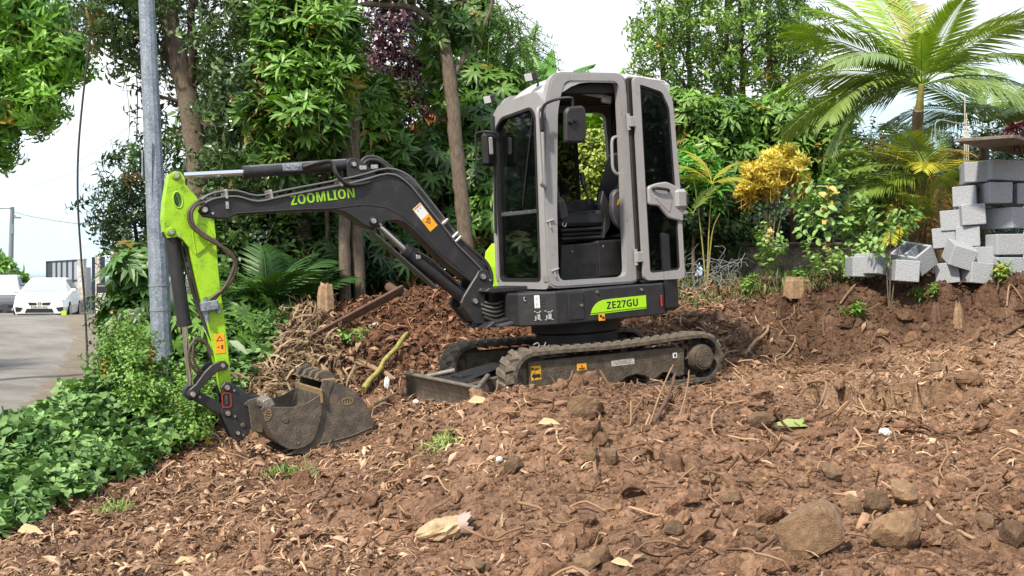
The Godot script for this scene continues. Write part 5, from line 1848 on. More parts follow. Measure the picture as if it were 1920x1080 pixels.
func cl_grass(n: int, h: float, sd: int, spread := 0.1) -> MB:
	var r := RandomNumberGenerator.new(); r.seed = sd
	var m := MB.new()
	for i in n:
		var a := r.randf() * TAU
		var l := r.randf_range(0.1, 0.9)
		var d := Vector3(cos(a) * l, 1, sin(a) * l).normalized()
		m.col = shade_col(r, 0.6)
		blade(m, Vector3(r.randfn() * spread, 0, r.randfn() * spread), d, Vector3(cos(a), 0.3, sin(a)), h * r.randf_range(0.5, 1.2), 0.012, r.randf_range(0.2, 0.9), 0.3)
	return m

func toward(y: Vector3, yaw: float, s: float) -> Basis:
	y = y.normalized()
	var x := y.cross(Vector3(0, 0, 1) if absf(y.z) < 0.9 else Vector3.RIGHT).normalized()
	var z := x.cross(y)
	return Basis(x, y, z) * Basis(Vector3.UP, yaw) * Basis.from_scale(Vector3.ONE * s)

# blobs: [px, py, depth, rx px, ry px, rz m, count]
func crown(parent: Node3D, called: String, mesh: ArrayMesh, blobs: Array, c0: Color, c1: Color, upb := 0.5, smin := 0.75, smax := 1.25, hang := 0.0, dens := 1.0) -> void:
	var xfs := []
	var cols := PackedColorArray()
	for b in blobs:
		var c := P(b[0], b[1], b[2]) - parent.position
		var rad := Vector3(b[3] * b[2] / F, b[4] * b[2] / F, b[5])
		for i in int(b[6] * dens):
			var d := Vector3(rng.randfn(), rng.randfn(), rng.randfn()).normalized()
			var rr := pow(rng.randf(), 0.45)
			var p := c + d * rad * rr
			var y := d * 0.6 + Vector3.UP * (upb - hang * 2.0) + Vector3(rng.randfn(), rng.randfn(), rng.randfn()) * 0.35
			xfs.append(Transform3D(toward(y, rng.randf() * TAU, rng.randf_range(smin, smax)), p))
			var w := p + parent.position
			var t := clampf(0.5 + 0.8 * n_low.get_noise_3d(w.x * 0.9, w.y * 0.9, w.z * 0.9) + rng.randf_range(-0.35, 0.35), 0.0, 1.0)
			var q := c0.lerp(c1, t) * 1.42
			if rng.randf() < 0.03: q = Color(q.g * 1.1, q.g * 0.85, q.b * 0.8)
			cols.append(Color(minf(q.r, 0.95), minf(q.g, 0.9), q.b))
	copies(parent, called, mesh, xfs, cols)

func limb(parent: Node3D, called: String, path: Array, r0: float, r1: float, m: Material, wob := 0.02, sides := 10) -> void:
	# path of [px, py, depth]
	var pts := PackedVector3Array()
	for q in path:
		pts.append(P(q[0], q[1], q[2]) - parent.position)
	pts = curve(pts, 6)
	var rr := []
	for i in pts.size():
		var t := float(i) / (pts.size() - 1)
		rr.append(lerpf(r0, r1, t) * (1.0 + 0.1 * sin(i * 2.3) * 0.6))
		if i > 0 and i < pts.size() - 1:
			pts[i] += Vector3(rng.randfn(), 0, rng.randfn()) * wob * r0 * 2.0
	var mb := MB.new()
	mb.tube(pts, rr, sides)
	part(parent, called, mb, m)

func root_at(px: float, d: float) -> Vector3:
	var p := P(px, 540, d)
	return Vector3(p.x, base_h(p.x, d) - 0.05, p.z)

func tree_thing(called: String, label: String, category: String, px: float, d: float, group := "") -> Node3D:
	return thing(called, label, category, root_at(px, d), Basis(), group)

func root_px(px: float, d: float) -> Array:
	var w := root_at(px, d) - EYE
	var q := cam_basis.inverse() * w
	return [960.0 + F * q.x / -q.z, 540.0 - F * q.y / -q.z, -q.z]


func frond_mesh(ln: float, leaf: float, pairs: int, curve_k: float, vee: float, sd: int, width := 0.028) -> MB:
	# lies along +x, arching: starts rising then bends down
	var r := RandomNumberGenerator.new(); r.seed = sd
	var m := MB.new()
	var pts := PackedVector3Array()
	for i in 15:
		var t := i / 14.0
		pts.append(Vector3(ln * t * (1.0 - 0.18 * curve_k * t * t), -curve_k * ln * t * t * 0.55, 0))
	var rr := []
	for i in 15: rr.append(lerpf(0.014, 0.003, i / 14.0))
	m.col = Color(0.9, 0.95, 0.55)
	m.tube(pts, rr, 5, false)
	for i in pairs:
		var t := lerpf(0.12, 1.0, float(i) / (pairs - 1))
		var f := t * 14.0
		var k := mini(int(f), 13)
		var p := pts[k].lerp(pts[k + 1], f - k)
		var tg := (pts[k + 1] - pts[k]).normalized()
		var up := Vector3(-tg.y, tg.x, 0)
		var l := leaf * (0.35 + 1.3 * sin(PI * clampf(t * 0.86 + 0.1, 0, 1)) * 0.65) * r.randf_range(0.88, 1.08)
		for s in [-1.0, 1.0]:
			var d := (tg * lerpf(0.45, 1.1, t) + Vector3(0, 0, s) * 1.0 + up * vee * r.randf_range(0.6, 1.3)).normalized()
			m.col = shade_col(r, 0.72)
			blade(m, p, d, up, l, width, 0.32 * r.randf_range(0.5, 1.4), 0.35)
	return m

func palm_crown(o: Node3D, centre: Vector3, meshes: Array, list: Array) -> void:
	# list of [azimuth deg, elevation deg, scale, mesh index]
	for q in list:
		var f := put(o, "frond", meshes[q[3]])
		var az := deg_to_rad(q[0])
		f.transform = Transform3D(Basis(Vector3.UP, az) * Basis(Vector3(0, 0, 1), deg_to_rad(q[1])) * Basis(Vector3(1, 0, 0), rng.randf_range(-0.5, 0.5)) * Basis.from_scale(Vector3.ONE * q[2]), centre - o.position)

func tinted(mb: MB, c: Color, m: Material) -> ArrayMesh:
	for i in mb.c.size():
		mb.c[i] = mb.c[i] * c
	return mb.commit(m)

func big_leaf(ln: float, wd: float, droop: float, sd: int) -> MB:
	# a banana leaf along +x with torn edges
	var r := RandomNumberGenerator.new(); r.seed = sd
	var m := MB.new()
	var n := 22
	var pts := PackedVector3Array()
	for i in n + 1:
		var t := float(i) / n
		pts.append(Vector3(ln * t * (1.0 - 0.1 * droop * t), -droop * ln * t * t * 0.6, 0))
	var rr := []
	for i in n + 1: rr.append(lerpf(0.025, 0.004, float(i) / n))
	m.col = Color(0.85, 1.0, 0.6)
	m.tube(pts, rr, 6, false)
	for s in [-1.0, 1.0]:
		var tear := 0.0
		for i in n:
			var t0 := float(i) / n
			var t1 := float(i + 1) / n
			if t0 < 0.12: continue
			var w0 := wd * 0.5 * sin(PI * pow(t0, 0.75)) + 0.01
			var w1 := wd * 0.5 * sin(PI * pow(minf(t1, 0.995), 0.75)) + 0.01
			if r.randf() < 0.3: tear = r.randf_range(-0.12, 0.1)
			var sag := 0.22 + tear
			m.col = shade_col(r, 0.8)
			var a := pts[i]; var b := pts[i + 1]
			var am := a + Vector3(0.05, 0.18 * w0, s * w0 * 0.55); var bm := b + Vector3(0.05, 0.18 * w1, s * w1 * 0.55)
			var ao := a + Vector3(0.1, 0.12 * w0 - sag * w0, s * w0); var bo := b + Vector3(0.1, 0.12 * w1 - sag * w1, s * w1)
			m.quado(a, b, bm, am, Vector3.UP)
			m.quado(am, bm, bo, ao, Vector3.UP)
	return m


func build_plants() -> void:
	var ros := cl_rosette(10, 0.17, 0.042, -0.1, 0.75, 0.35, 1).commit(M.leaf)
	var ros_big := cl_rosette(10, 0.2, 0.055, -0.2, 0.7, 0.4, 2).commit(M.leaf)
	var spray := cl_spray(13, 0.34, 0.125, 0.04, 1.0, 0.55, 3).commit(M.leaf_shiny)
	var spray_small := cl_spray(14, 0.32, 0.085, 0.036, 1.0, 0.4, 4, true).commit(M.leaf)
	var spray_mango := cl_spray(14, 0.3, 0.2, 0.05, 1.1, 0.8, 5).commit(M.leaf)
	var hand := cl_palmate(5, 7, 0.2, 0.045, 6).commit(M.leaf)
	var hand_big := cl_palmate(5, 7, 0.3, 0.09, 7).commit(M.leaf)
	var feather := cl_spray(26, 0.5, 0.09, 0.018, 1.0, 0.7, 8).commit(M.leaf)
	var vine := cl_vine(9, 0.13, 0.11, 9).commit(M.leaf_dull)
	var dead := cl_spray(9, 0.3, 0.13, 0.045, 0.7, 1.2, 10).commit(M.dry)
	var frill := cl_rosette(12, 0.12, 0.03, 0.1, 1.25, 0.15, 11).commit(M.leaf)
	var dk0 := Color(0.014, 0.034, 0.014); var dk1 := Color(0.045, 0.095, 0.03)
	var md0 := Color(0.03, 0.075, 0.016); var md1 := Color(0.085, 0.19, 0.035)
	var br0 := Color(0.055, 0.14, 0.02); var br1 := Color(0.15, 0.31, 0.05)
	var ye0 := Color(0.11, 0.19, 0.02); var ye1 := Color(0.28, 0.38, 0.06)

	# ---- the bright tree over the road at the left edge
	var o := tree_thing("mango_tree", "bright green leafy tree reaching in above the road, left of the hanging cable", "tree", -190, 17.5)
	var rp := root_px(-190, 17.5)
	limb(o, "trunk", [rp, [-170, 300, 17.5], [-150, 80, 17.4], [-110, -60, 17.3]], 0.2, 0.1, M.bark)
	for q in [[20, 140], [70, 60], [0, 250], [-40, 30]]:
		limb(o, "branch", [[-150, 180, 17.4], [(q[0] - 150) * 0.5, q[1] + 40, 17.2], [q[0], q[1], 17]], 0.06, 0.015, M.bark, 0.02, 6)
	crown(o, "crown", spray_mango, [[-60, 60, 17, 120, 110, 1.0, 330], [50, 110, 17, 75, 75, 0.8, 300], [95, 60, 17, 50, 50, 0.6, 110], [15, 200, 16.8, 60, 55, 0.7, 180], [-15, 265, 16.8, 36, 40, 0.5, 80], [70, 190, 16.8, 50, 40, 0.5, 110], [-30, -70, 17, 130, 90, 1.0, 260], [40, 20, 17, 70, 50, 0.7, 170], [125, 110, 16.9, 32, 36, 0.4, 50], [-90, 220, 17, 60, 90, 0.8, 160]], Color(0.05, 0.15, 0.015), Color(0.19, 0.38, 0.05), 0.2, 0.8, 1.3, 0.15, 0.55)

	for q in [["dark leafy tree beyond the left edge, mirrored in the cab's front glass", -13.2, 18.2], ["tall dark tree on the far side of the lane beyond the left edge", -17.5, 21.5], ["leafy garden tree beyond the right edge, mirrored in the open door's panes", 10.5, 3.5], ["broad garden tree beyond the right edge, mirrored in the lower door pane", 8.0, 6.2]]:
		o = thing("lane_tree", q[0], "tree", Vector3(q[1], 0.0, -q[2]))
		var tm := MB.new()
		tm.tube(V3([0, -0.2, 0, 0.1, 1.5, 0, 0.0, 3.4, 0.1]), [0.2, 0.15, 0.1], 10)
		part(o, "trunk", tm, M.bark_dark)
		var xf2 := []
		var co2 := PackedColorArray()
		for i in 900:
			var dd := Vector3(rng.randfn(), rng.randfn(), rng.randfn()).normalized() * pow(rng.randf(), 0.4)
			xf2.append(Transform3D(toward(dd + Vector3.UP * 0.3, rng.randf() * TAU, rng.randf_range(1.4, 2.4)), Vector3(0, 2.5, 0) + dd * Vector3(2.4, 2.7, 2.6)))
			co2.append(dk0.lerp(md1, rng.randf()))
		copies(o, "crown", spray, xf2, co2)

	# ---- dark broad-leaved tree beside the pole
	o = tree_thing("broadleaf_tree", "large dark-leaved tree with a leaning grey trunk just behind the metal pole", "tree", 378, 14.2)
	rp = root_px(378, 14.2)
	limb(o, "trunk", [rp, [374, 420, 14.2], [370, 300, 14.2], [347, 160, 14.2], [320, 50, 14.2], [300, -80, 14.2]], 0.15, 0.11, M.bark, 0.015, 14)
	limb(o, "branch", [[352, 190, 14.2], [362, 110, 14.1], [358, 40, 14.0], [366, -60, 14]], 0.06, 0.04, M.bark_dark)
	for q in [[230, 70], [190, 30], [420, 120], [470, 220], [440, 320], [250, 160]]:
		limb(o, "branch", [[348, 130 + q[1] * 0.4, 14.2], [(q[0] + 348) * 0.5, q[1] + 20, 14.1], [q[0], q[1], 14.0]], 0.035, 0.008, M.bark_dark, 0.02, 6)
	crown(o, "crown", spray, [[215, 35, 14, 55, 50, 0.4, 80], [250, 85, 14, 40, 50, 0.4, 50], [310, -20, 14, 90, 50, 0.4, 110], [340, 110, 14.9, 70, 70, 0.3, 90], [440, 60, 14, 66, 90, 0.6, 200], [445, 190, 13.9, 66, 80, 0.6, 200], [470, 290, 13.8, 80, 70, 0.7, 220], [420, 330, 14, 50, 60, 0.5, 100], [310, 220, 14.9, 40, 60, 0.3, 36], [440, 400, 14, 70, 50, 0.6, 130], [540, 360, 13.9, 60, 70, 0.6, 150], [510, 20, 14, 70, 70, 0.7, 150], [185, 10, 14, 30, 30, 0.3, 26], [230, 10, 14, 60, 40, 0.5, 70]], Color(0.02, 0.045, 0.018), Color(0.085, 0.155, 0.045), 0.1, 0.8, 1.3, 0.3, 0.55)
	# climbing shrub left of the pole
	o = tree_thing("dark_shrub", "tall dark shrub with loose drooping leaves left of the metal pole", "shrub", 262, 14.8)
	rp = root_px(262, 14.8)
	limb(o, "stem", [rp, [262, 520, 14.8], [250, 400, 14.8], [240, 320, 14.8]], 0.04, 0.012, M.bark_dark, 0.02, 7)
	crown(o, "crown", spray, [[250, 320, 14.8, 36, 36, 0.4, 46], [225, 385, 14.8, 50, 45, 0.5, 80], [262, 430, 14.8, 36, 50, 0.5, 80], [208, 435, 14.8, 26, 26, 0.3, 26], [262, 360, 14.9, 36, 40, 0.4, 60], [276, 300, 14.9, 26, 40, 0.4, 36]], dk0, Color(0.07, 0.14, 0.05), 0.1, 0.7, 1.1, 0.2, 0.62)
	o = tree_thing("papaya_plant", "young papaya plant with big hand-shaped leaves left of the pole foot", "plant", 262, 13.4)
	rp = root_px(262, 13.4)
	limb(o, "stem", [rp, [262, 600, 13.4], [262, 520, 13.4]], 0.03, 0.02, M.bark, 0.0, 7)
	crown(o, "leaves", hand_big, [[262, 510, 13.4, 30, 36, 0.3, 18], [248, 570, 13.3, 20, 36, 0.3, 14], [270, 600, 13.2, 24, 36, 0.3, 16]], md0, Color(0.12, 0.26, 0.07), 0.8, 0.5, 0.85)
	o = tree_thing("small_leaf_bush", "low bush with small greyish leaves beside the gravel verge of the road", "shrub", 215, 14.6)
	rp = root_px(215, 14.6)
	limb(o, "stem", [rp, [215, 600, 14.6], [220, 560, 14.6]], 0.02, 0.01, M.bark_dark, 0.02, 6)
	crown(o, "crown", spray_small, [[232, 590, 14.6, 26, 30, 0.4, 80], [255, 620, 14.0, 30, 36, 0.4, 90], [240, 645, 13.6, 30, 26, 0.4, 70]], Color(0.035, 0.07, 0.035), Color(0.1, 0.16, 0.08), 0.5)

	# ---- whorled-leaf tree in the middle with two pale stems
	o = tree_thing("whorled_tree", "bright green tree with whorled leaves and two pale slim trunks above the boom", "tree", 655, 13.0)
	rp = root_px(648, 13.0)
	limb(o, "trunk", [rp, [646, 420, 13.0], [650, 290, 13.0], [648, 170, 13.0], [638, 40, 12.9], [630, -60, 12.9]], 0.07, 0.045, M.bark, 0.02, 10)
	rp = root_px(676, 13.1)
	limb(o, "trunk", [rp, [668, 420, 13.1], [664, 290, 13.1], [666, 200, 13.1], [655, 90, 13.1], [668, -40, 13]], 0.075, 0.05, M.bark, 0.02, 10)
	for q in [[560, 150], [600, 50], [520, 80], [590, 250], [700, 290]]:
		limb(o, "branch", [[648, 60 + q[1] * 0.5, 13], [(q[0] + 640) * 0.5, q[1] + 30, 12.8], [q[0], q[1], 12.6]], 0.03, 0.008, M.bark, 0.02, 6)
	crown(o, "crown", ros, [[560, 130, 12.6, 85, 80, 0.6, 300], [610, 50, 12.6, 70, 60, 0.6, 210], [530, 60, 12.7, 60, 60, 0.6, 150], [580, 220, 12.5, 70, 60, 0.6, 210], [500, 200, 12.7, 50, 60, 0.5, 120], [640, 130, 12.4, 40, 60, 0.4, 80], [560, -30, 12.6, 100, 50, 0.6, 150], [700, 200, 13.4, 34, 46, 0.4, 50], [530, 300, 12.8, 55, 36, 0.5, 80]], md0 * 1.1, Color(0.15, 0.3, 0.055), 0.8, 0.75, 1.3, 0.0, 0.95)
	o = tree_thing("whorled_sapling", "green sapling with whorled leaves below the twin pale trunks, above the arm cylinder", "tree", 700, 13.6)
	rp = root_px(700, 13.6)
	limb(o, "trunk", [rp, [702, 400, 13.6], [700, 280, 13.6], [706, 200, 13.6]], 0.025, 0.012, M.bark, 0.02, 7)
	crown(o, "crown", ros, [[715, 170, 13.6, 36, 30, 0.4, 40], [705, 250, 13.5, 40, 50, 0.4, 70], [620, 275, 13.3, 36, 26, 0.4, 36], [745, 280, 13.6, 36, 40, 0.4, 40]], md0, br1 * 0.8, 0.8, 0.8, 1.3)

	# ---- dark trunk behind the boom
	o = tree_thing("old_tree", "thick dark trunk rising under the ZOOMLION boom in deep shade".replace("ZOOMLION ", "black "), "tree", 570, 13.9)
	rp = root_px(570, 13.9)
	limb(o, "trunk", [rp, [572, 500, 13.9], [566, 400, 13.9], [548, 290, 13.9], [540, 200, 14.0]], 0.13, 0.085, M.bark_dark, 0.015, 12)
	limb(o, "trunk", [[566, 420, 13.9], [578, 300, 13.8], [580, 240, 13.8]], 0.06, 0.04, M.bark_dark, 0.02, 8)
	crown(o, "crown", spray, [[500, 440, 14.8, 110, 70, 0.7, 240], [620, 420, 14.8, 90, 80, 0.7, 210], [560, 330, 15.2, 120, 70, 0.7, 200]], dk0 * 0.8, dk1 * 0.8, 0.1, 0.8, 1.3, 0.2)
	# ---- purple-leaved tree
	o = tree_thing("purple_tree", "purple-black leaved tree with hanging dead leaves between the pale trunks and the leaning trunk", "tree", 792, 15.5)
	rp = root_px(792, 15.5)
	limb(o, "trunk", [rp, [800, 400, 15.4], [792, 300, 15.4], [790, 190, 15.4], [770, 60, 15.4]], 0.05, 0.03, M.bark, 0.02, 8)
	limb(o, "branch", [[796, 310, 15], [812, 250, 14.9], [826, 190, 14.9], [832, 140, 14.9]], 0.035, 0.02, M.pale_wood, 0.02, 7)
	for q in [[700, 60], [750, 110], [730, 200]]:
		limb(o, "branch", [[785, 160, 15.4], [(q[0] + 785) * 0.5, q[1] + 10, 15.3], [q[0], q[1], 15.2]], 0.03, 0.008, M.bark, 0.03, 6)
	crown(o, "crown", spray, [[735, 70, 15.5, 70, 80, 0.6, 190], [790, 110, 15.5, 55, 90, 0.6, 170], [730, 160, 15.5, 60, 55, 0.6, 140], [785, 220, 15.6, 50, 50, 0.6, 120], [720, 10, 15.5, 60, 40, 0.6, 100], [820, 200, 15.6, 30, 50, 0.5, 60]], Color(0.022, 0.009, 0.016), Color(0.085, 0.03, 0.05), 0.0, 0.7, 1.2, 0.2, 0.5)
	crown(o, "dead_leaves", dead, [[800, 255, 14.9, 50, 40, 0.4, 60], [770, 290, 14.9, 60, 36, 0.4, 70], [830, 240, 14.8, 26, 40, 0.3, 30], [690, 260, 14.8, 30, 40, 0.3, 26], [780, 320, 14.9, 40, 30, 0.4, 36]], Color(0.14, 0.07, 0.04), Color(0.36, 0.2, 0.11), -0.8, 0.7, 1.2, 0.4)
	# ---- leaning slim tree
	o = tree_thing("leaning_tree", "tall slim tree with a bare leaning trunk and one arched branch, left of the cab", "tree", 884, 13.4)
	rp = root_px(884, 13.4)
	limb(o, "trunk", [rp, [876, 480, 13.4], [866, 380, 13.4], [856, 280, 13.4], [846, 170, 13.4], [832, 80, 13.4], [806, -10, 13.4], [790, -90, 13.4]], 0.092, 0.07, M.bark, 0.012, 14)
	limb(o, "branch", [[843, 110, 13.4], [830, 65, 13.35], [808, 38, 13.3], [770, 14, 13.2], [720, 10, 13.1], [676, 8, 13.0]], 0.045, 0.028, M.bark, 0.015, 9)
	limb(o, "branch", [[846, 150, 13.4], [880, 90, 13.5], [915, 30, 13.6], [930, -30, 13.6]], 0.03, 0.012, M.bark, 0.02, 7)
	crown(o, "crown", ros, [[760, -40, 13.2, 110, 40, 0.6, 130], [815, 60, 13.6, 40, 60, 0.4, 60], [868, 60, 13.6, 36, 40, 0.4, 36], [830, 150, 13.8, 26, 60, 0.3, 40]], md0, br1 * 0.85, 0.4, 0.7, 1.1, 0.1)
	# ---- light feathery tree
	o = tree_thing("feathery_tree", "light feathery-leaved tree against the sky just left of the cab roof", "tree", 930, 15.5)
	rp = root_px(930, 15.5)
	limb(o, "trunk", [rp, [920, 300, 15.5], [890, 180, 15.5], [915, 60, 15.5], [930, -40, 15.5]], 0.04, 0.02, M.bark, 0.02, 8)
	for q in [[960, 90], [990, 70], [900, 120], [950, 160]]:
		limb(o, "branch", [[902, 130, 15.5], [(q[0] + 905) * 0.5, q[1], 15.4], [q[0], q[1] + 10, 15.3]], 0.015, 0.005, M.bark, 0.02, 5)
	crown(o, "crown", feather, [[930, 60, 15.4, 60, 50, 0.5, 80], [975, 95, 15.4, 36, 40, 0.4, 36], [890, 110, 15.4, 36, 46, 0.4, 46], [940, 140, 15.4, 46, 36, 0.4, 46], [910, 10, 15.4, 46, 36, 0.4, 46]], br0, Color(0.16, 0.28, 0.09), 0.0, 0.7, 1.2, 0.35)
	crown(o, "crown_lower", hand, [[885, 170, 15.2, 46, 36, 0.4, 46], [920, 190, 15.2, 50, 36, 0.4, 50], [880, 40, 15.3, 30, 40, 0.3, 26]], md0, br1 * 0.8, 0.5, 0.8, 1.2)
	# ---- hand-leaved shrubs either side of the slim trunk
	for q in [["bright cassava bush with hand-shaped leaves between the leaning trunk and the cab", 900, 14.6, [[905, 260, 14.6, 50, 60, 0.5, 90], [890, 330, 14.5, 50, 60, 0.5, 100], [912, 400, 14.5, 40, 60, 0.5, 90], [880, 430, 14.4, 40, 50, 0.4, 70]]], ["darker cassava bush with hand-shaped leaves left of the leaning trunk, above the boom bend", 770, 14.2, [[760, 330, 14.3, 60, 50, 0.5, 80], [720, 300, 14.2, 46, 46, 0.5, 60], [820, 330, 14.3, 30, 60, 0.4, 50], [700, 240, 14.4, 36, 36, 0.3, 30], [810, 280, 14.4, 36, 40, 0.3, 30]]], ["hand-leaved bush in the shade below the boom, near the concrete rail", 690, 13.9, [[690, 450, 13.9, 66, 50, 0.5, 130], [640, 480, 13.8, 50, 50, 0.4, 80], [760, 440, 14.1, 36, 40, 0.4, 50], [720, 510, 13.7, 40, 40, 0.4, 50]]]]:
		o = tree_thing("cassava_bush", q[0], "shrub", q[1], q[2])
		rp = root_px(q[1], q[2])
		limb(o, "stem", [rp, [q[1] - 4, q[3][1][1] + 60, q[2]], [q[3][0][0], q[3][0][1], q[2]]], 0.025, 0.01, M.bark, 0.03, 6)
		limb(o, "stem", [rp, [q[1] + 14, q[3][1][1] + 50, q[2]], [q[3][2][0], q[3][2][1], q[2]]], 0.02, 0.01, M.bark, 0.03, 6)
		crown(o, "crown", hand, q[3], md0 if q[1] != 690 else dk0 * 1.3, (br1 if q[1] == 900 else md1) * 0.95, 0.6, 0.7, 1.1, 0.0, 1.0 if q[1] == 900 else 0.42)
	o = tree_thing("golden_bush", "yellow-green bush lit by the sun right behind the boom bend", "shrub", 840, 15.2)
	rp = root_px(840, 15.2)
	limb(o, "stem", [rp, [838, 430, 15.2], [840, 370, 15.2]], 0.03, 0.01, M.bark, 0.03, 6)
	crown(o, "crown", spray_small, [[830, 350, 15.1, 46, 50, 0.5, 180], [900, 340, 15.3, 46, 60, 0.5, 190], [860, 400, 15.2, 60, 50, 0.5, 200], [925, 420, 15.3, 30, 60, 0.4, 120], [800, 380, 15.2, 30, 40, 0.4, 70]], ye0, ye1, 0.5, 0.8, 1.3)
	for q in [["slim pale trunk rising just left of the twin pale trunks", 612, 13.6, [[614, 430, 13.6], [604, 300, 13.6], [612, 150, 13.6], [600, 20, 13.6]], 0.03], ["thin crooked trunk between the purple leaves and the leaning trunk", 826, 14.3, [[822, 470, 14.3], [830, 380, 14.3], [812, 290, 14.3], [826, 180, 14.3]], 0.032], ["thin bare trunk rising from the rail behind the boom cylinder", 752, 14.4, [[750, 480, 14.4], [744, 400, 14.4], [756, 300, 14.4], [748, 210, 14.4]], 0.028], ["slim dark trunk right of the thick dark trunk under the boom", 640, 14.3, [[636, 500, 14.3], [642, 430, 14.3], [632, 330, 14.3]], 0.035]]:
		o = tree_thing("slim_tree", q[0], "tree", q[1], q[2])
		rp = root_px(q[1], q[2])
		limb(o, "trunk", [rp] + q[3], q[4], q[4] * 0.6, M.bark, 0.03, 8)
		var top_: Array = q[3][q[3].size() - 1]
		crown(o, "crown", spray_small, [[top_[0], top_[1], q[2], 22, 34, 0.25, 18]], md0, br1 * 0.7, 0.4, 0.8, 1.2)
	# ---- undergrowth in the shade
	var under := [
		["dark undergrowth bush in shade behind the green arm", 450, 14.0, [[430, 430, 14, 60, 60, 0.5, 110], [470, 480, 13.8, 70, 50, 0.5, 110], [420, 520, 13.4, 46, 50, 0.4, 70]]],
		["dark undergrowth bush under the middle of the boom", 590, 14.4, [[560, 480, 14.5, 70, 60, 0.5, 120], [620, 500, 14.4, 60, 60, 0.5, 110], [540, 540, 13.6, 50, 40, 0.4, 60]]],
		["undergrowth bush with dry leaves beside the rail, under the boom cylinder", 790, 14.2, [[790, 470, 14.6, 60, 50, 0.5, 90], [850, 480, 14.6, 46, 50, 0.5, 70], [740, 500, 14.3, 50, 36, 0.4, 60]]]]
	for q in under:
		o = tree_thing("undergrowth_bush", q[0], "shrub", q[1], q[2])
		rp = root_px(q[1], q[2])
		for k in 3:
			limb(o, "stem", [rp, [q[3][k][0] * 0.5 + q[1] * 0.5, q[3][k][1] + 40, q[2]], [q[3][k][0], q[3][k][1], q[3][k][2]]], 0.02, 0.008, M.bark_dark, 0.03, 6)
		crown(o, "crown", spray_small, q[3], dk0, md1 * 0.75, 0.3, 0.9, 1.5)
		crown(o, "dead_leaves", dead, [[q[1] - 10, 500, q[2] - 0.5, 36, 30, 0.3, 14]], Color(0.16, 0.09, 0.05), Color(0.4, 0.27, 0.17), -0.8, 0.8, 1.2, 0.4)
	# ---- trees far behind that close the view
	var far := [
		["deep green tree far behind the pole and the dark-leaved tree", 420, 21.0, [[400, 300, 21, 90, 120, 1.4, 200], [350, 430, 21, 80, 80, 1.2, 160], [480, 420, 21, 90, 100, 1.4, 200], [450, 180, 21, 80, 80, 1.0, 110]], dk0 * 1.4, md1],
		["deep green tree far behind the twin pale trunks", 640, 21.0, [[600, 300, 21, 100, 110, 1.4, 230], [680, 420, 21, 100, 100, 1.4, 230], [560, 440, 21, 90, 90, 1.4, 190], [640, 150, 21, 80, 80, 1.0, 120]], md0, br1 * 0.7],
		["lighter green tree far behind the leaning trunk", 850, 21.5, [[790, 340, 21.5, 80, 90, 1.3, 190], [880, 330, 21.5, 80, 100, 1.3, 200], [850, 240, 21.5, 70, 60, 1.0, 110], [800, 450, 21.5, 100, 70, 1.2, 200], [920, 450, 21.5, 70, 80, 1.2, 160]], br0, br1],
		["leafy green tree hidden behind the cab of the excavator", 1060, 20.0, [[1000, 260, 20, 70, 80, 1.2, 170], [1080, 330, 20, 80, 90, 1.2, 220], [1150, 300, 20, 80, 90, 1.2, 220], [1020, 420, 20, 90, 80, 1.2, 200], [1180, 430, 20, 90, 80, 1.2, 200], [1230, 250, 20, 60, 70, 1.0, 120]], md0, br1 * 0.9]]
	for q in far:
		o = tree_thing("far_tree", q[0], "tree", q[1], q[2])
		rp = root_px(q[1], q[2])
		limb(o, "trunk", [rp, [q[1] + 6, 400, q[2]], [q[1], 280, q[2]]], 0.14, 0.06, M.bark_dark, 0.02, 8)
		crown(o, "crown", ros_big, q[3], q[4], q[5], 0.6, 1.0, 1.6)
	# ---- bushes seen through and beside the cab
	o = tree_thing("sunlit_bush", "sunlit yellow-green bush seen through the cab's open far window", "shrub", 1110, 15.4)
	rp = root_px(1110, 15.4)
	limb(o, "stem", [rp, [1110, 420, 15.4], [1112, 330, 15.4]], 0.03, 0.01, M.bark, 0.03, 6)
	crown(o, "crown", spray_small, [[1110, 320, 15.4, 46, 50, 0.5, 190], [1060, 350, 15.5, 46, 60, 0.5, 160], [1150, 360, 15.4, 46, 60, 0.5, 180], [1110, 420, 15.3, 80, 50, 0.5, 220]], ye0 * 1.3, Color(0.36, 0.42, 0.1), 0.5, 0.8, 1.3)
	o = tree_thing("hibiscus_bush", "fresh green bush close beside the open cab door", "shrub", 1300, 14.4)
	rp = root_px(1300, 14.4)
	limb(o, "stem", [rp, [1300, 450, 14.4], [1300, 360, 14.4]], 0.03, 0.01, M.bark, 0.03, 6)
	crown(o, "crown", ros, [[1295, 320, 14.5, 46, 46, 0.5, 110], [1325, 350, 14.5, 40, 50, 0.5, 100]], Color(0.05, 0.16, 0.02), Color(0.12, 0.36, 0.05), 0.8, 0.6, 1.0)
	crown(o, "lower_crown", spray_small, [[1300, 410, 14.7, 56, 50, 0.5, 160], [1340, 430, 14.9, 50, 50, 0.5, 130]], dk0, md1 * 0.8, 0.4, 0.9, 1.4)

	# ---- open tall tree right of the cab
	o = tree_thing("tall_open_tree", "tall airy tree with several thin upright trunks right of the cab", "tree", 1365, 18.0)
	var stems := [[1292, 1290], [1368, 1362], [1392, 1388], [1446, 1440], [1250, 1236]]
	for q in stems:
		rp = root_px(q[0], 18.0)
		limb(o, "trunk", [rp, [q[0], 350, 18.0], [(q[0] + q[1]) * 0.5 + 3, 180, 18.0], [q[1], 40, 18.0], [q[1] + 6, -60, 18.0]], 0.055, 0.03, M.bark, 0.03, 8)
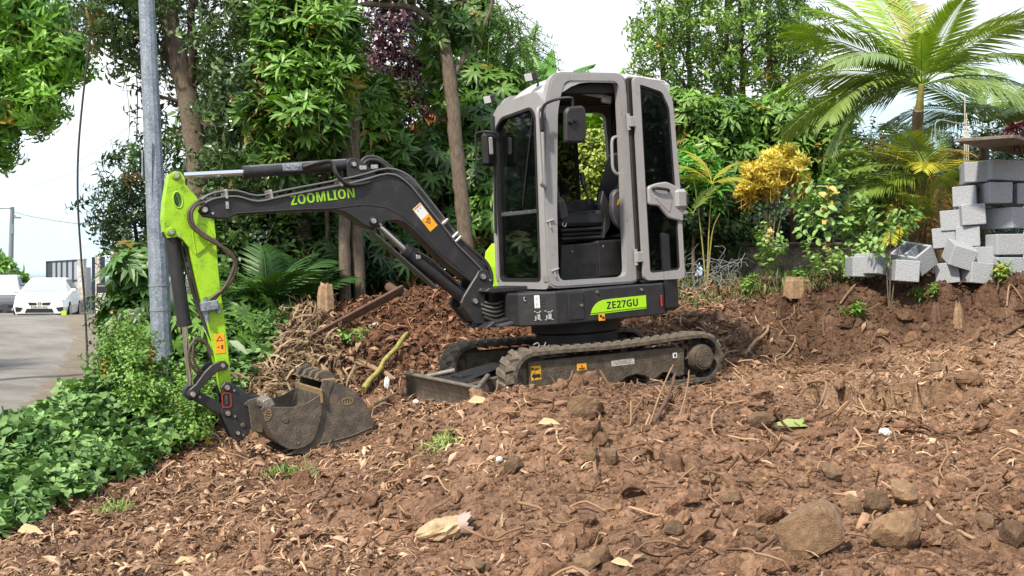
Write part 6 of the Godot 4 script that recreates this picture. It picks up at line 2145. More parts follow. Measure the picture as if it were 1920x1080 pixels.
	for q in [[1200, 80], [1240, 40], [1330, 90], [1420, 60], [1500, 100], [1480, 40]]:
		limb(o, "branch", [[1362 if q[0] > 1300 else 1292, q[1] + 90, 18], [(q[0] + (1362 if q[0] > 1300 else 1292)) * 0.5, q[1] + 30, 17.9], [q[0], q[1], 17.8]], 0.025, 0.006, M.bark, 0.03, 5)
	crown(o, "crown", spray, [[1215, 85, 17.8, 40, 50, 0.6, 75], [1250, 40, 17.8, 60, 50, 0.7, 110], [1235, 140, 17.8, 36, 40, 0.5, 50], [1320, 60, 17.8, 70, 60, 0.8, 170], [1400, 40, 17.8, 80, 60, 0.8, 200], [1400, 120, 17.8, 70, 50, 0.7, 130], [1480, 80, 17.8, 60, 60, 0.7, 150], [1500, 40, 17.8, 40, 40, 0.5, 70], [1310, -30, 17.8, 120, 40, 0.8, 170], [1450, -20, 17.8, 90, 40, 0.8, 140], [1290, 130, 17.8, 40, 40, 0.5, 60], [1530, 110, 17.8, 30, 30, 0.4, 40], [1460, 150, 17.8, 50, 36, 0.5, 80], [1340, 150, 17.8, 50, 36, 0.5, 60]], Color(0.06, 0.13, 0.025), Color(0.22, 0.36, 0.08), 0.0, 0.7, 1.1, 0.3, 0.68)
	for q in [["dense green tree right of the cab door, behind the yellow bush", 1330, 17.0, [[1300, 220, 17, 60, 46, 0.8, 180], [1370, 230, 17, 70, 50, 0.8, 210], [1310, 290, 17, 60, 50, 0.8, 180], [1390, 300, 17, 60, 50, 0.8, 170], [1350, 370, 17, 90, 60, 0.8, 220], [1270, 200, 17, 30, 40, 0.5, 60]]], ["dense dark green tree between the yellow bush and the big palm", 1490, 17.0, [[1460, 220, 17, 66, 50, 0.8, 200], [1520, 250, 17, 60, 55, 0.8, 190], [1470, 300, 17, 60, 50, 0.8, 170], [1560, 310, 17, 60, 60, 0.8, 190], [1500, 380, 17, 100, 60, 0.8, 250], [1560, 210, 17, 40, 40, 0.6, 80]]], ["dark bushy tree in the shade behind the palm trunk", 1690, 17.5, [[1640, 320, 17.5, 80, 70, 0.9, 220], [1740, 340, 17.5, 90, 80, 0.9, 250], [1850, 320, 17.5, 90, 80, 0.9, 250], [1650, 420, 17.5, 90, 60, 0.9, 220], [1800, 430, 17.5, 110, 60, 0.9, 250], [1930, 260, 17.5, 60, 80, 0.9, 160]]]]:
		o = tree_thing("dense_tree", q[0], "tree", q[1], q[2])
		rp = root_px(q[1], q[2])
		limb(o, "trunk", [rp, [q[1], 400, q[2]], [q[1] + 5, 300, q[2]]], 0.1, 0.04, M.bark_dark, 0.02, 8)
		crown(o, "crown", ros_big if q[1] != 1690 else spray, q[3], md0 * 1.7 if q[1] != 1690 else dk0 * 1.2, Color(0.17, 0.31, 0.06) if q[1] != 1690 else dk1, 0.6, 0.6, 1.05, 0.0, 1.15)

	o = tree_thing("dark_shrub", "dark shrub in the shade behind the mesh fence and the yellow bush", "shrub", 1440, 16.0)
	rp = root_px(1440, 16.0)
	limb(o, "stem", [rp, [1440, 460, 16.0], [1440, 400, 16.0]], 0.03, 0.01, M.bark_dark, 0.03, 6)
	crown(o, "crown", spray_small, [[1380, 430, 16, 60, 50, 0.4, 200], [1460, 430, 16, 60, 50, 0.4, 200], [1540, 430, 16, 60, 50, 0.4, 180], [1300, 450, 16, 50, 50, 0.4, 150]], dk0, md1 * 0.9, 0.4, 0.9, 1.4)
	# ---- yellow croton
	o = tree_thing("yellow_croton", "bush with golden yellow leaves and bare grey stems by the rusty post", "shrub", 1442, 14.3)
	rp = root_px(1442, 14.3)
	for q in [[1395, 350], [1420, 330], [1445, 340], [1470, 320], [1498, 340], [1430, 380]]:
		limb(o, "stem", [[rp[0] + (q[0] - 1442) * 0.1, rp[1], rp[2]], [1442 + (q[0] - 1442) * 0.35, 420, 14.3], [q[0], q[1], 14.3]], 0.014, 0.006, M.bark, 0.03, 6)
	crown(o, "crown", frill, [[1412, 332, 14.3, 26, 28, 0.3, 110], [1450, 314, 14.3, 30, 22, 0.3, 110], [1488, 316, 14.3, 26, 28, 0.3, 100], [1402, 362, 14.3, 20, 18, 0.25, 50], [1440, 350, 14.3, 34, 18, 0.3, 70], [1504, 345, 14.3, 16, 18, 0.25, 40], [1472, 286, 14.3, 18, 10, 0.2, 30], [1440, 292, 14.3, 10, 10, 0.15, 14]], Color(0.52, 0.38, 0.05), Color(0.68, 0.63, 0.2), 1.2, 0.45, 0.85, 0.0, 1.5)

	# ---- palms
	var fr_g := [tinted(frond_mesh(1.85, 0.5, 60, 0.8, 0.05, 1, 0.028), Color(0.26, 0.37, 0.11), M.leaf), tinted(frond_mesh(1.85, 0.5, 60, 0.5, 0.2, 2, 0.028), Color(0.31, 0.48, 0.07), M.leaf), tinted(frond_mesh(1.85, 0.5, 56, 1.05, -0.1, 3, 0.028), Color(0.24, 0.35, 0.13), M.leaf), tinted(frond_mesh(1.9, 0.42, 44, 0.6, 0.2, 4), Color(0.4, 0.41, 0.1), M.leaf)]
	o = tree_thing("palm_tree", "big feather palm with a slim grey trunk left of the block stack", "palm", 1712, 14.2)
	rp = root_px(1712, 14.2)
	limb(o, "trunk", [rp, [1712, 440, 14.2], [1714, 330, 13.7], [1722, 205, 13.1]], 0.07, 0.06, M.bark, 0.0, 12)
	limb(o, "crownshaft", [[1720, 250, 13.3], [1724, 200, 13.1], [1728, 158, 13.0]], 0.062, 0.03, M.bamboo, 0.0, 10)
	palm_crown(o, P(1728, 160, 13.6), fr_g, [[180, 22, 0.95, 0], [165, 40, 0.95, 1], [205, 8, 0.95, 0], [225, 38, 0.8, 2], [250, 40, 0.6, 1], [140, 55, 1.0, 1], [115, 68, 1.0, 1], [75, 70, 1.0, 3], [40, 55, 1.0, 0], [10, 38, 1.0, 0], [-15, 20, 0.95, 2], [-40, 12, 0.85, 2], [290, 60, 0.65, 1], [150, 15, 0.9, 2], [190, 55, 1.0, 1], [60, 35, 0.95, 1], [340, 50, 0.95, 0], [120, 30, 0.9, 0], [192, 0, 0.9, 2]])
	o = tree_thing("palm_tree", "second feather palm partly behind the board, at the far right edge", "palm", 1850, 15.0)
	rp = root_px(1850, 15.0)
	limb(o, "trunk", [rp, [1850, 400, 15.0], [1846, 250, 15.0]], 0.06, 0.05, M.bark, 0.0, 10)
	palm_crown(o, P(1846, 230, 15.0), fr_g, [[180, 30, 0.8, 2], [150, 50, 0.95, 0], [100, 65, 0.95, 1], [60, 60, 0.95, 0], [30, 40, 0.95, 0], [0, 25, 0.9, 2], [-30, 25, 0.8, 2], [210, 20, 0.7, 2], [250, 25, 0.7, 0], [300, 30, 0.7, 0], [330, 45, 0.9, 1]])
	var fr_y := [tinted(frond_mesh(1.25, 0.34, 40, 0.9, 0.05, 5, 0.02), Color(0.48, 0.46, 0.05), M.leaf), tinted(frond_mesh(1.25, 0.34, 40, 0.6, 0.2, 6, 0.02), Color(0.22, 0.32, 0.06), M.leaf), tinted(frond_mesh(1.2, 0.32, 36, 1.2, -0.1, 7, 0.02), Color(0.36, 0.27, 0.06), M.leaf), tinted(frond_mesh(1.1, 0.3, 36, 1.3, -0.2, 12, 0.018), Color(0.33, 0.21, 0.1), M.dry)]
	o = tree_thing("areca_palm", "yellowing clump palm with arching fronds left of the stacked blocks", "palm", 1745, 13.2)
	palm_crown(o, P(1745, 330, 13.2), fr_y, [[180, 38, 1.0, 0], [160, 55, 0.9, 0], [200, 20, 0.95, 1], [225, 45, 0.8, 1], [250, 30, 0.7, 0], [120, 60, 0.9, 1], [60, 60, 0.8, 1], [20, 40, 0.7, 0], [-20, 30, 0.6, 1], [290, 50, 0.7, 2], [190, -10, 0.9, 2], [230, -30, 0.9, 3], [265, -45, 0.9, 3], [300, -30, 0.8, 3], [210, 5, 0.85, 1], [170, 10, 0.8, 0], [330, 0, 0.6, 2]])
	palm_crown(o, P(1740, 420, 13.0), fr_y, [[190, 30, 0.8, 1], [215, 15, 0.8, 0], [240, 40, 0.7, 1], [270, 60, 0.7, 1], [150, 50, 0.7, 1], [330, 40, 0.6, 0], [200, 55, 0.8, 1]])
	rp = root_px(1748, 13.2)
	for k in 4:
		limb(o, "stem", [[rp[0] - 14 + k * 9, rp[1], 13.2], [1736 + k * 7, 420, 13.2], [1738 + k * 5, 330, 13.2]], 0.022, 0.014, M.bamboo, 0.0, 7)
	o = tree_thing("areca_palm", "thin young palm with yellow fronds beside the open cab door", "palm", 1325, 13.7)
	rp = root_px(1325, 13.7)
	for q in [[1335, 340], [1300, 330], [1350, 400]]:
		limb(o, "stem", [rp, [1325 + (q[0] - 1325) * 0.4, 440, 13.7], [q[0], q[1], 13.6]], 0.012, 0.006, M.bamboo, 0.0, 6)
	palm_crown(o, P(1335, 345, 13.6), fr_y, [[120, 75, 0.5, 0], [30, 60, 0.45, 0], [170, 50, 0.55, 0], [200, 20, 0.5, 1], [350, 30, 0.4, 0]])
	palm_crown(o, P(1300, 400, 13.5), fr_y, [[180, 10, 0.4, 1], [150, 50, 0.4, 1], [40, 60, 0.45, 1]])
	var fr_d := [tinted(frond_mesh(0.9, 0.32, 26, 0.6, 0.1, 8, 0.03), Color(0.05, 0.13, 0.035), M.leaf), tinted(frond_mesh(0.9, 0.32, 26, 0.9, 0.0, 9, 0.028), Color(0.09, 0.2, 0.05), M.leaf)]
	o = tree_thing("young_palm", "young palm with dark fronds in the shade between the green arm and the soil heap", "palm", 500, 12.5)
	palm_crown(o, P(500, 570, 12.5), fr_d, [[180, 45, 0.9, 1], [150, 60, 0.9, 1], [210, 40, 0.8, 1], [60, 62, 0.9, 0], [20, 55, 0.95, 0], [-20, 45, 0.9, 0], [100, 75, 0.9, 0], [260, 55, 0.7, 1], [310, 50, 0.8, 0]])
	palm_crown(o, P(570, 565, 12.8), fr_d, [[180, 60, 0.7, 0], [120, 70, 0.8, 0], [40, 60, 0.7, 0], [0, 45, 0.7, 0], [300, 55, 0.6, 1]])

	# ---- banana plants
	var bl := [tinted(big_leaf(1.7, 0.5, 0.7, 1), Color(0.1, 0.25, 0.045), M.leaf), tinted(big_leaf(1.6, 0.46, 0.35, 2), Color(0.13, 0.32, 0.06), M.leaf), tinted(big_leaf(1.5, 0.5, 1.0, 3), Color(0.08, 0.2, 0.04), M.leaf)]
	for q in [["banana plant with torn leaves behind the leaning trunk", 880, 17.0, 250, [[170, 60, 1.0, 0], [100, 75, 0.9, 1], [30, 60, 1.0, 0], [-10, 40, 0.9, 2], [230, 45, 0.9, 2], [300, 50, 0.9, 0]]], ["banana plant whose broad leaf shows through the cab window", 1120, 17.5, 300, [[190, 60, 1.0, 1], [100, 70, 1.1, 1], [60, 75, 1.0, 1], [10, 55, 0.9, 0], [250, 50, 0.9, 2], [290, 65, 1.0, 2], [160, 50, 0.9, 0]]], ["banana plant whose leaf tips rise above the cab roof", 1010, 19.0, 210, [[180, 70, 0.8, 1], [120, 78, 0.9, 1], [60, 72, 0.8, 1], [20, 60, 0.8, 0], [210, 60, 0.8, 0]]]]:
		o = tree_thing("banana_plant", q[0], "plant", q[1], q[2])
		rp = root_px(q[1], q[2])
		limb(o, "stem", [rp, [q[1], (rp[1] + q[3]) * 0.5, q[2]], [q[1], q[3], q[2]]], 0.1, 0.05, M.bamboo, 0.0, 10)
		for f in q[4]:
			var lf := put(o, "leaf", bl[f[3]])
			lf.transform = Transform3D(Basis(Vector3.UP, deg_to_rad(f[0])) * Basis(Vector3(0, 0, 1), deg_to_rad(f[1])) * Basis(Vector3(1, 0, 0), rng.randf_range(-0.4, 0.4)) * Basis.from_scale(Vector3.ONE * f[2]), P(q[1], q[3], q[2]) - o.position)

	# ---- leafy weeds on the bank
	var weed := cl_spray(11, 0.5, 0.17, 0.085, 1.2, 0.35, 14, true).commit(M.leaf)
	var weeds := [
		["tall broad-leaved weed in front of the mesh fence", 1560, 13.0, [[1545, 420, 13, 34, 50, 0.25, 22], [1560, 370, 13, 30, 40, 0.25, 12], [1585, 440, 13, 34, 50, 0.25, 18]], 0.9],
		["tall broad-leaved weed left of the yellowing palm", 1620, 13.2, [[1620, 390, 13.2, 36, 50, 0.25, 22], [1640, 430, 13.2, 34, 40, 0.25, 16], [1600, 350, 13.2, 30, 40, 0.25, 10]], 0.85],
		["bushy weed growing among the low loose blocks", 1668, 11.7, [[1670, 440, 11.7, 30, 26, 0.2, 14], [1690, 425, 11.7, 20, 20, 0.2, 8], [1660, 475, 11.7, 16, 24, 0.12, 9]], 0.6],
		["bent leafy sapling in front of the low concrete wall", 1460, 12.8, [[1450, 470, 12.8, 26, 22, 0.15, 14], [1440, 500, 12.8, 18, 30, 0.15, 14]], 0.55],
		["light green weed left of the stack foot", 1640, 12.7, [[1590, 480, 12.7, 36, 30, 0.2, 22], [1540, 500, 12.7, 30, 24, 0.2, 18]], 0.6]]
	for q in weeds:
		o = tree_thing("tall_weed", q[0], "plant", q[1], q[2])
		rp = root_px(q[1], q[2])
		for b in q[3]:
			limb(o, "stem", [rp, [(b[0] + q[1]) * 0.5, (b[1] + rp[1]) * 0.5, q[2]], [b[0], b[1] - 20, q[2]]], 0.009, 0.004, M.bark, 0.0, 6)
		crown(o, "leaves", weed, q[3], Color(0.1, 0.21, 0.045), Color(0.3, 0.48, 0.17), 0.9, q[4] * 0.6, q[4] * 1.0, 0.0, 0.6)
	# small tufts along the bank top and in the soil
	var tuft := cl_spray(9, 0.16, 0.1, 0.035, 1.3, 0.4, 15).commit(M.leaf)
	var tufts := [[1410, 545, "small leafy weed at the bank top by the wire tangle"], [1500, 528, "small leafy weed at the foot of the mossy stump"], [1745, 555, "bright little weed on the cut bank under the blocks"], [1880, 520, "bright weed at the foot of the right-hand block column"], [1810, 515, "pale weed sprouting under the tilted block"], [1600, 590, "grey-green weed hanging on the cut bank"], [1590, 520, "low weed left of the first loose block"], [660, 640, "small green sprig on the red soil heap below the beam"]]
	for q in tufts:
		var p := G(q[0], q[1] + 8)
		o = thing("weed_tuft", q[2], "plant", p, Basis(), "small weeds on the banks")
		var d: float = -p.z
		crown(o, "leaves", tuft, [[q[0], q[1], d, 16, 9, 0.1, 11]], Color(0.08, 0.19, 0.03), Color(0.2, 0.4, 0.08), 1.0, 0.5, 0.95)
	var wisp := cl_grass(26, 0.16, 19, 0.07).commit(M.leaf_dull)
	for q in [[846, 838, "tuft of grass growing on the mound left of the middle", 40, 16], [540, 895, "thin green grass lying on the slope below the bucket", 60, 10], [210, 960, "small grass tuft on the leaf litter by the creepers", 26, 10]]:
		var p := G(q[0], q[1])
		o = thing("grass_tuft", q[2], "grass", p, Basis(), "grass tufts on the soil")
		crown(o, "blades", wisp, [[q[0], q[1], -p.z, q[3], q[4], 0.1, 9]], Color(0.1, 0.17, 0.04), Color(0.32, 0.4, 0.14), 1.2, 0.5, 1.0)
	# ---- ground cover: creepers over the road bank, one mass
	var xfs := []
	var cols := PackedColorArray()
	for i in 9000:
		var d := rng.randf_range(7.2, 14.2)
		var edge := lerpf(-3.35, -2.75, clampf((d - 7.7) / 2.4, 0, 1)) + 0.12 * n_mid.get_noise_2d(d * 1.5, 3.0) * 2.0
		if d > 10.1: edge = lerpf(-2.75, -2.35, clampf((d - 10.1) / 1.5, 0, 1))
		var left := -6.0 if d < 11.2 else lerpf(-5.9, -4.4, clampf((d - 11.2) / 2.2, 0, 1))
		var x := rng.randf_range(left, edge)
		var into := clampf((edge - x) / 0.9, 0.0, 1.0)
		var hump := (0.06 + 0.36 * into * (0.75 + 0.5 * n_low.get_noise_2d(x * 1.3, d * 1.3))) * lerpf(1.0, smoothstep(-5.6, -3.7, x), smoothstep(8.5, 11.0, d))
		hump *= 1.0 + 0.5 * smoothstep(9.5, 11.0, d) * smoothstep(-4.6, -3.4, x)
		var p := Vector3(x, base_h(x, d) + hump * pow(rng.randf(), 0.35), -d)
		if Vector2(p.x + 2.05, d - 9.2).length() < 0.6: continue
		if Vector2((p.x + 3.3) * 1.4, d - 10.6).length() < 0.75 and rng.randf() < 0.75: continue
		xfs.append(Transform3D(toward(Vector3(rng.randfn() * 0.3, 1, rng.randfn() * 0.3), rng.randf() * TAU, rng.randf_range(0.55, 1.15)), p))
		cols.append(Color(0.06, 0.15, 0.04).lerp(Color(0.3, 0.5, 0.2), clampf(0.5 + 0.7 * n_low.get_noise_2d(x * 1.6 + 9.0, d * 1.6) + rng.randf_range(-0.3, 0.3), 0, 1)))
	var iv := copies(self, "ivy_undergrowth", vine, xfs, cols)
	tag(iv, "green creeper leaves covering the bank between road and soil", "ground cover")
	# taller stems round the pole foot
	o = tree_thing("leafy_bush", "fresh green bush of rosettes round the foot of the metal pole", "shrub", 330, 11.0)
	rp = root_px(330, 11.0)
	for q in [[300, 680], [350, 690], [250, 690], [275, 730]]:
		limb(o, "stem", [rp, [(q[0] + 330) * 0.5, (q[1] + rp[1]) * 0.5, 10.9], [q[0], q[1], 10.6]], 0.008, 0.005, M.bamboo, 0.0, 6)
	crown(o, "leaves", spray_small, [[252, 690, 10.5, 34, 44, 0.25, 100], [355, 730, 10.3, 30, 36, 0.2, 60], [220, 690, 10.7, 36, 36, 0.3, 80], [370, 790, 9.8, 28, 36, 0.25, 60], [235, 640, 11.6, 34, 30, 0.3, 70], [270, 755, 10.1, 36, 28, 0.2, 60]], Color(0.07, 0.16, 0.03), Color(0.2, 0.36, 0.08), 0.9, 0.35, 0.75)
	o = tree_thing("leafy_bush", "feathery green weeds between the pole and the green arm", "shrub", 400, 11.6)
	crown(o, "leaves", hand, [[400, 640, 11.6, 46, 40, 0.3, 40], [440, 610, 12.2, 46, 36, 0.3, 40], [350, 620, 11.6, 40, 46, 0.3, 40], [480, 570, 12.6, 40, 30, 0.3, 30]], md0, br1 * 0.75, 0.8, 0.6, 1.0)
	# dry grass on the road verge and pale palm trees by the far road
	xfs = []; cols = PackedColorArray()
	var gr := cl_grass(22, 0.2, 17, 0.12).commit(M.leaf_dull)
	for i in 500:
		var d := rng.randf_range(15.0, 27.0)
		var x := road_edge(d) + rng.randf_range(0.6, 2.6)
		xfs.append(Transform3D(Basis(Vector3.UP, rng.randf() * TAU) * Basis.from_scale(Vector3.ONE * rng.randf_range(0.6, 1.3)), Vector3(x, base_h(x, d) - 0.02, -d)))
		cols.append(Color(0.2, 0.22, 0.06).lerp(Color(0.42, 0.36, 0.18), rng.randf()))
	tag(copies(self, "verge_grass", gr, xfs, cols), "dry yellowish grass on the road verge", "grass")
	# weeds and dry stalks at the bank top right of the machine
	xfs = []; cols = PackedColorArray()
	for i in 260:
		var d := rng.randf_range(12.7, 14.8)
		var x := rng.randf_range(1.6, 5.0)
		if x < 2.0 and d < 13.0: continue
		xfs.append(Transform3D(Basis(Vector3.UP, rng.randf() * TAU) * Basis.from_scale(Vector3.ONE * rng.randf_range(0.6, 1.5)), Vector3(x, base_h(x, d) - 0.02, -d)))
		cols.append(Color(0.06, 0.13, 0.03).lerp(Color(0.3, 0.3, 0.14), pow(rng.randf(), 1.6)))
	tag(copies(self, "bank_grass", gr, xfs, cols), "weedy grass along the top of the bank", "grass")


# ---------------------------------------------------------------- walls, fences and the street
func wall_run(called: String, label: String, a: Vector3, b: Vector3, h: float, th: float, m: Material, category := "wall") -> Node3D:
	var mid := (a + b) * 0.5
	var dir := b - a
	var o := thing(called, label, category, mid, Basis(Vector3.UP, atan2(-dir.z, dir.x)))
	var mb := MB.new()
	mb.box(Vector3(0, h * 0.5 - 0.3, 0), Vector3(Vector2(dir.x, dir.z).length(), h + 0.6, th), 0.015)
	part(o, "wall_body", mb, m)
	mb = MB.new()
	mb.box(Vector3(0, h + 0.02, 0), Vector3(Vector2(dir.x, dir.z).length() + 0.02, 0.05, th + 0.05), 0.012)
	part(o, "coping", mb, m)
	return o

func build_background() -> void:
	# low wall behind the boom, with a rail on it
	var a := P(640, 540, 15.6); var b := P(945, 540, 15.2)
	a.y = base_h(a.x, -a.z); b.y = a.y
	var w := wall_run("concrete_wall", "low grey concrete wall with a metal rail, seen under the boom cylinder", a, b, 0.36, 0.15, M.wall)
	var l := Vector2(b.x - a.x, b.z - a.z).length()
	for k in 3:
		var mb := MB.new()
		mb.box(Vector3(0, 0.52 + 0.17 * k, 0), Vector3(l, 0.035, 0.035), 0.006)
		part(w, "rail", mb, M.fence_dark)
	for k in 4:
		var mb := MB.new()
		mb.box(Vector3(lerpf(-l * 0.48, l * 0.48, k / 3.0), 0.62, 0), Vector3(0.045, 0.5, 0.045), 0.006)
		part(w, "rail_post", mb, M.fence_dark)
	# low wall with mesh fence right of the machine
	a = P(1335, 540, 15.0); b = P(1790, 540, 15.2)
	a.y = base_h(a.x, -a.z) - 0.05; b.y = a.y
	var top := P(1480, 461, 15.0).y
	w = wall_run("concrete_wall", "stained low concrete wall under the wire mesh fence and the yellow bush", a, b, top - a.y, 0.18, M.wall)
	l = Vector2(b.x - a.x, b.z - a.z).length()
	var f := thing("mesh_fence", "dark green wire mesh fence with a rusty post on the low wall", "fence", Vector3((a.x + b.x) * 0.5, top, (a.z + b.z) * 0.5), Basis(Vector3.UP, atan2(-(b.z - a.z), b.x - a.x)))
	var mb := MB.new()
	var n := int(l / 0.055)
	for i in n + 1:
		var x := lerpf(-l * 0.5, l * 0.5, float(i) / n)
		mb.box(Vector3(x, 0.45, 0), Vector3(0.0045, 0.86, 0.0045))
	for k in 17:
		mb.box(Vector3(0, 0.03 + 0.052 * k, 0), Vector3(l, 0.0045, 0.0045))
	tag(part(f, "wire_mesh", mb, M.fence_dark), "", "", "", "stuff")
	for x in [P(1487, 400, 15.0).x - (a.x + b.x) * 0.5, -l * 0.5 + 0.05, l * 0.5 - 0.05]:
		mb = MB.new()
		mb.tube(V3([x, -0.2, 0.03, x, 0.45, 0.03, x + 0.006, 0.98, 0.03]), 0.034, 10)
		part(f, "fence_post", mb, M.rust)
	# a dark garden shed far behind the palm, mostly hidden
	var sp := P(1700, 540, 19.0)
	sp.y = base_h(sp.x, 19.0)
	var sh := thing("garden_shed", "dark low shed hidden in shade behind the palm trunk", "shed", sp)
	mb = MB.new(); mb.box(Vector3(0, 0.75, 0), Vector3(3.2, 1.5, 1.5), 0.02)
	part(sh, "wall", mb, M.fence_dark)
	mb = MB.new(); mb.prism(V2([-1.75, 1.5, 1.75, 1.5, 1.75, 1.56, -1.75, 1.7]), -0.9, 0.9, 0.01)
	part(sh, "roof", mb, M.rust)

func vehicle(called: String, label: String, category: String, at: Vector3, turn: float, paint: Material, van: bool) -> Node3D:
	var o := thing(called, label, category, at, Basis(Vector3.UP, turn))
	var st := [
		[2.02, 0.66, 0.24, 0.76, 0.45, 0.72, 0.62, 0.5, 0.66],
		[1.93, 0.76, 0.2, 0.84, 0.45, 0.79, 0.69, 0.6, 0.75],
		[1.5, 0.82, 0.2, 0.88, 0.5, 0.84, 0.82, 0.68, 0.9],
		[0.95, 0.85, 0.2, 0.89, 0.5, 0.86, 0.9, 0.72, 0.97],
		[0.1, 0.85, 0.2, 0.89, 0.5, 0.85, 0.95, 0.57, 1.4],
		[-0.5, 0.85, 0.2, 0.89, 0.5, 0.85, 0.96, 0.57, 1.45],
		[-1.4, 0.85, 0.22, 0.89, 0.5, 0.84, 0.97, 0.55, 1.4],
		[-1.95, 0.8, 0.3, 0.86, 0.55, 0.8, 0.95, 0.58, 1.02]]
	if van:
		for s in st:
			if s[0] < 0.5: s[8] = 1.62; s[7] = 0.7
		st[7][8] = 1.55
		st[3][8] = 1.08
	var m := MB.new()
	var rings := []
	for s in st:
		var r := PackedVector3Array()
		for q in [[-1, 1], [-1, 3], [-1, 5], [-1, 7], [1, 7], [1, 5], [1, 3], [1, 1]]:
			r.append(Vector3(q[0] * s[q[1]], s[q[1] + 1], s[0]))
		rings.append(r)
	for i in rings.size() - 1:
		for j in 8:
			var k := (j + 1) % 8
			var ctr := Vector3(0, 0.7, (st[i][0] + st[i + 1][0]) * 0.5)
			m.quado(rings[i][j], rings[i][k], rings[i + 1][k], rings[i + 1][j], (rings[i][j] + rings[i + 1][k]) * 0.5 - ctr)
	for e in [0, 7]:
		for j in range(1, 7):
			m.trio(rings[e][0], rings[e][j], rings[e][j + 1], Vector3(0, 0, 1 if e == 0 else -1))
	part(o, "body", m, paint)
	m = MB.new()
	var g := Vector3(0, 0.012, 0.012)
	m.quado(rings[3][3] * Vector3(0.96, 1, 1) + g, rings[3][4] * Vector3(0.96, 1, 1) + g, rings[4][4] * Vector3(0.94, 0.985, 1) + g, rings[4][3] * Vector3(0.94, 0.985, 1) + g, Vector3(0, 1, 1))
	part(o, "windscreen", m, M.car_glass)
	for s in [0, 1]:
		var j := 2 if s == 0 else 5
		var k := 3 if s == 0 else 4
		var d := Vector3(-0.012 if s == 0 else 0.012, 0.008, 0)
		for w in [[4, 5, 0.12, 0.95], [5, 6, 0.05, 0.95]]:
			m = MB.new()
			var ra: PackedVector3Array = rings[w[0]]; var rb: PackedVector3Array = rings[w[1]]
			var p0 := ra[j].lerp(rb[j], w[2]); var p1 := ra[j].lerp(rb[j], w[3])
			var p2 := ra[k].lerp(rb[k], w[3]); var p3 := ra[k].lerp(rb[k], w[2])
			m.quado(p0.lerp(p3, 0.08) + d, p1.lerp(p2, 0.08) + d, p1.lerp(p2, 0.88) + d, p0.lerp(p3, 0.88) + d, d)
			part(o, "side_window", m, M.car_grey)
		var sx := -1.0 if s == 0 else 1.0
		m = MB.new(); m.box(Vector3(sx * 0.93, 1.0, 0.72), Vector3(0.2, 0.13, 0.1), 0.04)
		part(o, "wing_mirror", m, paint)
		for z in [1.28, -1.28]:
			m = MB.new(); m.cyl(Vector3(sx * 0.66, 0.31, z), Vector3(sx * 0.895, 0.31, z), 0.31, 20)
			var wh := part(o, "wheel", m, M.tyre)
			m = MB.new(); m.cyl(Vector3(sx * 0.89, 0.31, z), Vector3(sx * 0.905, 0.31, z), 0.2, 16)
			part(wh, "rim", m, M.bolt)
		m = MB.new(); m.prism(V2([sx * 0.44, 0.645, sx * 0.76, 0.69, sx * 0.78, 0.66, sx * 0.7, 0.6, sx * 0.48, 0.605]), 1.93, 1.99, 0.005)
		part(o, "headlight", m, M.lamp_grey)
		m = MB.new(); m.prism(V2([sx * 0.52, 0.43, sx * 0.76, 0.46, sx * 0.75, 0.3, sx * 0.6, 0.3]), 1.93, 2.03, 0.005)
		part(o, "fog_light", m, M.plastic)
		m = MB.new(); m.prism(V2([sx * 0.09, 0.6, sx * 0.36, 0.61, sx * 0.32, 0.52, sx * 0.09, 0.51]), 1.96, 2.035, 0.005)
		part(o, "grille", m, M.plastic)
		m = MB.new(); m.box(Vector3(sx * 0.7, 0.85, -1.95), Vector3(0.18, 0.25, 0.08), 0.02)
		part(o, "tail_light", m, M.red)
	m = MB.new(); m.prism(V2([-0.4, 0.4, 0.4, 0.4, 0.46, 0.27, -0.46, 0.27]), 1.95, 2.04, 0.005)
	part(o, "lower_intake", m, M.plastic)
	m = MB.new(); m.box(Vector3(0, 0.455, 2.03), Vector3(0.5, 0.1, 0.02), 0.004)
	var pl := part(o, "number_plate", m, M.white)
	m = MB.new(); m.box(Vector3(0, 0.14, 0), Vector3(1.5, 0.12, 3.4))
	part(o, "underside", m, M.tyre)
	if not van:
		lettering(pl, "plate_lettering", "BW-475-MG", Vector3(0.02, 0.455, 2.041), 0.066, 0.42, M.ink)
		m = MB.new(); m.box(Vector3(-0.235, 0.455, 2.041), Vector3(0.03, 0.1, 0.004))
		part(pl, "blue_band", m, M.fence_dark)
		m = MB.new(); m.ring(V2([-0.05, 0.52, 0.05, 0.52, 0.05, 0.62, -0.05, 0.62]), V2([-0.025, 0.545, 0.025, 0.545, 0.025, 0.595, -0.025, 0.595]), 2.0, 2.04)
		part(o, "badge", m, M.bolt)
	return o

func cable(called: String, label: String, path: Array, r: float, m: Material) -> void:
	var pts := PackedVector3Array()
	for q in path: pts.append(P(q[0], q[1], q[2]))
	var mb := MB.new()
	var base := pts[0]
	for i in pts.size(): pts[i] -= base
	mb.tube(curve(pts, 5), r, 6)
	solo(called, mb, m, label, "cable", "", base)

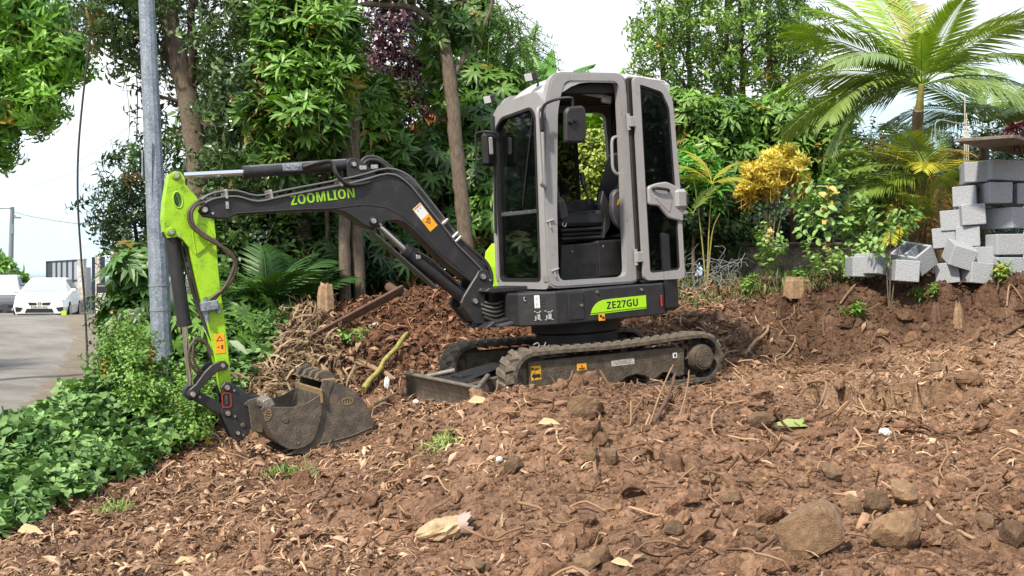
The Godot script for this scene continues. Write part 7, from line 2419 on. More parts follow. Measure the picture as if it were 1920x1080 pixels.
func build_street() -> void:
	# galvanised pole, faceted and tapered
	var foot := root_at(309, 11.2)
	var topp := P(250, -560, 11.4)
	var pole := thing("metal_pole", "tall galvanised metal pole standing in the bushes beside the green arm", "pole", foot)
	var m := MB.new()
	var dir := topp - foot
	var pts := PackedVector3Array()
	var rr := []
	for i in 13:
		pts.append(dir * (i / 12.0)); rr.append(lerpf(0.107, 0.058, i / 12.0))
	m.tube(pts, rr, 12)
	for i in range(0, m.n.size(), 3):      # flat facets
		var q := (m.v[i + 2] - m.v[i]).cross(m.v[i + 1] - m.v[i]).normalized()
		m.n[i] = q; m.n[i + 1] = q; m.n[i + 2] = q
	part(pole, "shaft", m, M.galv)
	for y in [535.0, 581.0]:
		var c := P(300, y, 11.2)
		var t := (c.y - foot.y) / dir.y
		m = MB.new()
		m.tube(PackedVector3Array([dir * (t - 0.002), dir * (t + 0.002)]), lerpf(0.107, 0.058, t) + 0.004, 24)
		part(pole, "strap", m, M.lamp_grey)
	m = MB.new(); m.box(dir * 0.35 + Vector3(-0.1, 0.0, 0.02), Vector3(0.016, 0.26, 0.05), 0.003)
	part(pole, "bracket", m, M.galv)
	m = MB.new(); m.box(dir * 0.33 + Vector3(0.0, 0, 0.093), Vector3(0.016, 0.7, 0.02), 0.003)
	part(pole, "cable_duct", m, M.galv)
	# loose cables
	cable("hanging_cable", "thick black cable hanging loose from the tree to the ground at the road edge", [[185, -60, 15.5], [172, 50, 15.5], [158, 160, 15.5], [147, 280, 15.5], [146, 380, 15.5], [152, 480, 15.5], [160, 590, 15.5], [165, 700, 15.4]], 0.014, M.wire)
	cable("thin_cable", "thin pale cable hanging just left of the pole, from the dark leaves", [[226, 60, 15], [236, 150, 15], [243, 220, 15], [240, 275, 15]], 0.005, M.galv_wire)
	cable("thin_cable", "thin dark cable hanging close against the left side of the pole", [[248, 50, 14.4], [254, 120, 14.4], [258, 180, 14.4], [256, 260, 14.4]], 0.007, M.wire)
	cable("overhead_wire", "thin overhead wire running right from the distant street lamp pole", [[26, 397, 62], [60, 406, 60], [150, 420, 56], [300, 432, 50]], 0.022, M.galv_wire)
	cable("overhead_wire", "short overhead wire running left from the distant street lamp pole", [[22, 391, 62], [0, 391, 60], [-60, 386, 56]], 0.022, M.wire)
	cable("overhead_wire", "faint overhead wire crossing the sky high left of the pole", [[60, 350, 60], [150, 318, 50], [250, 262, 40]], 0.008, M.galv_wire)
	cable("overhead_wire", "faint overhead wire crossing the sky low left of the pole", [[40, 340, 60], [150, 300, 50], [250, 232, 40]], 0.008, M.galv_wire)
	# distant wooden pole with a street lamp
	var fp := P(17, 600, 62)
	var o := thing("lamp_pole", "distant grey pole with a street lamp and wires at the left edge", "street lamp", fp)
	m = MB.new(); m.tube(PackedVector3Array([Vector3.ZERO, P(23, 388, 62) - fp]), [0.17, 0.11], 10)
	part(o, "pole", m, M.lamp_grey)
	m = MB.new(); m.tube(curve(PackedVector3Array([P(24, 410, 62) - fp, P(28, 404, 61.6) - fp, P(31, 408, 61) - fp])), 0.04, 6)
	m.box(P(33, 408, 61) - fp, Vector3(0.3, 0.08, 0.3), 0.03)
	part(o, "lamp_head", m, M.lamp_grey)
	m = MB.new(); m.box(P(24, 430, 61.9) - fp, Vector3(0.12, 0.5, 0.12), 0.02)
	part(o, "junction_box", m, M.lamp_grey)
	# cars on the crest of the lane
	var cp := P(91, 597, 41)
	vehicle("parked_car", "white hatchback parked facing us on the lane by the dark fence", "car", cp, 0.24, M.car_white, false)
	m = MB.new(); m.box(Vector3(0, 0.1, 0), Vector3(0.17, 0.2, 0.04), 0.01)
	solo("wheel_chock", m, M.lime_clean, "pale green block on the lane in front of the white hatchback", "block", "", P(120, 594, 39.0))
	vehicle("parked_van", "white van cut by the left edge, parked behind the white hatchback", "van", P(2, 590, 47), PI + 0.35, M.car_white, true)
	vehicle("parked_car", "dark grey car half hidden behind the white hatchback", "car", P(24, 599, 46), 0.5, M.car_grey, false)
	# fence of dark framed panels, pillars, gate
	var fa := P(89, 553, 52); var fb := P(150, 561, 44)
	var fdir := (fb - fa)
	o = thing("panel_fence", "dark framed fence of translucent panels behind the white hatchback", "fence", fa)
	for k in 6:
		var p0 := fdir * (k / 6.0); var p1 := fdir * ((k + 1) / 6.0)
		m = MB.new()
		var h := 1.48
		m.quado(p0 + Vector3(0, 0, 0), p1, p1 + Vector3(0, h, 0), p0 + Vector3(0, h, 0), Vector3(0, 0, 1))
		m.quado(p0 + Vector3(0, 0, -0.03), p1 + Vector3(0, 0, -0.03), p1 + Vector3(0, h, -0.03), p0 + Vector3(0, h, -0.03), Vector3(0, 0, -1))
		part(o, "panel", m, M.fence_light if k > 0 else M.fence_dark)
	for k in 7:
		m = MB.new(); m.box(fdir * (k / 6.0) + Vector3(0, 0.75, 0.03), Vector3(0.09, 1.56, 0.1), 0.01)
		part(o, "post", m, M.fence_dark)
	for y in [0.0, 0.72, 1.5]:
		m = MB.new(); m.tube(PackedVector3Array([Vector3(0, y, 0.04), fdir + Vector3(0, y, 0.04)]), 0.035, 6)
		part(o, "rail", m, M.fence_dark)
	wall_run("garden_wall", "low pale wall under the dark panel fence", P(89, 553, 52.1) - Vector3(0, 0.9, 0), P(147, 561, 44.1) - Vector3(0, 0.72, 0), 0.74, 0.2, M.render_white)
	for q in [["gate_pillar", "white rendered gate pillar at the end of the panel fence", 154, 487, 584, 12, 43.5], ["gate_pillar", "second white gate pillar behind the mailbox", 185, 480, 584, 9, 42.0]]:
		var b := P(q[2], q[4], q[6]); var t := P(q[2], q[3], q[6])
		var pw: float = q[5] * q[6] / F
		var pp := thing(q[0], q[1], "pillar", b)
		m = MB.new(); m.box(Vector3(0, (t.y - b.y) * 0.5, 0), Vector3(pw, t.y - b.y, pw * 1.3), 0.02)
		part(pp, "shaft", m, M.render_white)
		m = MB.new(); m.box(Vector3(0, t.y - b.y + 0.02, 0), Vector3(pw * 1.15, 0.06, pw * 1.5), 0.015)
		part(pp, "cap", m, M.render_white)
	for q in [["gate_leaf", "grey gate leaf left between the two white pillars", 166, 501, 580, 9, 43.0], ["gate_leaf", "tall dark slatted gate leaf just left of the second pillar", 177, 482, 582, 9, 42.6], ["gate_leaf", "dark slatted panel right of the second pillar", 193, 481, 548, 8, 41.8]]:
		var b := P(q[2], q[4], q[6]); var t := P(q[2], q[3], q[6])
		var pw: float = q[5] * q[6] / F
		var pp := thing(q[0], q[1], "gate", b)
		for k in 5:
			m = MB.new(); m.box(Vector3((k - 2) * pw * 0.2, (t.y - b.y) * 0.5, 0.0), Vector3(pw * 0.17, t.y - b.y, 0.05), 0.008)
			part(pp, "slat", m, M.lamp_grey if q[2] == 166 else M.fence_dark)
		m = MB.new(); m.box(Vector3(0, (t.y - b.y) * 0.5, -0.05), Vector3(pw, 0.1, 0.04), 0.008)
		part(pp, "cross_rail", m, M.fence_dark)
	var mbx := P(194, 552, 40.5)
	o = thing("mailbox", "dark mailbox on the low wall beside the second pillar", "mailbox", mbx)
	m = MB.new(); m.box(Vector3(0, 0.2, 0), Vector3(0.4, 0.38, 0.28), 0.03)
	part(o, "box", m, M.plastic)
	m = MB.new(); m.box(Vector3(0, 0.3, 0.142), Vector3(0.3, 0.05, 0.01), 0.003)
	part(o, "slot_flap", m, M.lamp_grey)
	wall_run("garden_wall", "short beige wall under the mailbox", P(186, 580, 40.6), P(214, 580, 40.0), 0.52, 0.25, M.render_white)
	# greenery at the far left of the lane
	var tree := tree_thing("roadside_bush", "green bush at the left edge behind the white van", "shrub", 4, 56.0)
	var big := cl_rosette(10, 0.7, 0.22, -0.1, 0.8, 0.4, 33).commit(M.leaf)
	crown(tree, "crown", big, [[5, 510, 56, 22, 22, 0.9, 70], [25, 530, 56, 20, 14, 0.8, 46], [-20, 500, 56, 30, 30, 0.9, 70]], Color(0.06, 0.16, 0.03), Color(0.16, 0.3, 0.06), 0.6)


# ---------------------------------------------------------------- the yard: blocks, planks, stones, rubbish
func block_mesh(w: float, h: float, d: float, hollow: bool) -> MB:
	var m := MB.new()
	if not hollow:
		m.box(Vector3.ZERO, Vector3(w, h, d), 0.006)
		return m
	var t := 0.028
	m.box(Vector3(-w / 2 + t / 2, 0, 0), Vector3(t, h, d), 0.004)
	m.box(Vector3(w / 2 - t / 2, 0, 0), Vector3(t, h, d), 0.004)
	var iw := w - 2 * t
	for z in [-d / 2 + t / 2, 0.0, d / 2 - t / 2]:
		m.box(Vector3(0, 0, z), Vector3(iw - 0.001, h - 0.004, t), 0.004)
	m.box(Vector3(0, -h / 2 + 0.02, 0), Vector3(iw - 0.002, 0.024, d - 2 * t))
	return m

func build_yard() -> void:
	var sizes := {"face": block_mesh(0.232, 0.212, 0.44, false), "long": block_mesh(0.45, 0.212, 0.22, false), "hollow": block_mesh(0.25, 0.22, 0.36, true)}
	var meshes := {}
	for k in sizes: meshes[k] = sizes[k].commit(M.block)
	# label, px, py, depth of the front face, yaw, roll, pitch, kind
	var blocks := [
		["topmost concrete block of the left column, under the board's corner", 1831, 322, 12.0, -14, 2, 0, "face"],
		["concrete block second from the top of the left column, jutting left", 1808, 368, 12.0, -26, 3, 0, "face"],
		["concrete block third from the top of the left column, jutting forward", 1826, 402, 11.85, -12, 4, 0, "face"],
		["concrete block at the left edge of the leaning column, fourth course", 1785, 413, 12.05, -24, 4, 0, "face"],
		["concrete block at the left foot of the leaning column, fifth course", 1770, 446, 12.1, -24, 5, 0, "face"],
		["concrete block right beside it in the fifth course, over the tilted hollow block", 1815, 443, 11.9, -20, 2, 0, "face"],
		["shaded concrete block in the gap between the two columns at the bottom", 1850, 482, 11.8, -6, 0, 0, "face"],
		["hollow concrete block lying tipped on the bank with its cells showing", 1744, 490, 11.6, 22, 33, 10, "hollow"],
		["concrete block tipped to the right before the column foot, pale top edge", 1806, 484, 11.6, -8, -17, 12, "face"],
		["lone concrete block farthest left on the bank, half behind weeds", 1620, 500, 12.1, -6, 0, 0, "face"],
		["concrete block leaning behind the bushy weed, left of the hollow block", 1702, 508, 11.45, -10, -4, 0, "face"],
		["concrete block half hidden behind the bushy weed's leaves", 1662, 496, 11.9, 15, -6, 0, "face"],
		["concrete block lying low between the hollow block and the tipped one", 1776, 512, 11.75, -18, 6, 0, "face"],
		["concrete block at the very foot of the gap between the columns", 1842, 512, 11.6, 8, -5, 0, "face"],
		["shaded concrete block behind the leaning column's third course", 1846, 408, 12.3, -16, 0, 0, "face"],
		["large concrete block on top of the right column, directly under the board", 1899, 319, 11.9, 6, -2, 0, "long"],
		["concrete block under the top one in the right column, end face towards us", 1877, 361, 11.8, -4, -1, 0, "face"],
		["concrete block cut by the picture edge in the right column's second course", 1929, 363, 11.9, -4, 0, 0, "face"],
		["concrete block of the right column's third course, its left side showing", 1914, 408, 11.8, 22, 1, 0, "face"],
		["concrete block of the right column's fourth course, wide face", 1908, 458, 11.75, 8, 1, 0, "long"],
		["lowest concrete block of the right column, sunk in weeds", 1908, 502, 11.75, 9, 0, 0, "long"]]
	for q in blocks:
		var o := MeshInstance3D.new()
		o.mesh = meshes[q[7]]
		o.name = numbered("concrete_block")
		add_child(o)
		var dep: float = 0.11 if q[7] == "long" else 0.22
		var b := Basis(Vector3.UP, deg_to_rad(q[4])) * Basis(Vector3(0, 0, 1), deg_to_rad(q[5])) * Basis(Vector3(1, 0, 0), deg_to_rad(q[6]))
		o.transform = Transform3D(b, P(q[1], q[2], q[3]) - b * Vector3(0, 0, dep))
		tag(o, q[0], "concrete block", "loose and stacked concrete blocks")
	var m := MB.new()
	# the inner rows that carry the board, in shadow
	m = MB.new()
	var c0 := P(1787, 261, 11.3); var c1 := P(1902, 258, 11.15)
	var ctr := (c0 + c1) * 0.5
	var ax := (c1 - c0).normalized()
	m.box(Vector3(0, 0, 0), Vector3(c0.distance_to(c1), 0.032, 2.0), 0.004)
	var bb := Basis(ax, Vector3.UP, ax.cross(Vector3.UP)).orthonormalized() * Basis(Vector3.UP, -0.42) * Basis(Vector3(1, 0, 0), 0.02)
	solo("wooden_board", m, M.board, "weathered board laid flat on top of the block stack", "board", "", ctr - bb.z * 1.0, bb)
	var rp := P(1912, 250, 11.8)
	var pk := thing("purple_plant", "small purple-leaved potted plant at the right edge on the board", "plant", rp - Vector3(0, 0.12, 0))
	m = MB.new(); m.lathe(V2([0.001, 0.1, 0.07, 0.1, 0.055, 0.0, 0.001, 0.0]), 16)
	part(pk, "pot", m, M.rust)
	crown(pk, "leaves", cl_rosette(9, 0.09, 0.03, 0.0, 0.9, 0.4, 41).commit(M.leaf), [[1914, 245, 11.8, 16, 10, 0.1, 12]], Color(0.05, 0.012, 0.025), Color(0.14, 0.04, 0.07), 0.8, 0.8, 1.2)
	# thin white pole with a cross wire by the palm
	var lp := P(1812, 300, 12.9)
	var rod := thing("dry_stalks", "pale dry stalks standing up behind the top left blocks", "stalks", lp)
	for k in 3:
		m = MB.new(); m.tube(curve(PackedVector3Array([Vector3(-0.03 + 0.03 * k, -0.4, 0), Vector3(-0.02 + 0.02 * k, 0.2, 0), Vector3(0.02 * k - 0.02, 0.72 - 0.2 * k, 0)])), 0.007, 6)
		part(rod, "stalk", m, M.white_dirty)
	# bent wire hoop
	var wp := P(1790, 250, 12.6)
	m = MB.new(); m.tube(curve(PackedVector3Array([P(1755, 265, 12.6) - wp, P(1757, 227, 12.6) - wp, P(1800, 232, 12.6) - wp, P(1880, 246, 12.6) - wp])), 0.007, 6)
	solo("bent_rod", m, M.galv_wire, "thin bent metal rod above the board's left end", "rod", "", wp)
	# stumps
	stump("tree_stump", "pale split stump standing at the top of the soil heap under the boom", 610, 600, 0.075, 0.36, M.pale_wood, 0.5)
	stump("tree_stump", "flat sawn stump with weeds on it at the bank top, right of the wire tangle", 1492, 540, 0.12, 0.08, M.root, 0.5)
	stump("root_stump", "torn pale root end sticking out of the cut bank under the blocks", 1796, 605, 0.05, 0.17, M.root, 1.2)
	stump("root_stump", "torn brown root clump left of the pale root end on the bank", 1755, 590, 0.06, 0.1, M.root_dark, 1.2)
	# planks, logs, sticks: [called, label, material, r, [px, py, lift m] ...]
	stick("plank", "long brown plank lying diagonally up the soil heap", M.plank, [[578, 676, 0.2], [756, 560, 0.1]], 0.045, true)
	stick("plank", "short dark plank at the top of the heap, right of the long plank", M.plank, [[752, 556, 0.05], [812, 600, 0.06]], 0.05, true)
	stick("log", "short dark log at the crest of the heap under the boom cylinder", M.root_dark, [[730, 548, 0.06], [764, 562, 0.05]], 0.05, false)
	stick("bamboo_pole", "yellow-green bamboo length leaning by the dozer blade", M.bamboo, [[682, 752, 0.1], [722, 706, 0.14], [763, 664, 0.2]], 0.028, false)
	stick("log", "broken brown branch lying behind the bamboo length", M.root, [[626, 678, 0.06], [690, 700, 0.07], [742, 726, 0.05]], 0.03, false)
	stick("stick", "short pale stick between the bucket and the bamboo", M.pale_wood, [[702, 768, 0.03], [742, 748, 0.04]], 0.018, false)
	stick("root", "long wavy root lying across the soil right of the middle", M.root_dark, [[1198, 842, 0.02], [1250, 836, 0.025], [1290, 820, 0.02], [1354, 806, 0.02]], 0.012, false)
	stick("root", "bent pale root on the bank right of the rear sprocket", M.root, [[1398, 672, 0.03], [1410, 655, 0.05], [1432, 636, 0.06], [1440, 622, 0.04]], 0.02, false)
	stick("root", "curled thin root at the bank foot right of the sprocket", M.root, [[1455, 680, 0.02], [1484, 672, 0.06], [1486, 655, 0.1], [1472, 650, 0.08]], 0.009, false)
	stick("stick", "pale straight stick lying by the large slab stones at the lower right", M.pale_wood, [[1738, 956, 0.02], [1786, 1000, 0.03], [1838, 1030, 0.02]], 0.011, false)
	stick("root", "dark root hugging the big slab stone at the lower right", M.root_dark, [[1420, 1044, 0.02], [1470, 1000, 0.03], [1490, 968, 0.04], [1530, 962, 0.03]], 0.01, false)
	stick("stick", "upright twig in front of the nearer track", M.root, [[1218, 800, 0.0], [1240, 772, 0.1], [1262, 735, 0.2]], 0.007, false)
	stick("stick", "leaning reddish twigs on the mound in front of the track's rear", M.root_dark, [[1225, 800, 0.02], [1250, 768, 0.07], [1266, 738, 0.14]], 0.016, false)
	stick("stick", "thin twig standing on the mound just left of the hollow", M.root, [[1272, 790, 0.0], [1288, 760, 0.08], [1292, 730, 0.14]], 0.006, false)
	stick("stick", "stick poking from the hollow's left end", M.root, [[1516, 742, 0.02], [1526, 752, 0.05], [1536, 768, 0.02]], 0.012, false)
	stick("root", "hanging roots down the cut bank below the mossy stump", M.root_dark, [[1545, 640, 0.02], [1548, 610, 0.05], [1555, 585, 0.03]], 0.014, false)
	stick("root", "long thin root running down the cut bank from the stump", M.root, [[1575, 575, 0.02], [1600, 550, 0.05], [1612, 535, 0.03]], 0.009, false)
	stick("stick", "dark broken branch at the right edge of the cut bank", M.root_dark, [[1868, 645, 0.03], [1895, 630, 0.04], [1930, 612, 0.04]], 0.018, false)
	stick("stick", "small pale sticks in a tepee at the right edge of the bank", M.pale_wood, [[1888, 585, 0.02], [1890, 560, 0.12], [1918, 580, 0.03]], 0.009, false)
	stick("stick", "peeled white stalk hooked under the coupler", M.pale_wood, [[400, 790, 0.22], [425, 815, 0.1], [440, 835, 0.03]], 0.012, false)
	stick("stick", "pale split cane on the litter below the coupler", M.pale_wood, [[440, 832, 0.04], [456, 850, 0.03], [470, 862, 0.02]], 0.016, false)
	stick("stick", "dry cane leaning out of the heap beside the arm's end", M.root, [[540, 700, 0.02], [552, 660, 0.1], [562, 640, 0.14]], 0.011, false)
	# rubbish
	rubbish()
	# stones
	var st := [
		["brown boulder on the crest of the mound before the track", 1100, 775, 72, 46, 0.8, 0], ["rounded stone, left of the pair in the middle of the slope", 1110, 860, 36, 34, 0.85, 0], ["pitted stone, right of the pair in the middle of the slope", 1148, 865, 38, 34, 0.8, 0],
		["dark earthy clod stone left of the middle, by a white scrap", 966, 880, 46, 36, 0.6, 0], ["dark round stone in the lower middle of the slope", 1263, 1000, 46, 36, 0.55, 0], ["biggest slab stone at the lower right, pale flat top", 1530, 1012, 130, 104, 0.95, 12],
		["pale rounded stone above the biggest slab", 1601, 957, 50, 44, 1.05, 0], ["dark mossy stone beside the pale rounded one", 1640, 953, 58, 54, 0.6, -10], ["long flat slab stone sloping right, near the mossy stone", 1700, 938, 96, 46, 1.15, -28],
		["whitish patched boulder right of the biggest slab", 1690, 1020, 110, 84, 1.2, 5], ["small pale stone above the slabs, upper left of the rounded one", 1507, 917, 28, 22, 1.1, 0], ["brown angular stone above the mossy one", 1557, 893, 42, 30, 0.8, 0], ["small brown stone touching the angular stone", 1590, 905, 26, 18, 0.75, 0],
		["flat earthy stone left of the slabs", 1376, 942, 46, 32, 0.75, 0], ["small blue-grey stone below the earthy flat one", 1427, 1014, 32, 26, 0.7, 0], ["pale crumbling stone at the bottom, left of the slab", 1404, 1054, 40, 24, 1.2, 0], ["broad tan stone at the bottom edge, centre right", 1400, 1078, 70, 30, 1.15, 0],
		["tan stone at the bottom, middle of the picture", 1098, 1066, 64, 36, 1.0, 0], ["upright brown stone beside the tan stone at the bottom", 1128, 1050, 34, 46, 0.75, 0], ["tan lumpy stone at the bottom left of the middle", 892, 1066, 46, 30, 1.0, 0], ["thin flat chip of stone right of the long root", 1388, 840, 34, 20, 1.1, 15],
		["reddish angular stone left of the green leaf", 1428, 800, 56, 34, 0.75, 0], ["rounded grey stone in the bank, upper of two", 1737, 626, 26, 20, 1.0, 0], ["pale stone in the bank left of the rounded grey one", 1652, 630, 28, 20, 1.15, 0], ["round stone in the bank under the mossy stump's roots", 1630, 618, 20, 26, 0.8, 0],
		["pale triangular stone on the flat ground below the bank", 1756, 680, 22, 14, 1.3, 0], ["small round stone high on the bank at the far right", 1893, 645, 14, 12, 1.2, 0], ["small cream stone on the bank near the dark branch", 1840, 622, 14, 12, 1.25, 0], ["earthy lump stone at the far right low edge", 1850, 985, 52, 36, 0.8, 0],
		["knobby dark stone right of the patched boulder, on the edge", 1895, 1015, 50, 60, 0.55, 0], ["tan half-buried stone left of the slabs on the slope", 1330, 912, 40, 24, 0.9, 0], ["pale stone at the heap's foot left of the dozer blade", 782, 640, 22, 12, 1.35, 0]]
	for q in st:
		var p := G(q[1], q[2] + q[4] * 0.2)
		var d := -p.z
		var w: float = q[3] * d / F
		var h: float = q[4] * d / F
		m = MB.new()
		m.col = Color(minf(q[5] * 0.82, 1.0), minf(q[5] * 0.8, 1.0), minf(q[5] * 0.79, 1.0))
		m.stone(Vector3(w, h * 1.1, w * rng.randf_range(0.7, 0.95)) * 1.12, rng, 18, 0.09, 15)
		solo("stone", m, M.stone, q[0], "stone", "stones lying in the soil", p + Vector3(0, h * 0.34, -w * 0.1), Basis(Vector3(0, 0, 1), deg_to_rad(q[6])) * Basis(Vector3.UP, rng.randf_range(-0.3, 0.3)))

func stump(called: String, label: String, px: float, py: float, r: float, h: float, mt: Material, jag: float) -> void:
	var p := G(px, py)
	var m := MB.new()
	var n := 22
	var prev := PackedVector3Array()
	for k in 6:
		var t := k / 5.0
		var cur := PackedVector3Array()
		for i in n:
			var a := TAU * i / n
			var rr := r * (1.0 + 0.25 * (1.0 - t) + 0.12 * sin(a * 3.0 + 1.0) + 0.08 * sin(a * 7.0))
			var y := -0.15 + (h + 0.15) * t
			if jag > 0.5: rr *= 1.0 - 0.5 * t * t
			if k == 5: y += h * jag * 0.22 * (sin(a * 2.0) * 0.4 + 0.5 * sin(a * 5.0 + 2.0) * absf(sin(a * 1.5)) + 0.25 * sin(a * 9.0))
			if k == 5: rr *= lerpf(1.0, 0.7, clampf(jag, 0, 1))
			cur.append(Vector3(cos(a) * rr, y, sin(a) * rr))
		if k > 0:
			for i in n:
				var j := (i + 1) % n
				m.quado(prev[i], prev[j], cur[j], cur[i], prev[i] * Vector3(1, 0, 1))
		prev = cur
	for i in n:
		m.trio(Vector3(0, h * 0.8 * (1.0 if jag > 0.5 else 1.25), 0), prev[i], prev[(i + 1) % n], Vector3.UP)
	solo(called, m, mt, label, "stump", "", p)

func stick(called: String, label: String, mt: Material, path: Array, r: float, flat: bool) -> void:
	var pts := PackedVector3Array()
	var first := G(path[0][0], path[0][1])
	for q in path:
		var g := G(q[0], q[1])
		pts.append(g + Vector3(0, q[2], 0) - first)
	if not flat:
		# keep the run of points even in depth, so that a stick does not jump over lumps
		var n := pts.size()
		for i in range(1, n - 1):
			var t := float(i) / (n - 1)
			pts[i].z = lerpf(pts[i].z, lerpf(pts[0].z, pts[n - 1].z, t), 0.7)
		pts = curve(pts, 5)
		var rr := []
		for i in pts.size():
			rr.append(r * lerpf(1.1, 0.75, float(i) / (pts.size() - 1)) * (1.0 + 0.08 * sin(i * 1.7)))
			if i > 0 and i < pts.size() - 1: pts[i] += Vector3(rng.randfn(), rng.randfn(), rng.randfn()) * r * 0.16
		var m := MB.new()
		m.tube(pts, rr, 8)
		solo(called, m, mt, label, called.replace("_", " "), "", first)
	else:
		var d := pts[pts.size() - 1] - pts[0]
		var x := d.normalized()
		var z := x.cross(Vector3.UP).normalized()
		var y := z.cross(x)
		var m := MB.new()
		m.box(Vector3.ZERO, Vector3(d.length(), r * 2.0, 0.035), 0.006)
		solo(called, m, mt, label, called.replace("_", " "), "", first + (pts[0] + pts[pts.size() - 1]) * 0.5, Basis(x, y, z) * Basis(Vector3(1, 0, 0), 0.35))

func crumple(w: float, h: float, d: float, sd: int, seg := 14) -> MB:
	var nz := FastNoiseLite.new(); nz.seed = sd; nz.frequency = 1.2; nz.noise_type = FastNoiseLite.TYPE_CELLULAR
	var m := MB.new()
	var g := []
	for i in seg + 1:
		var row := PackedVector3Array()
		for j in seg * 2 + 1:
			var th := PI * i / seg
			var ph := TAU * (j % (seg * 2)) / (seg * 2)
			var p := Vector3(cos(th), sin(th) * cos(ph), sin(th) * sin(ph))
			p *= 1.0 + 0.6 * nz.get_noise_3d(p.x * 2.2, p.y * 2.2, p.z * 2.2) + 0.25 * nz.get_noise_3d(p.x * 5.0, p.y * 5.0 + 3.0, p.z * 5.0)
			row.append(p * Vector3(w, h, d) * 0.5)
		g.append(row)
	for i in seg:
		for j in seg * 2:
			m.quado(g[i][j], g[i][j + 1], g[i + 1][j + 1], g[i + 1][j], g[i][j] + g[i + 1][j + 1])
	return m

func rubbish() -> void:
	var p := G(828, 1012)
	var d := -p.z
	var o := thing("food_bag", "crumpled cream plastic bag with a red patch lying on the lower slope", "plastic bag", p, Basis(Vector3(0, 0, 1), 0.22))
	var s := d / F
	var m := MB.new()
	# pointed at the left, open and torn at the right
	var prof := [[-48, 2], [-40, 11], [-24, 20], [-4, 25], [14, 25], [30, 23], [40, 22]]
	var n := 18
	for i in prof.size() - 1:
		for k in n:
			var a := TAU * k / n; var b := TAU * (k + 1) / n
			var w0: float = prof[i][1] * s; var w1: float = prof[i + 1][1] * s
			var x0: float = prof[i][0] * s; var x1: float = prof[i + 1][0] * s
			var f := func(x: float, w: float, an: float) -> Vector3:
				var q := 1.0 + 0.1 * sin(an * 4.0 + x * 60.0) + 0.06 * sin(an * 9.0 - x * 90.0)
				return Vector3(x, w * sin(an) * 0.85 * q + 0.045, w * cos(an) * q)
			var v0: Vector3 = f.call(x0, w0, a)
			var v1: Vector3 = f.call(x0, w0, b)
			var v2: Vector3 = f.call(x1, w1, b)
			var v3: Vector3 = f.call(x1, w1, a)
			m.quado(v0, v1, v2, v3, v0 - Vector3(x0, 0.045, 0))
	part(o, "bag", m, M.bag)
	m = crumple(34 * s, 22 * s, 20 * s, 3)
	m.col = Color.WHITE
	var patch := part(o, "red_patch", m, M.bag_red)
	patch.position = Vector3(-16 * s, 0.024, 13 * s)
	m = MB.new()
	for k in 26:
		var a := lerpf(-0.6, 3.6, k / 25.0); var b := lerpf(-0.6, 3.6, (k + 1) / 25.0)
		var l := (22.0 + 5.0 * sin(k * 0.9) + 4.0 * sin(k * 2.7)) * s
		var l2 := (22.0 + 5.0 * sin((k + 1) * 0.9) + 4.0 * sin((k + 1) * 2.7)) * s
		var i0 := Vector3(38 * s, 0.045 + 19 * s * sin(a), 22 * s * cos(a)); var i1 := Vector3(38 * s, 0.045 + 19 * s * sin(b), 22 * s * cos(b))
		m.quado(i0, i1, i1 + Vector3(l2, l2 * 0.3 * sin(b), l2 * 0.3 * cos(b)), i0 + Vector3(l, l * 0.3 * sin(a), l * 0.3 * cos(a)), Vector3(0, sin(a), cos(a)))
	part(o, "torn_film", m, M.film)
	for q in [["paper_scrap", "crumpled white scrap of paper on the right-hand soil", 1655, 824, 40, 24, 5], ["paper_scrap", "white scrap beside the dark clod stone, left of the middle", 936, 870, 20, 16, 6], ["plastic_scrap", "torn white plastic hanging by the bamboo length", 726, 738, 17, 36, 7], ["plastic_scrap", "small white curl of plastic at the blade's lower corner", 780, 760, 17, 14, 8], ["plastic_scrap", "pale scrap high on the soil heap, right of the long plank", 706, 617, 24, 12, 10]]:
		var pp := G(q[2], q[3])
		var ss := -pp.z / F
		m = crumple(q[4] * ss, q[5] * ss, q[4] * ss * 0.6, q[6])
		solo(q[0], m, M.white_dirty if q[6] == 10 else M.white, q[1], "litter", "", pp + Vector3(0, q[5] * ss * 0.55, 0.03))
	# green fallen leaf and a few large pale leaves
	var lf := MB.new()
	lf.col = Color(0.3, 0.38, 0.12)
	var gp := G(1495, 808)
	blade(lf, Vector3(-0.16, 0.03, 0), Vector3(1, 0.1, 0.15).normalized(), Vector3(0, 1, 0.8), 0.32, 0.075, 0.1)
	blade(lf, Vector3(0.0, 0.03, 0), Vector3(0.6, 0.2, -0.3).normalized(), Vector3(0, 1, 0.8), 0.16, 0.06, 0.1)
	solo("fallen_leaf", lf, M.leaf, "pale green torn leaf lying on the soil right of the middle", "leaf", "", gp)
	for q in [[900, 758, 38, "broad tan leaf on the mound crest left of the boulder"], [1030, 800, 34, "curled pale leaf on the upper mound, below the track"], [1166, 1062, 34, "pale pointed leaf at the bottom edge, centre right"], [350, 1062, 36, "bleached broad leaf at the bottom left"], [60, 1000, 44, "long grey leaf at the lower left by the creepers"]]:
		var pp := G(q[0], q[1])
		var ss := -pp.z / F
		lf = MB.new()
		lf.col = Color(0.5, 0.36, 0.22)
		blade(lf, Vector3(-q[2] * 0.6 * ss, 0.015, 0), Vector3(1, rng.randf_range(0.1, 0.4), 0.2).normalized(), Vector3(rng.randf_range(-0.3, 0.3), 1, 0.9), q[2] * 1.3 * ss, q[2] * 0.5 * ss, 0.3, 0.5)
		solo("fallen_leaf", lf, M.dry, q[3], "leaf", "", pp)
	# pale leaf sheath on the heap by the arm
	var hp := P(440, 655, 10.9)
	lf = MB.new()
	lf.col = Color(0.3, 0.38, 0.25)
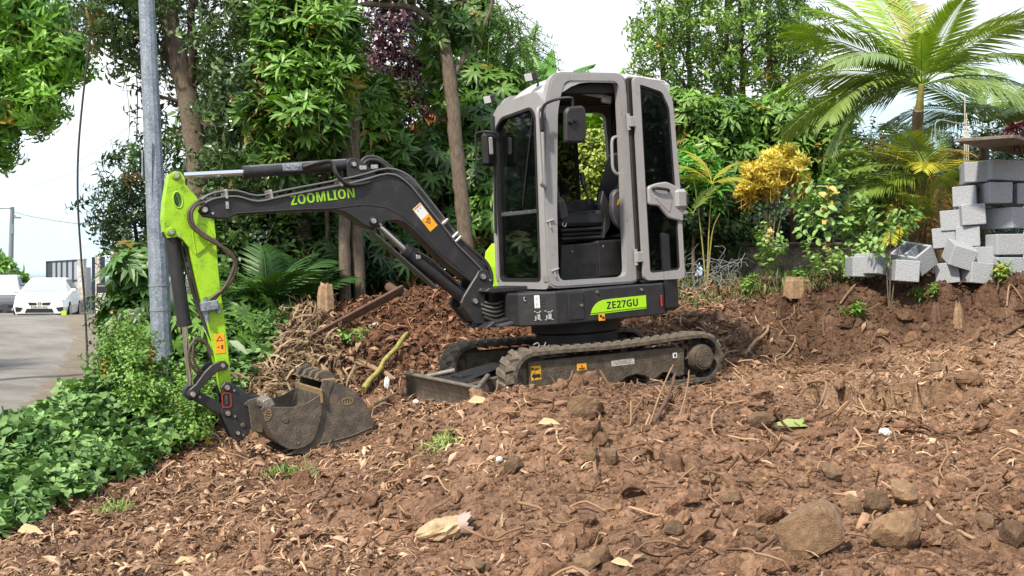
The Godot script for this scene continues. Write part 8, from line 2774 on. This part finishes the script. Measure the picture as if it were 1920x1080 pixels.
	blade(lf, Vector3(-0.05, 0.08, 0), Vector3(1, -0.5, 0.1).normalized(), Vector3(0.4, 1, 0.8), 0.2, 0.09, 0.2, 0.3)
	solo("palm_sheath", lf, M.leaf_dull, "pale green palm sheath lying on the dry stalks behind the arm", "leaf", "", hp)
	# tangle of chicken wire at the bank top
	var wp := G(1335, 560)
	var w := MB.new()
	for k in 70:
		var c := Vector3(rng.randf_range(-0.35, 0.35), rng.randf_range(0.02, 0.4), rng.randf_range(-0.3, 0.1))
		var pts := PackedVector3Array()
		var dir := Vector3(rng.randfn(), rng.randfn() * 0.6, rng.randfn() * 0.5).normalized()
		for i in 7:
			pts.append(c)
			dir = (dir + Vector3(rng.randfn(), rng.randfn(), rng.randfn()) * 0.5).normalized()
			c += dir * 0.06
		w.tube(pts, 0.0028, 4, false)
	solo("wire_tangle", w, M.galv_wire, "grey tangle of old chicken wire at the bank top beside the excavator's tail", "wire", "", wp + Vector3(0, 0.02, -0.2))


# ---------------------------------------------------------------- crumbs, chips, leaves and twigs on the soil
func chip_mesh(ln: float, wd: float, bend: float, sd: int, pointed := false) -> MB:
	var r := RandomNumberGenerator.new(); r.seed = sd
	var m := MB.new()
	var n := 4
	var prev := []
	for i in n + 1:
		var t := float(i) / n
		var x := (t - 0.5) * ln
		var w := wd * 0.5 * (0.75 + 0.5 * r.randf()) * (sin(PI * clampf(t, 0.04, 0.96)) if pointed else 1.0)
		var y := bend * ln * (0.25 - (t - 0.5) * (t - 0.5)) * 2.0
		var tw := bend * (t - 0.5) * 1.6
		var cur := [Vector3(x, y + sin(tw) * w, w * cos(tw)), Vector3(x, y + wd * 0.12, 0), Vector3(x, y - sin(tw) * w, -w * cos(tw))]
		if i > 0:
			var v := r.randf_range(0.75, 1.0)
			m.col = Color(v, v, v)
			m.quad(prev[0], cur[0], cur[1], prev[1])
			m.quad(prev[1], cur[1], cur[2], prev[2])
		prev = cur
	return m

func strew(called: String, label: String, category: String, meshes: Array, count: int, where: Callable, c0: Color, c1: Color, smin: float, smax: float, lift: float, tilt: float, sink := 0.0) -> void:
	# where(x, d) gives the share of tries that land there
	var per := []
	for i in meshes.size(): per.append([[], PackedColorArray()])
	var tries := 0
	var made := 0
	while made < count and tries < count * 8:
		tries += 1
		var d := 4.4 + 9.6 * sqrt(rng.randf()) if rng.randf() < 0.5 else rng.randf_range(4.4, 14.0)
		var x := rng.randf_range(-0.47, 0.47) * d
		if x < -5.0 or x > 7.0: continue
		var pr: float = (where as Callable).call(x, d)
		if rng.randf() > pr: continue
		made += 1
		var s := smin * pow(smax / smin, pow(rng.randf(), 1.6))
		var nrm := ground_normal(x, d) + Vector3(rng.randfn(), 0, rng.randfn()) * tilt
		var p := Vector3(x, h_at(x, d) + lift * s * rng.randf_range(0.2, 1.0) - sink * s, -d)
		var k := rng.randi() % meshes.size()
		per[k][0].append(Transform3D(toward(nrm, rng.randf() * TAU, s), p))
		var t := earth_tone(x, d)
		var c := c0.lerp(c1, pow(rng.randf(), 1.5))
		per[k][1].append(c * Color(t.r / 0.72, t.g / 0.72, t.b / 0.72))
	for k in meshes.size():
		var o := copies(self, called, meshes[k], per[k][0], per[k][1])
		tag(o, label, category)

func build_litter() -> void:
	var clods := []
	for i in 3:
		var m := MB.new()
		var r := RandomNumberGenerator.new(); r.seed = 60 + i
		m.stone(Vector3(0.1, 0.075, 0.09), r, 8, 0.16, 5)
		clods.append(m.commit(M.clod))
	var clod_p := func(x: float, d: float) -> float:
		if x < lerpf(-3.2, -2.5, clampf((d - 7.7) / 2.4, 0, 1)): return 0.02
		return clampf(0.25 + 0.5 * smoothstep(-1.5, 0.8, x) + 0.5 * n_mid.get_noise_2d(x * 0.7, d * 0.7), 0.05, 1.0)
	strew("soil_clods", "brown crumbs and clods of earth strewn over the whole site", "soil", clods, 75000, clod_p, Color(0.5, 0.5, 0.5), Color(1.2, 1.18, 1.15), 0.05, 0.6, 0.0, 0.5, -0.008)
	var lumps := []
	for i in 3:
		var m := MB.new()
		var r := RandomNumberGenerator.new(); r.seed = 160 + i
		m.stone(Vector3(0.2, 0.12, 0.17), r, 14, 0.3, 9)
		lumps.append(m.commit(M.clod))
	var lump_p := func(x: float, d: float) -> float:
		if x < -1.8 or Vector2(x - 0.6, d - 10.3).length() < 1.6: return 0.0
		return clampf(0.1 + 0.6 * smoothstep(-1.0, 1.5, x) * smoothstep(-0.2, 0.3, n_low.get_noise_2d(x * 1.1, d * 1.1 + 9.0)), 0.0, 1.0)
	strew("earth_lumps", "large broken lumps of brown earth half sunk in the soil", "soil", lumps, 1500, lump_p, Color(0.55, 0.53, 0.52), Color(1.0, 0.98, 0.95), 0.2, 1.3, 0.0, 0.5, -0.01)
	var leaves := [chip_mesh(0.11, 0.032, 0.5, 1, true).commit(M.dry), chip_mesh(0.1, 0.022, -0.45, 2, true).commit(M.dry), chip_mesh(0.12, 0.011, 0.45, 3).commit(M.chip)]
	var leaf_p := func(x: float, d: float) -> float:
		if x < lerpf(-3.9, -3.0, clampf((d - 7.7) / 2.4, 0, 1)): return 0.05
		var left := smoothstep(0.6, -1.4, x)
		var right := smoothstep(1.6, 3.0, x) * 0.35 * smoothstep(11.2, 10.6, d)
		var heap := smoothstep(10.6, 11.4, d) * 0.9 * smoothstep(2.8, 1.8, x)
		var patch := smoothstep(-0.1, 0.35, n_low.get_noise_2d(x * 1.4 + 5.0, d * 1.4))
		return clampf((0.03 + 0.95 * left + right * 0.6 + heap) * (0.12 + 1.0 * patch) + 0.35 * smoothstep(-0.6, -2.2, x) + 0.4 * smoothstep(11.2, 11.6, d) * smoothstep(3.4, 2.6, x), 0.012, 1.0)
	strew("dry_leaves", "tan dry leaves and wood shreds scattered on the soil", "dry leaves", leaves, 42000, leaf_p, Color(0.15, 0.09, 0.058), Color(0.58, 0.43, 0.3), 0.2, 1.3, 0.014, 0.6)
	var chips := [chip_mesh(0.1, 0.03, 0.2, 5).commit(M.chip), chip_mesh(0.14, 0.014, -0.2, 6).commit(M.chip)]
	var heap_p := func(x: float, d: float) -> float:
		return smoothstep(10.3, 11.1, d) * smoothstep(13.2, 12.4, d) * smoothstep(-3.4, -2.4, x) * smoothstep(3.0, 1.5, x) + 0.02
	strew("wood_chips", "red-brown wood chips heaped behind the tracks and under the boom", "wood chips", chips, 6500, heap_p, Color(0.06, 0.035, 0.026), Color(0.33, 0.22, 0.155), 0.4, 1.3, 0.04, 0.8)
	var peb := []
	for i in 2:
		var m := MB.new()
		var r := RandomNumberGenerator.new(); r.seed = 80 + i
		m.col = Color(0.9, 0.88, 0.85)
		m.stone(Vector3(0.05, 0.035, 0.045), r, 7, 0.05, 5)
		peb.append(m.commit(M.stone))
	var peb_p := func(x: float, d: float) -> float:
		return clampf(0.3 + 0.4 * smoothstep(0.0, 2.0, x), 0.05, 1.0) if x > -3.0 else 0.1
	strew("pebbles", "pale pebbles and small stones mixed in the soil", "pebbles", peb, 3500, peb_p, Color(0.6, 0.55, 0.5), Color(1.35, 1.3, 1.2), 0.25, 1.3, 0.0, 0.5, -0.01)
	# roots tangled in the heap behind the machine's blade
	var tw := []
	for i in 3:
		var m := MB.new()
		var pts := PackedVector3Array()
		for k in 6: pts.append(Vector3((k - 2.5) * 0.06, 0.02 * sin(k * 1.9 + i), 0.035 * sin(k * 1.3 + i * 2.0)))
		m.tube(curve(pts, 2), [0.006, 0.006, 0.0055, 0.0055, 0.005, 0.005, 0.0045, 0.0045, 0.004, 0.004, 0.003], 5, false)
		tw.append(m.commit(M.chip))
	var tw_p := func(x: float, d: float) -> float:
		return (1.0 if d > 10.5 else 0.45) if x > -2.8 else 0.1
	strew("twigs", "thin brown twigs and rootlets lying on the soil", "twigs", tw, 5200, tw_p, Color(0.11, 0.065, 0.04), Color(0.38, 0.26, 0.17), 0.3, 1.7, 0.012, 0.35)
	# the heap of dry stalks behind the buckets
	var stalk := [chip_mesh(0.34, 0.022, 0.5, 8, true).commit(M.dry), chip_mesh(0.26, 0.03, -0.5, 9, true).commit(M.dry)]
	var heap := [[], []]
	var hc := [PackedColorArray(), PackedColorArray()]
	var lheap := [[], [], []]
	var lhc := [PackedColorArray(), PackedColorArray(), PackedColorArray()]
	for i in 1100:
		var a := rng.randfn(); var b := rng.randfn()
		var c := G(530 + a * 50, 668 + b * 36) if i < 800 else G(490 + a * 50, 735 + b * 24)
		if c.x > -0.9 or c.x < -3.3: continue
		var k := i % 2
		heap[k].append(Transform3D(toward(Vector3(rng.randfn(), 1.0, rng.randfn() + 0.5), rng.randf() * TAU, rng.randf_range(0.5, 1.25)), c + Vector3(0, rng.randf_range(0.0, 0.16), 0)))
		hc[k].append(Color(0.09, 0.055, 0.035).lerp(Color(0.42, 0.33, 0.21), pow(rng.randf(), 1.5)))
	for i in 3600:
		var a := rng.randfn(); var b := rng.randfn()
		var c := G(525 + a * 56, 672 + b * 38) if i < 2400 else G(480 + a * 60, 735 + b * 30)
		if c.x > -0.9 or c.x < -3.3: continue
		var k := i % 3
		lheap[k].append(Transform3D(toward(Vector3(rng.randfn(), 1.0, rng.randfn() + 0.5), rng.randf() * TAU, rng.randf_range(0.8, 1.9)), c + Vector3(0, rng.randf_range(0.0, 0.14), 0)))
		lhc[k].append(Color(0.06, 0.038, 0.025).lerp(Color(0.42, 0.3, 0.19), pow(rng.randf(), 1.4)))
	for k in 3:
		tag(copies(self, "dry_leaf_heap", leaves[k], lheap[k], lhc[k]), "curled dry leaves heaped over the stalks behind the buckets", "dry leaves")
	for k in 2:
		tag(copies(self, "dry_stalks_heap", stalk[k], heap[k], hc[k]), "pale heap of dry stalks and leaves behind the buckets", "dry stalks")
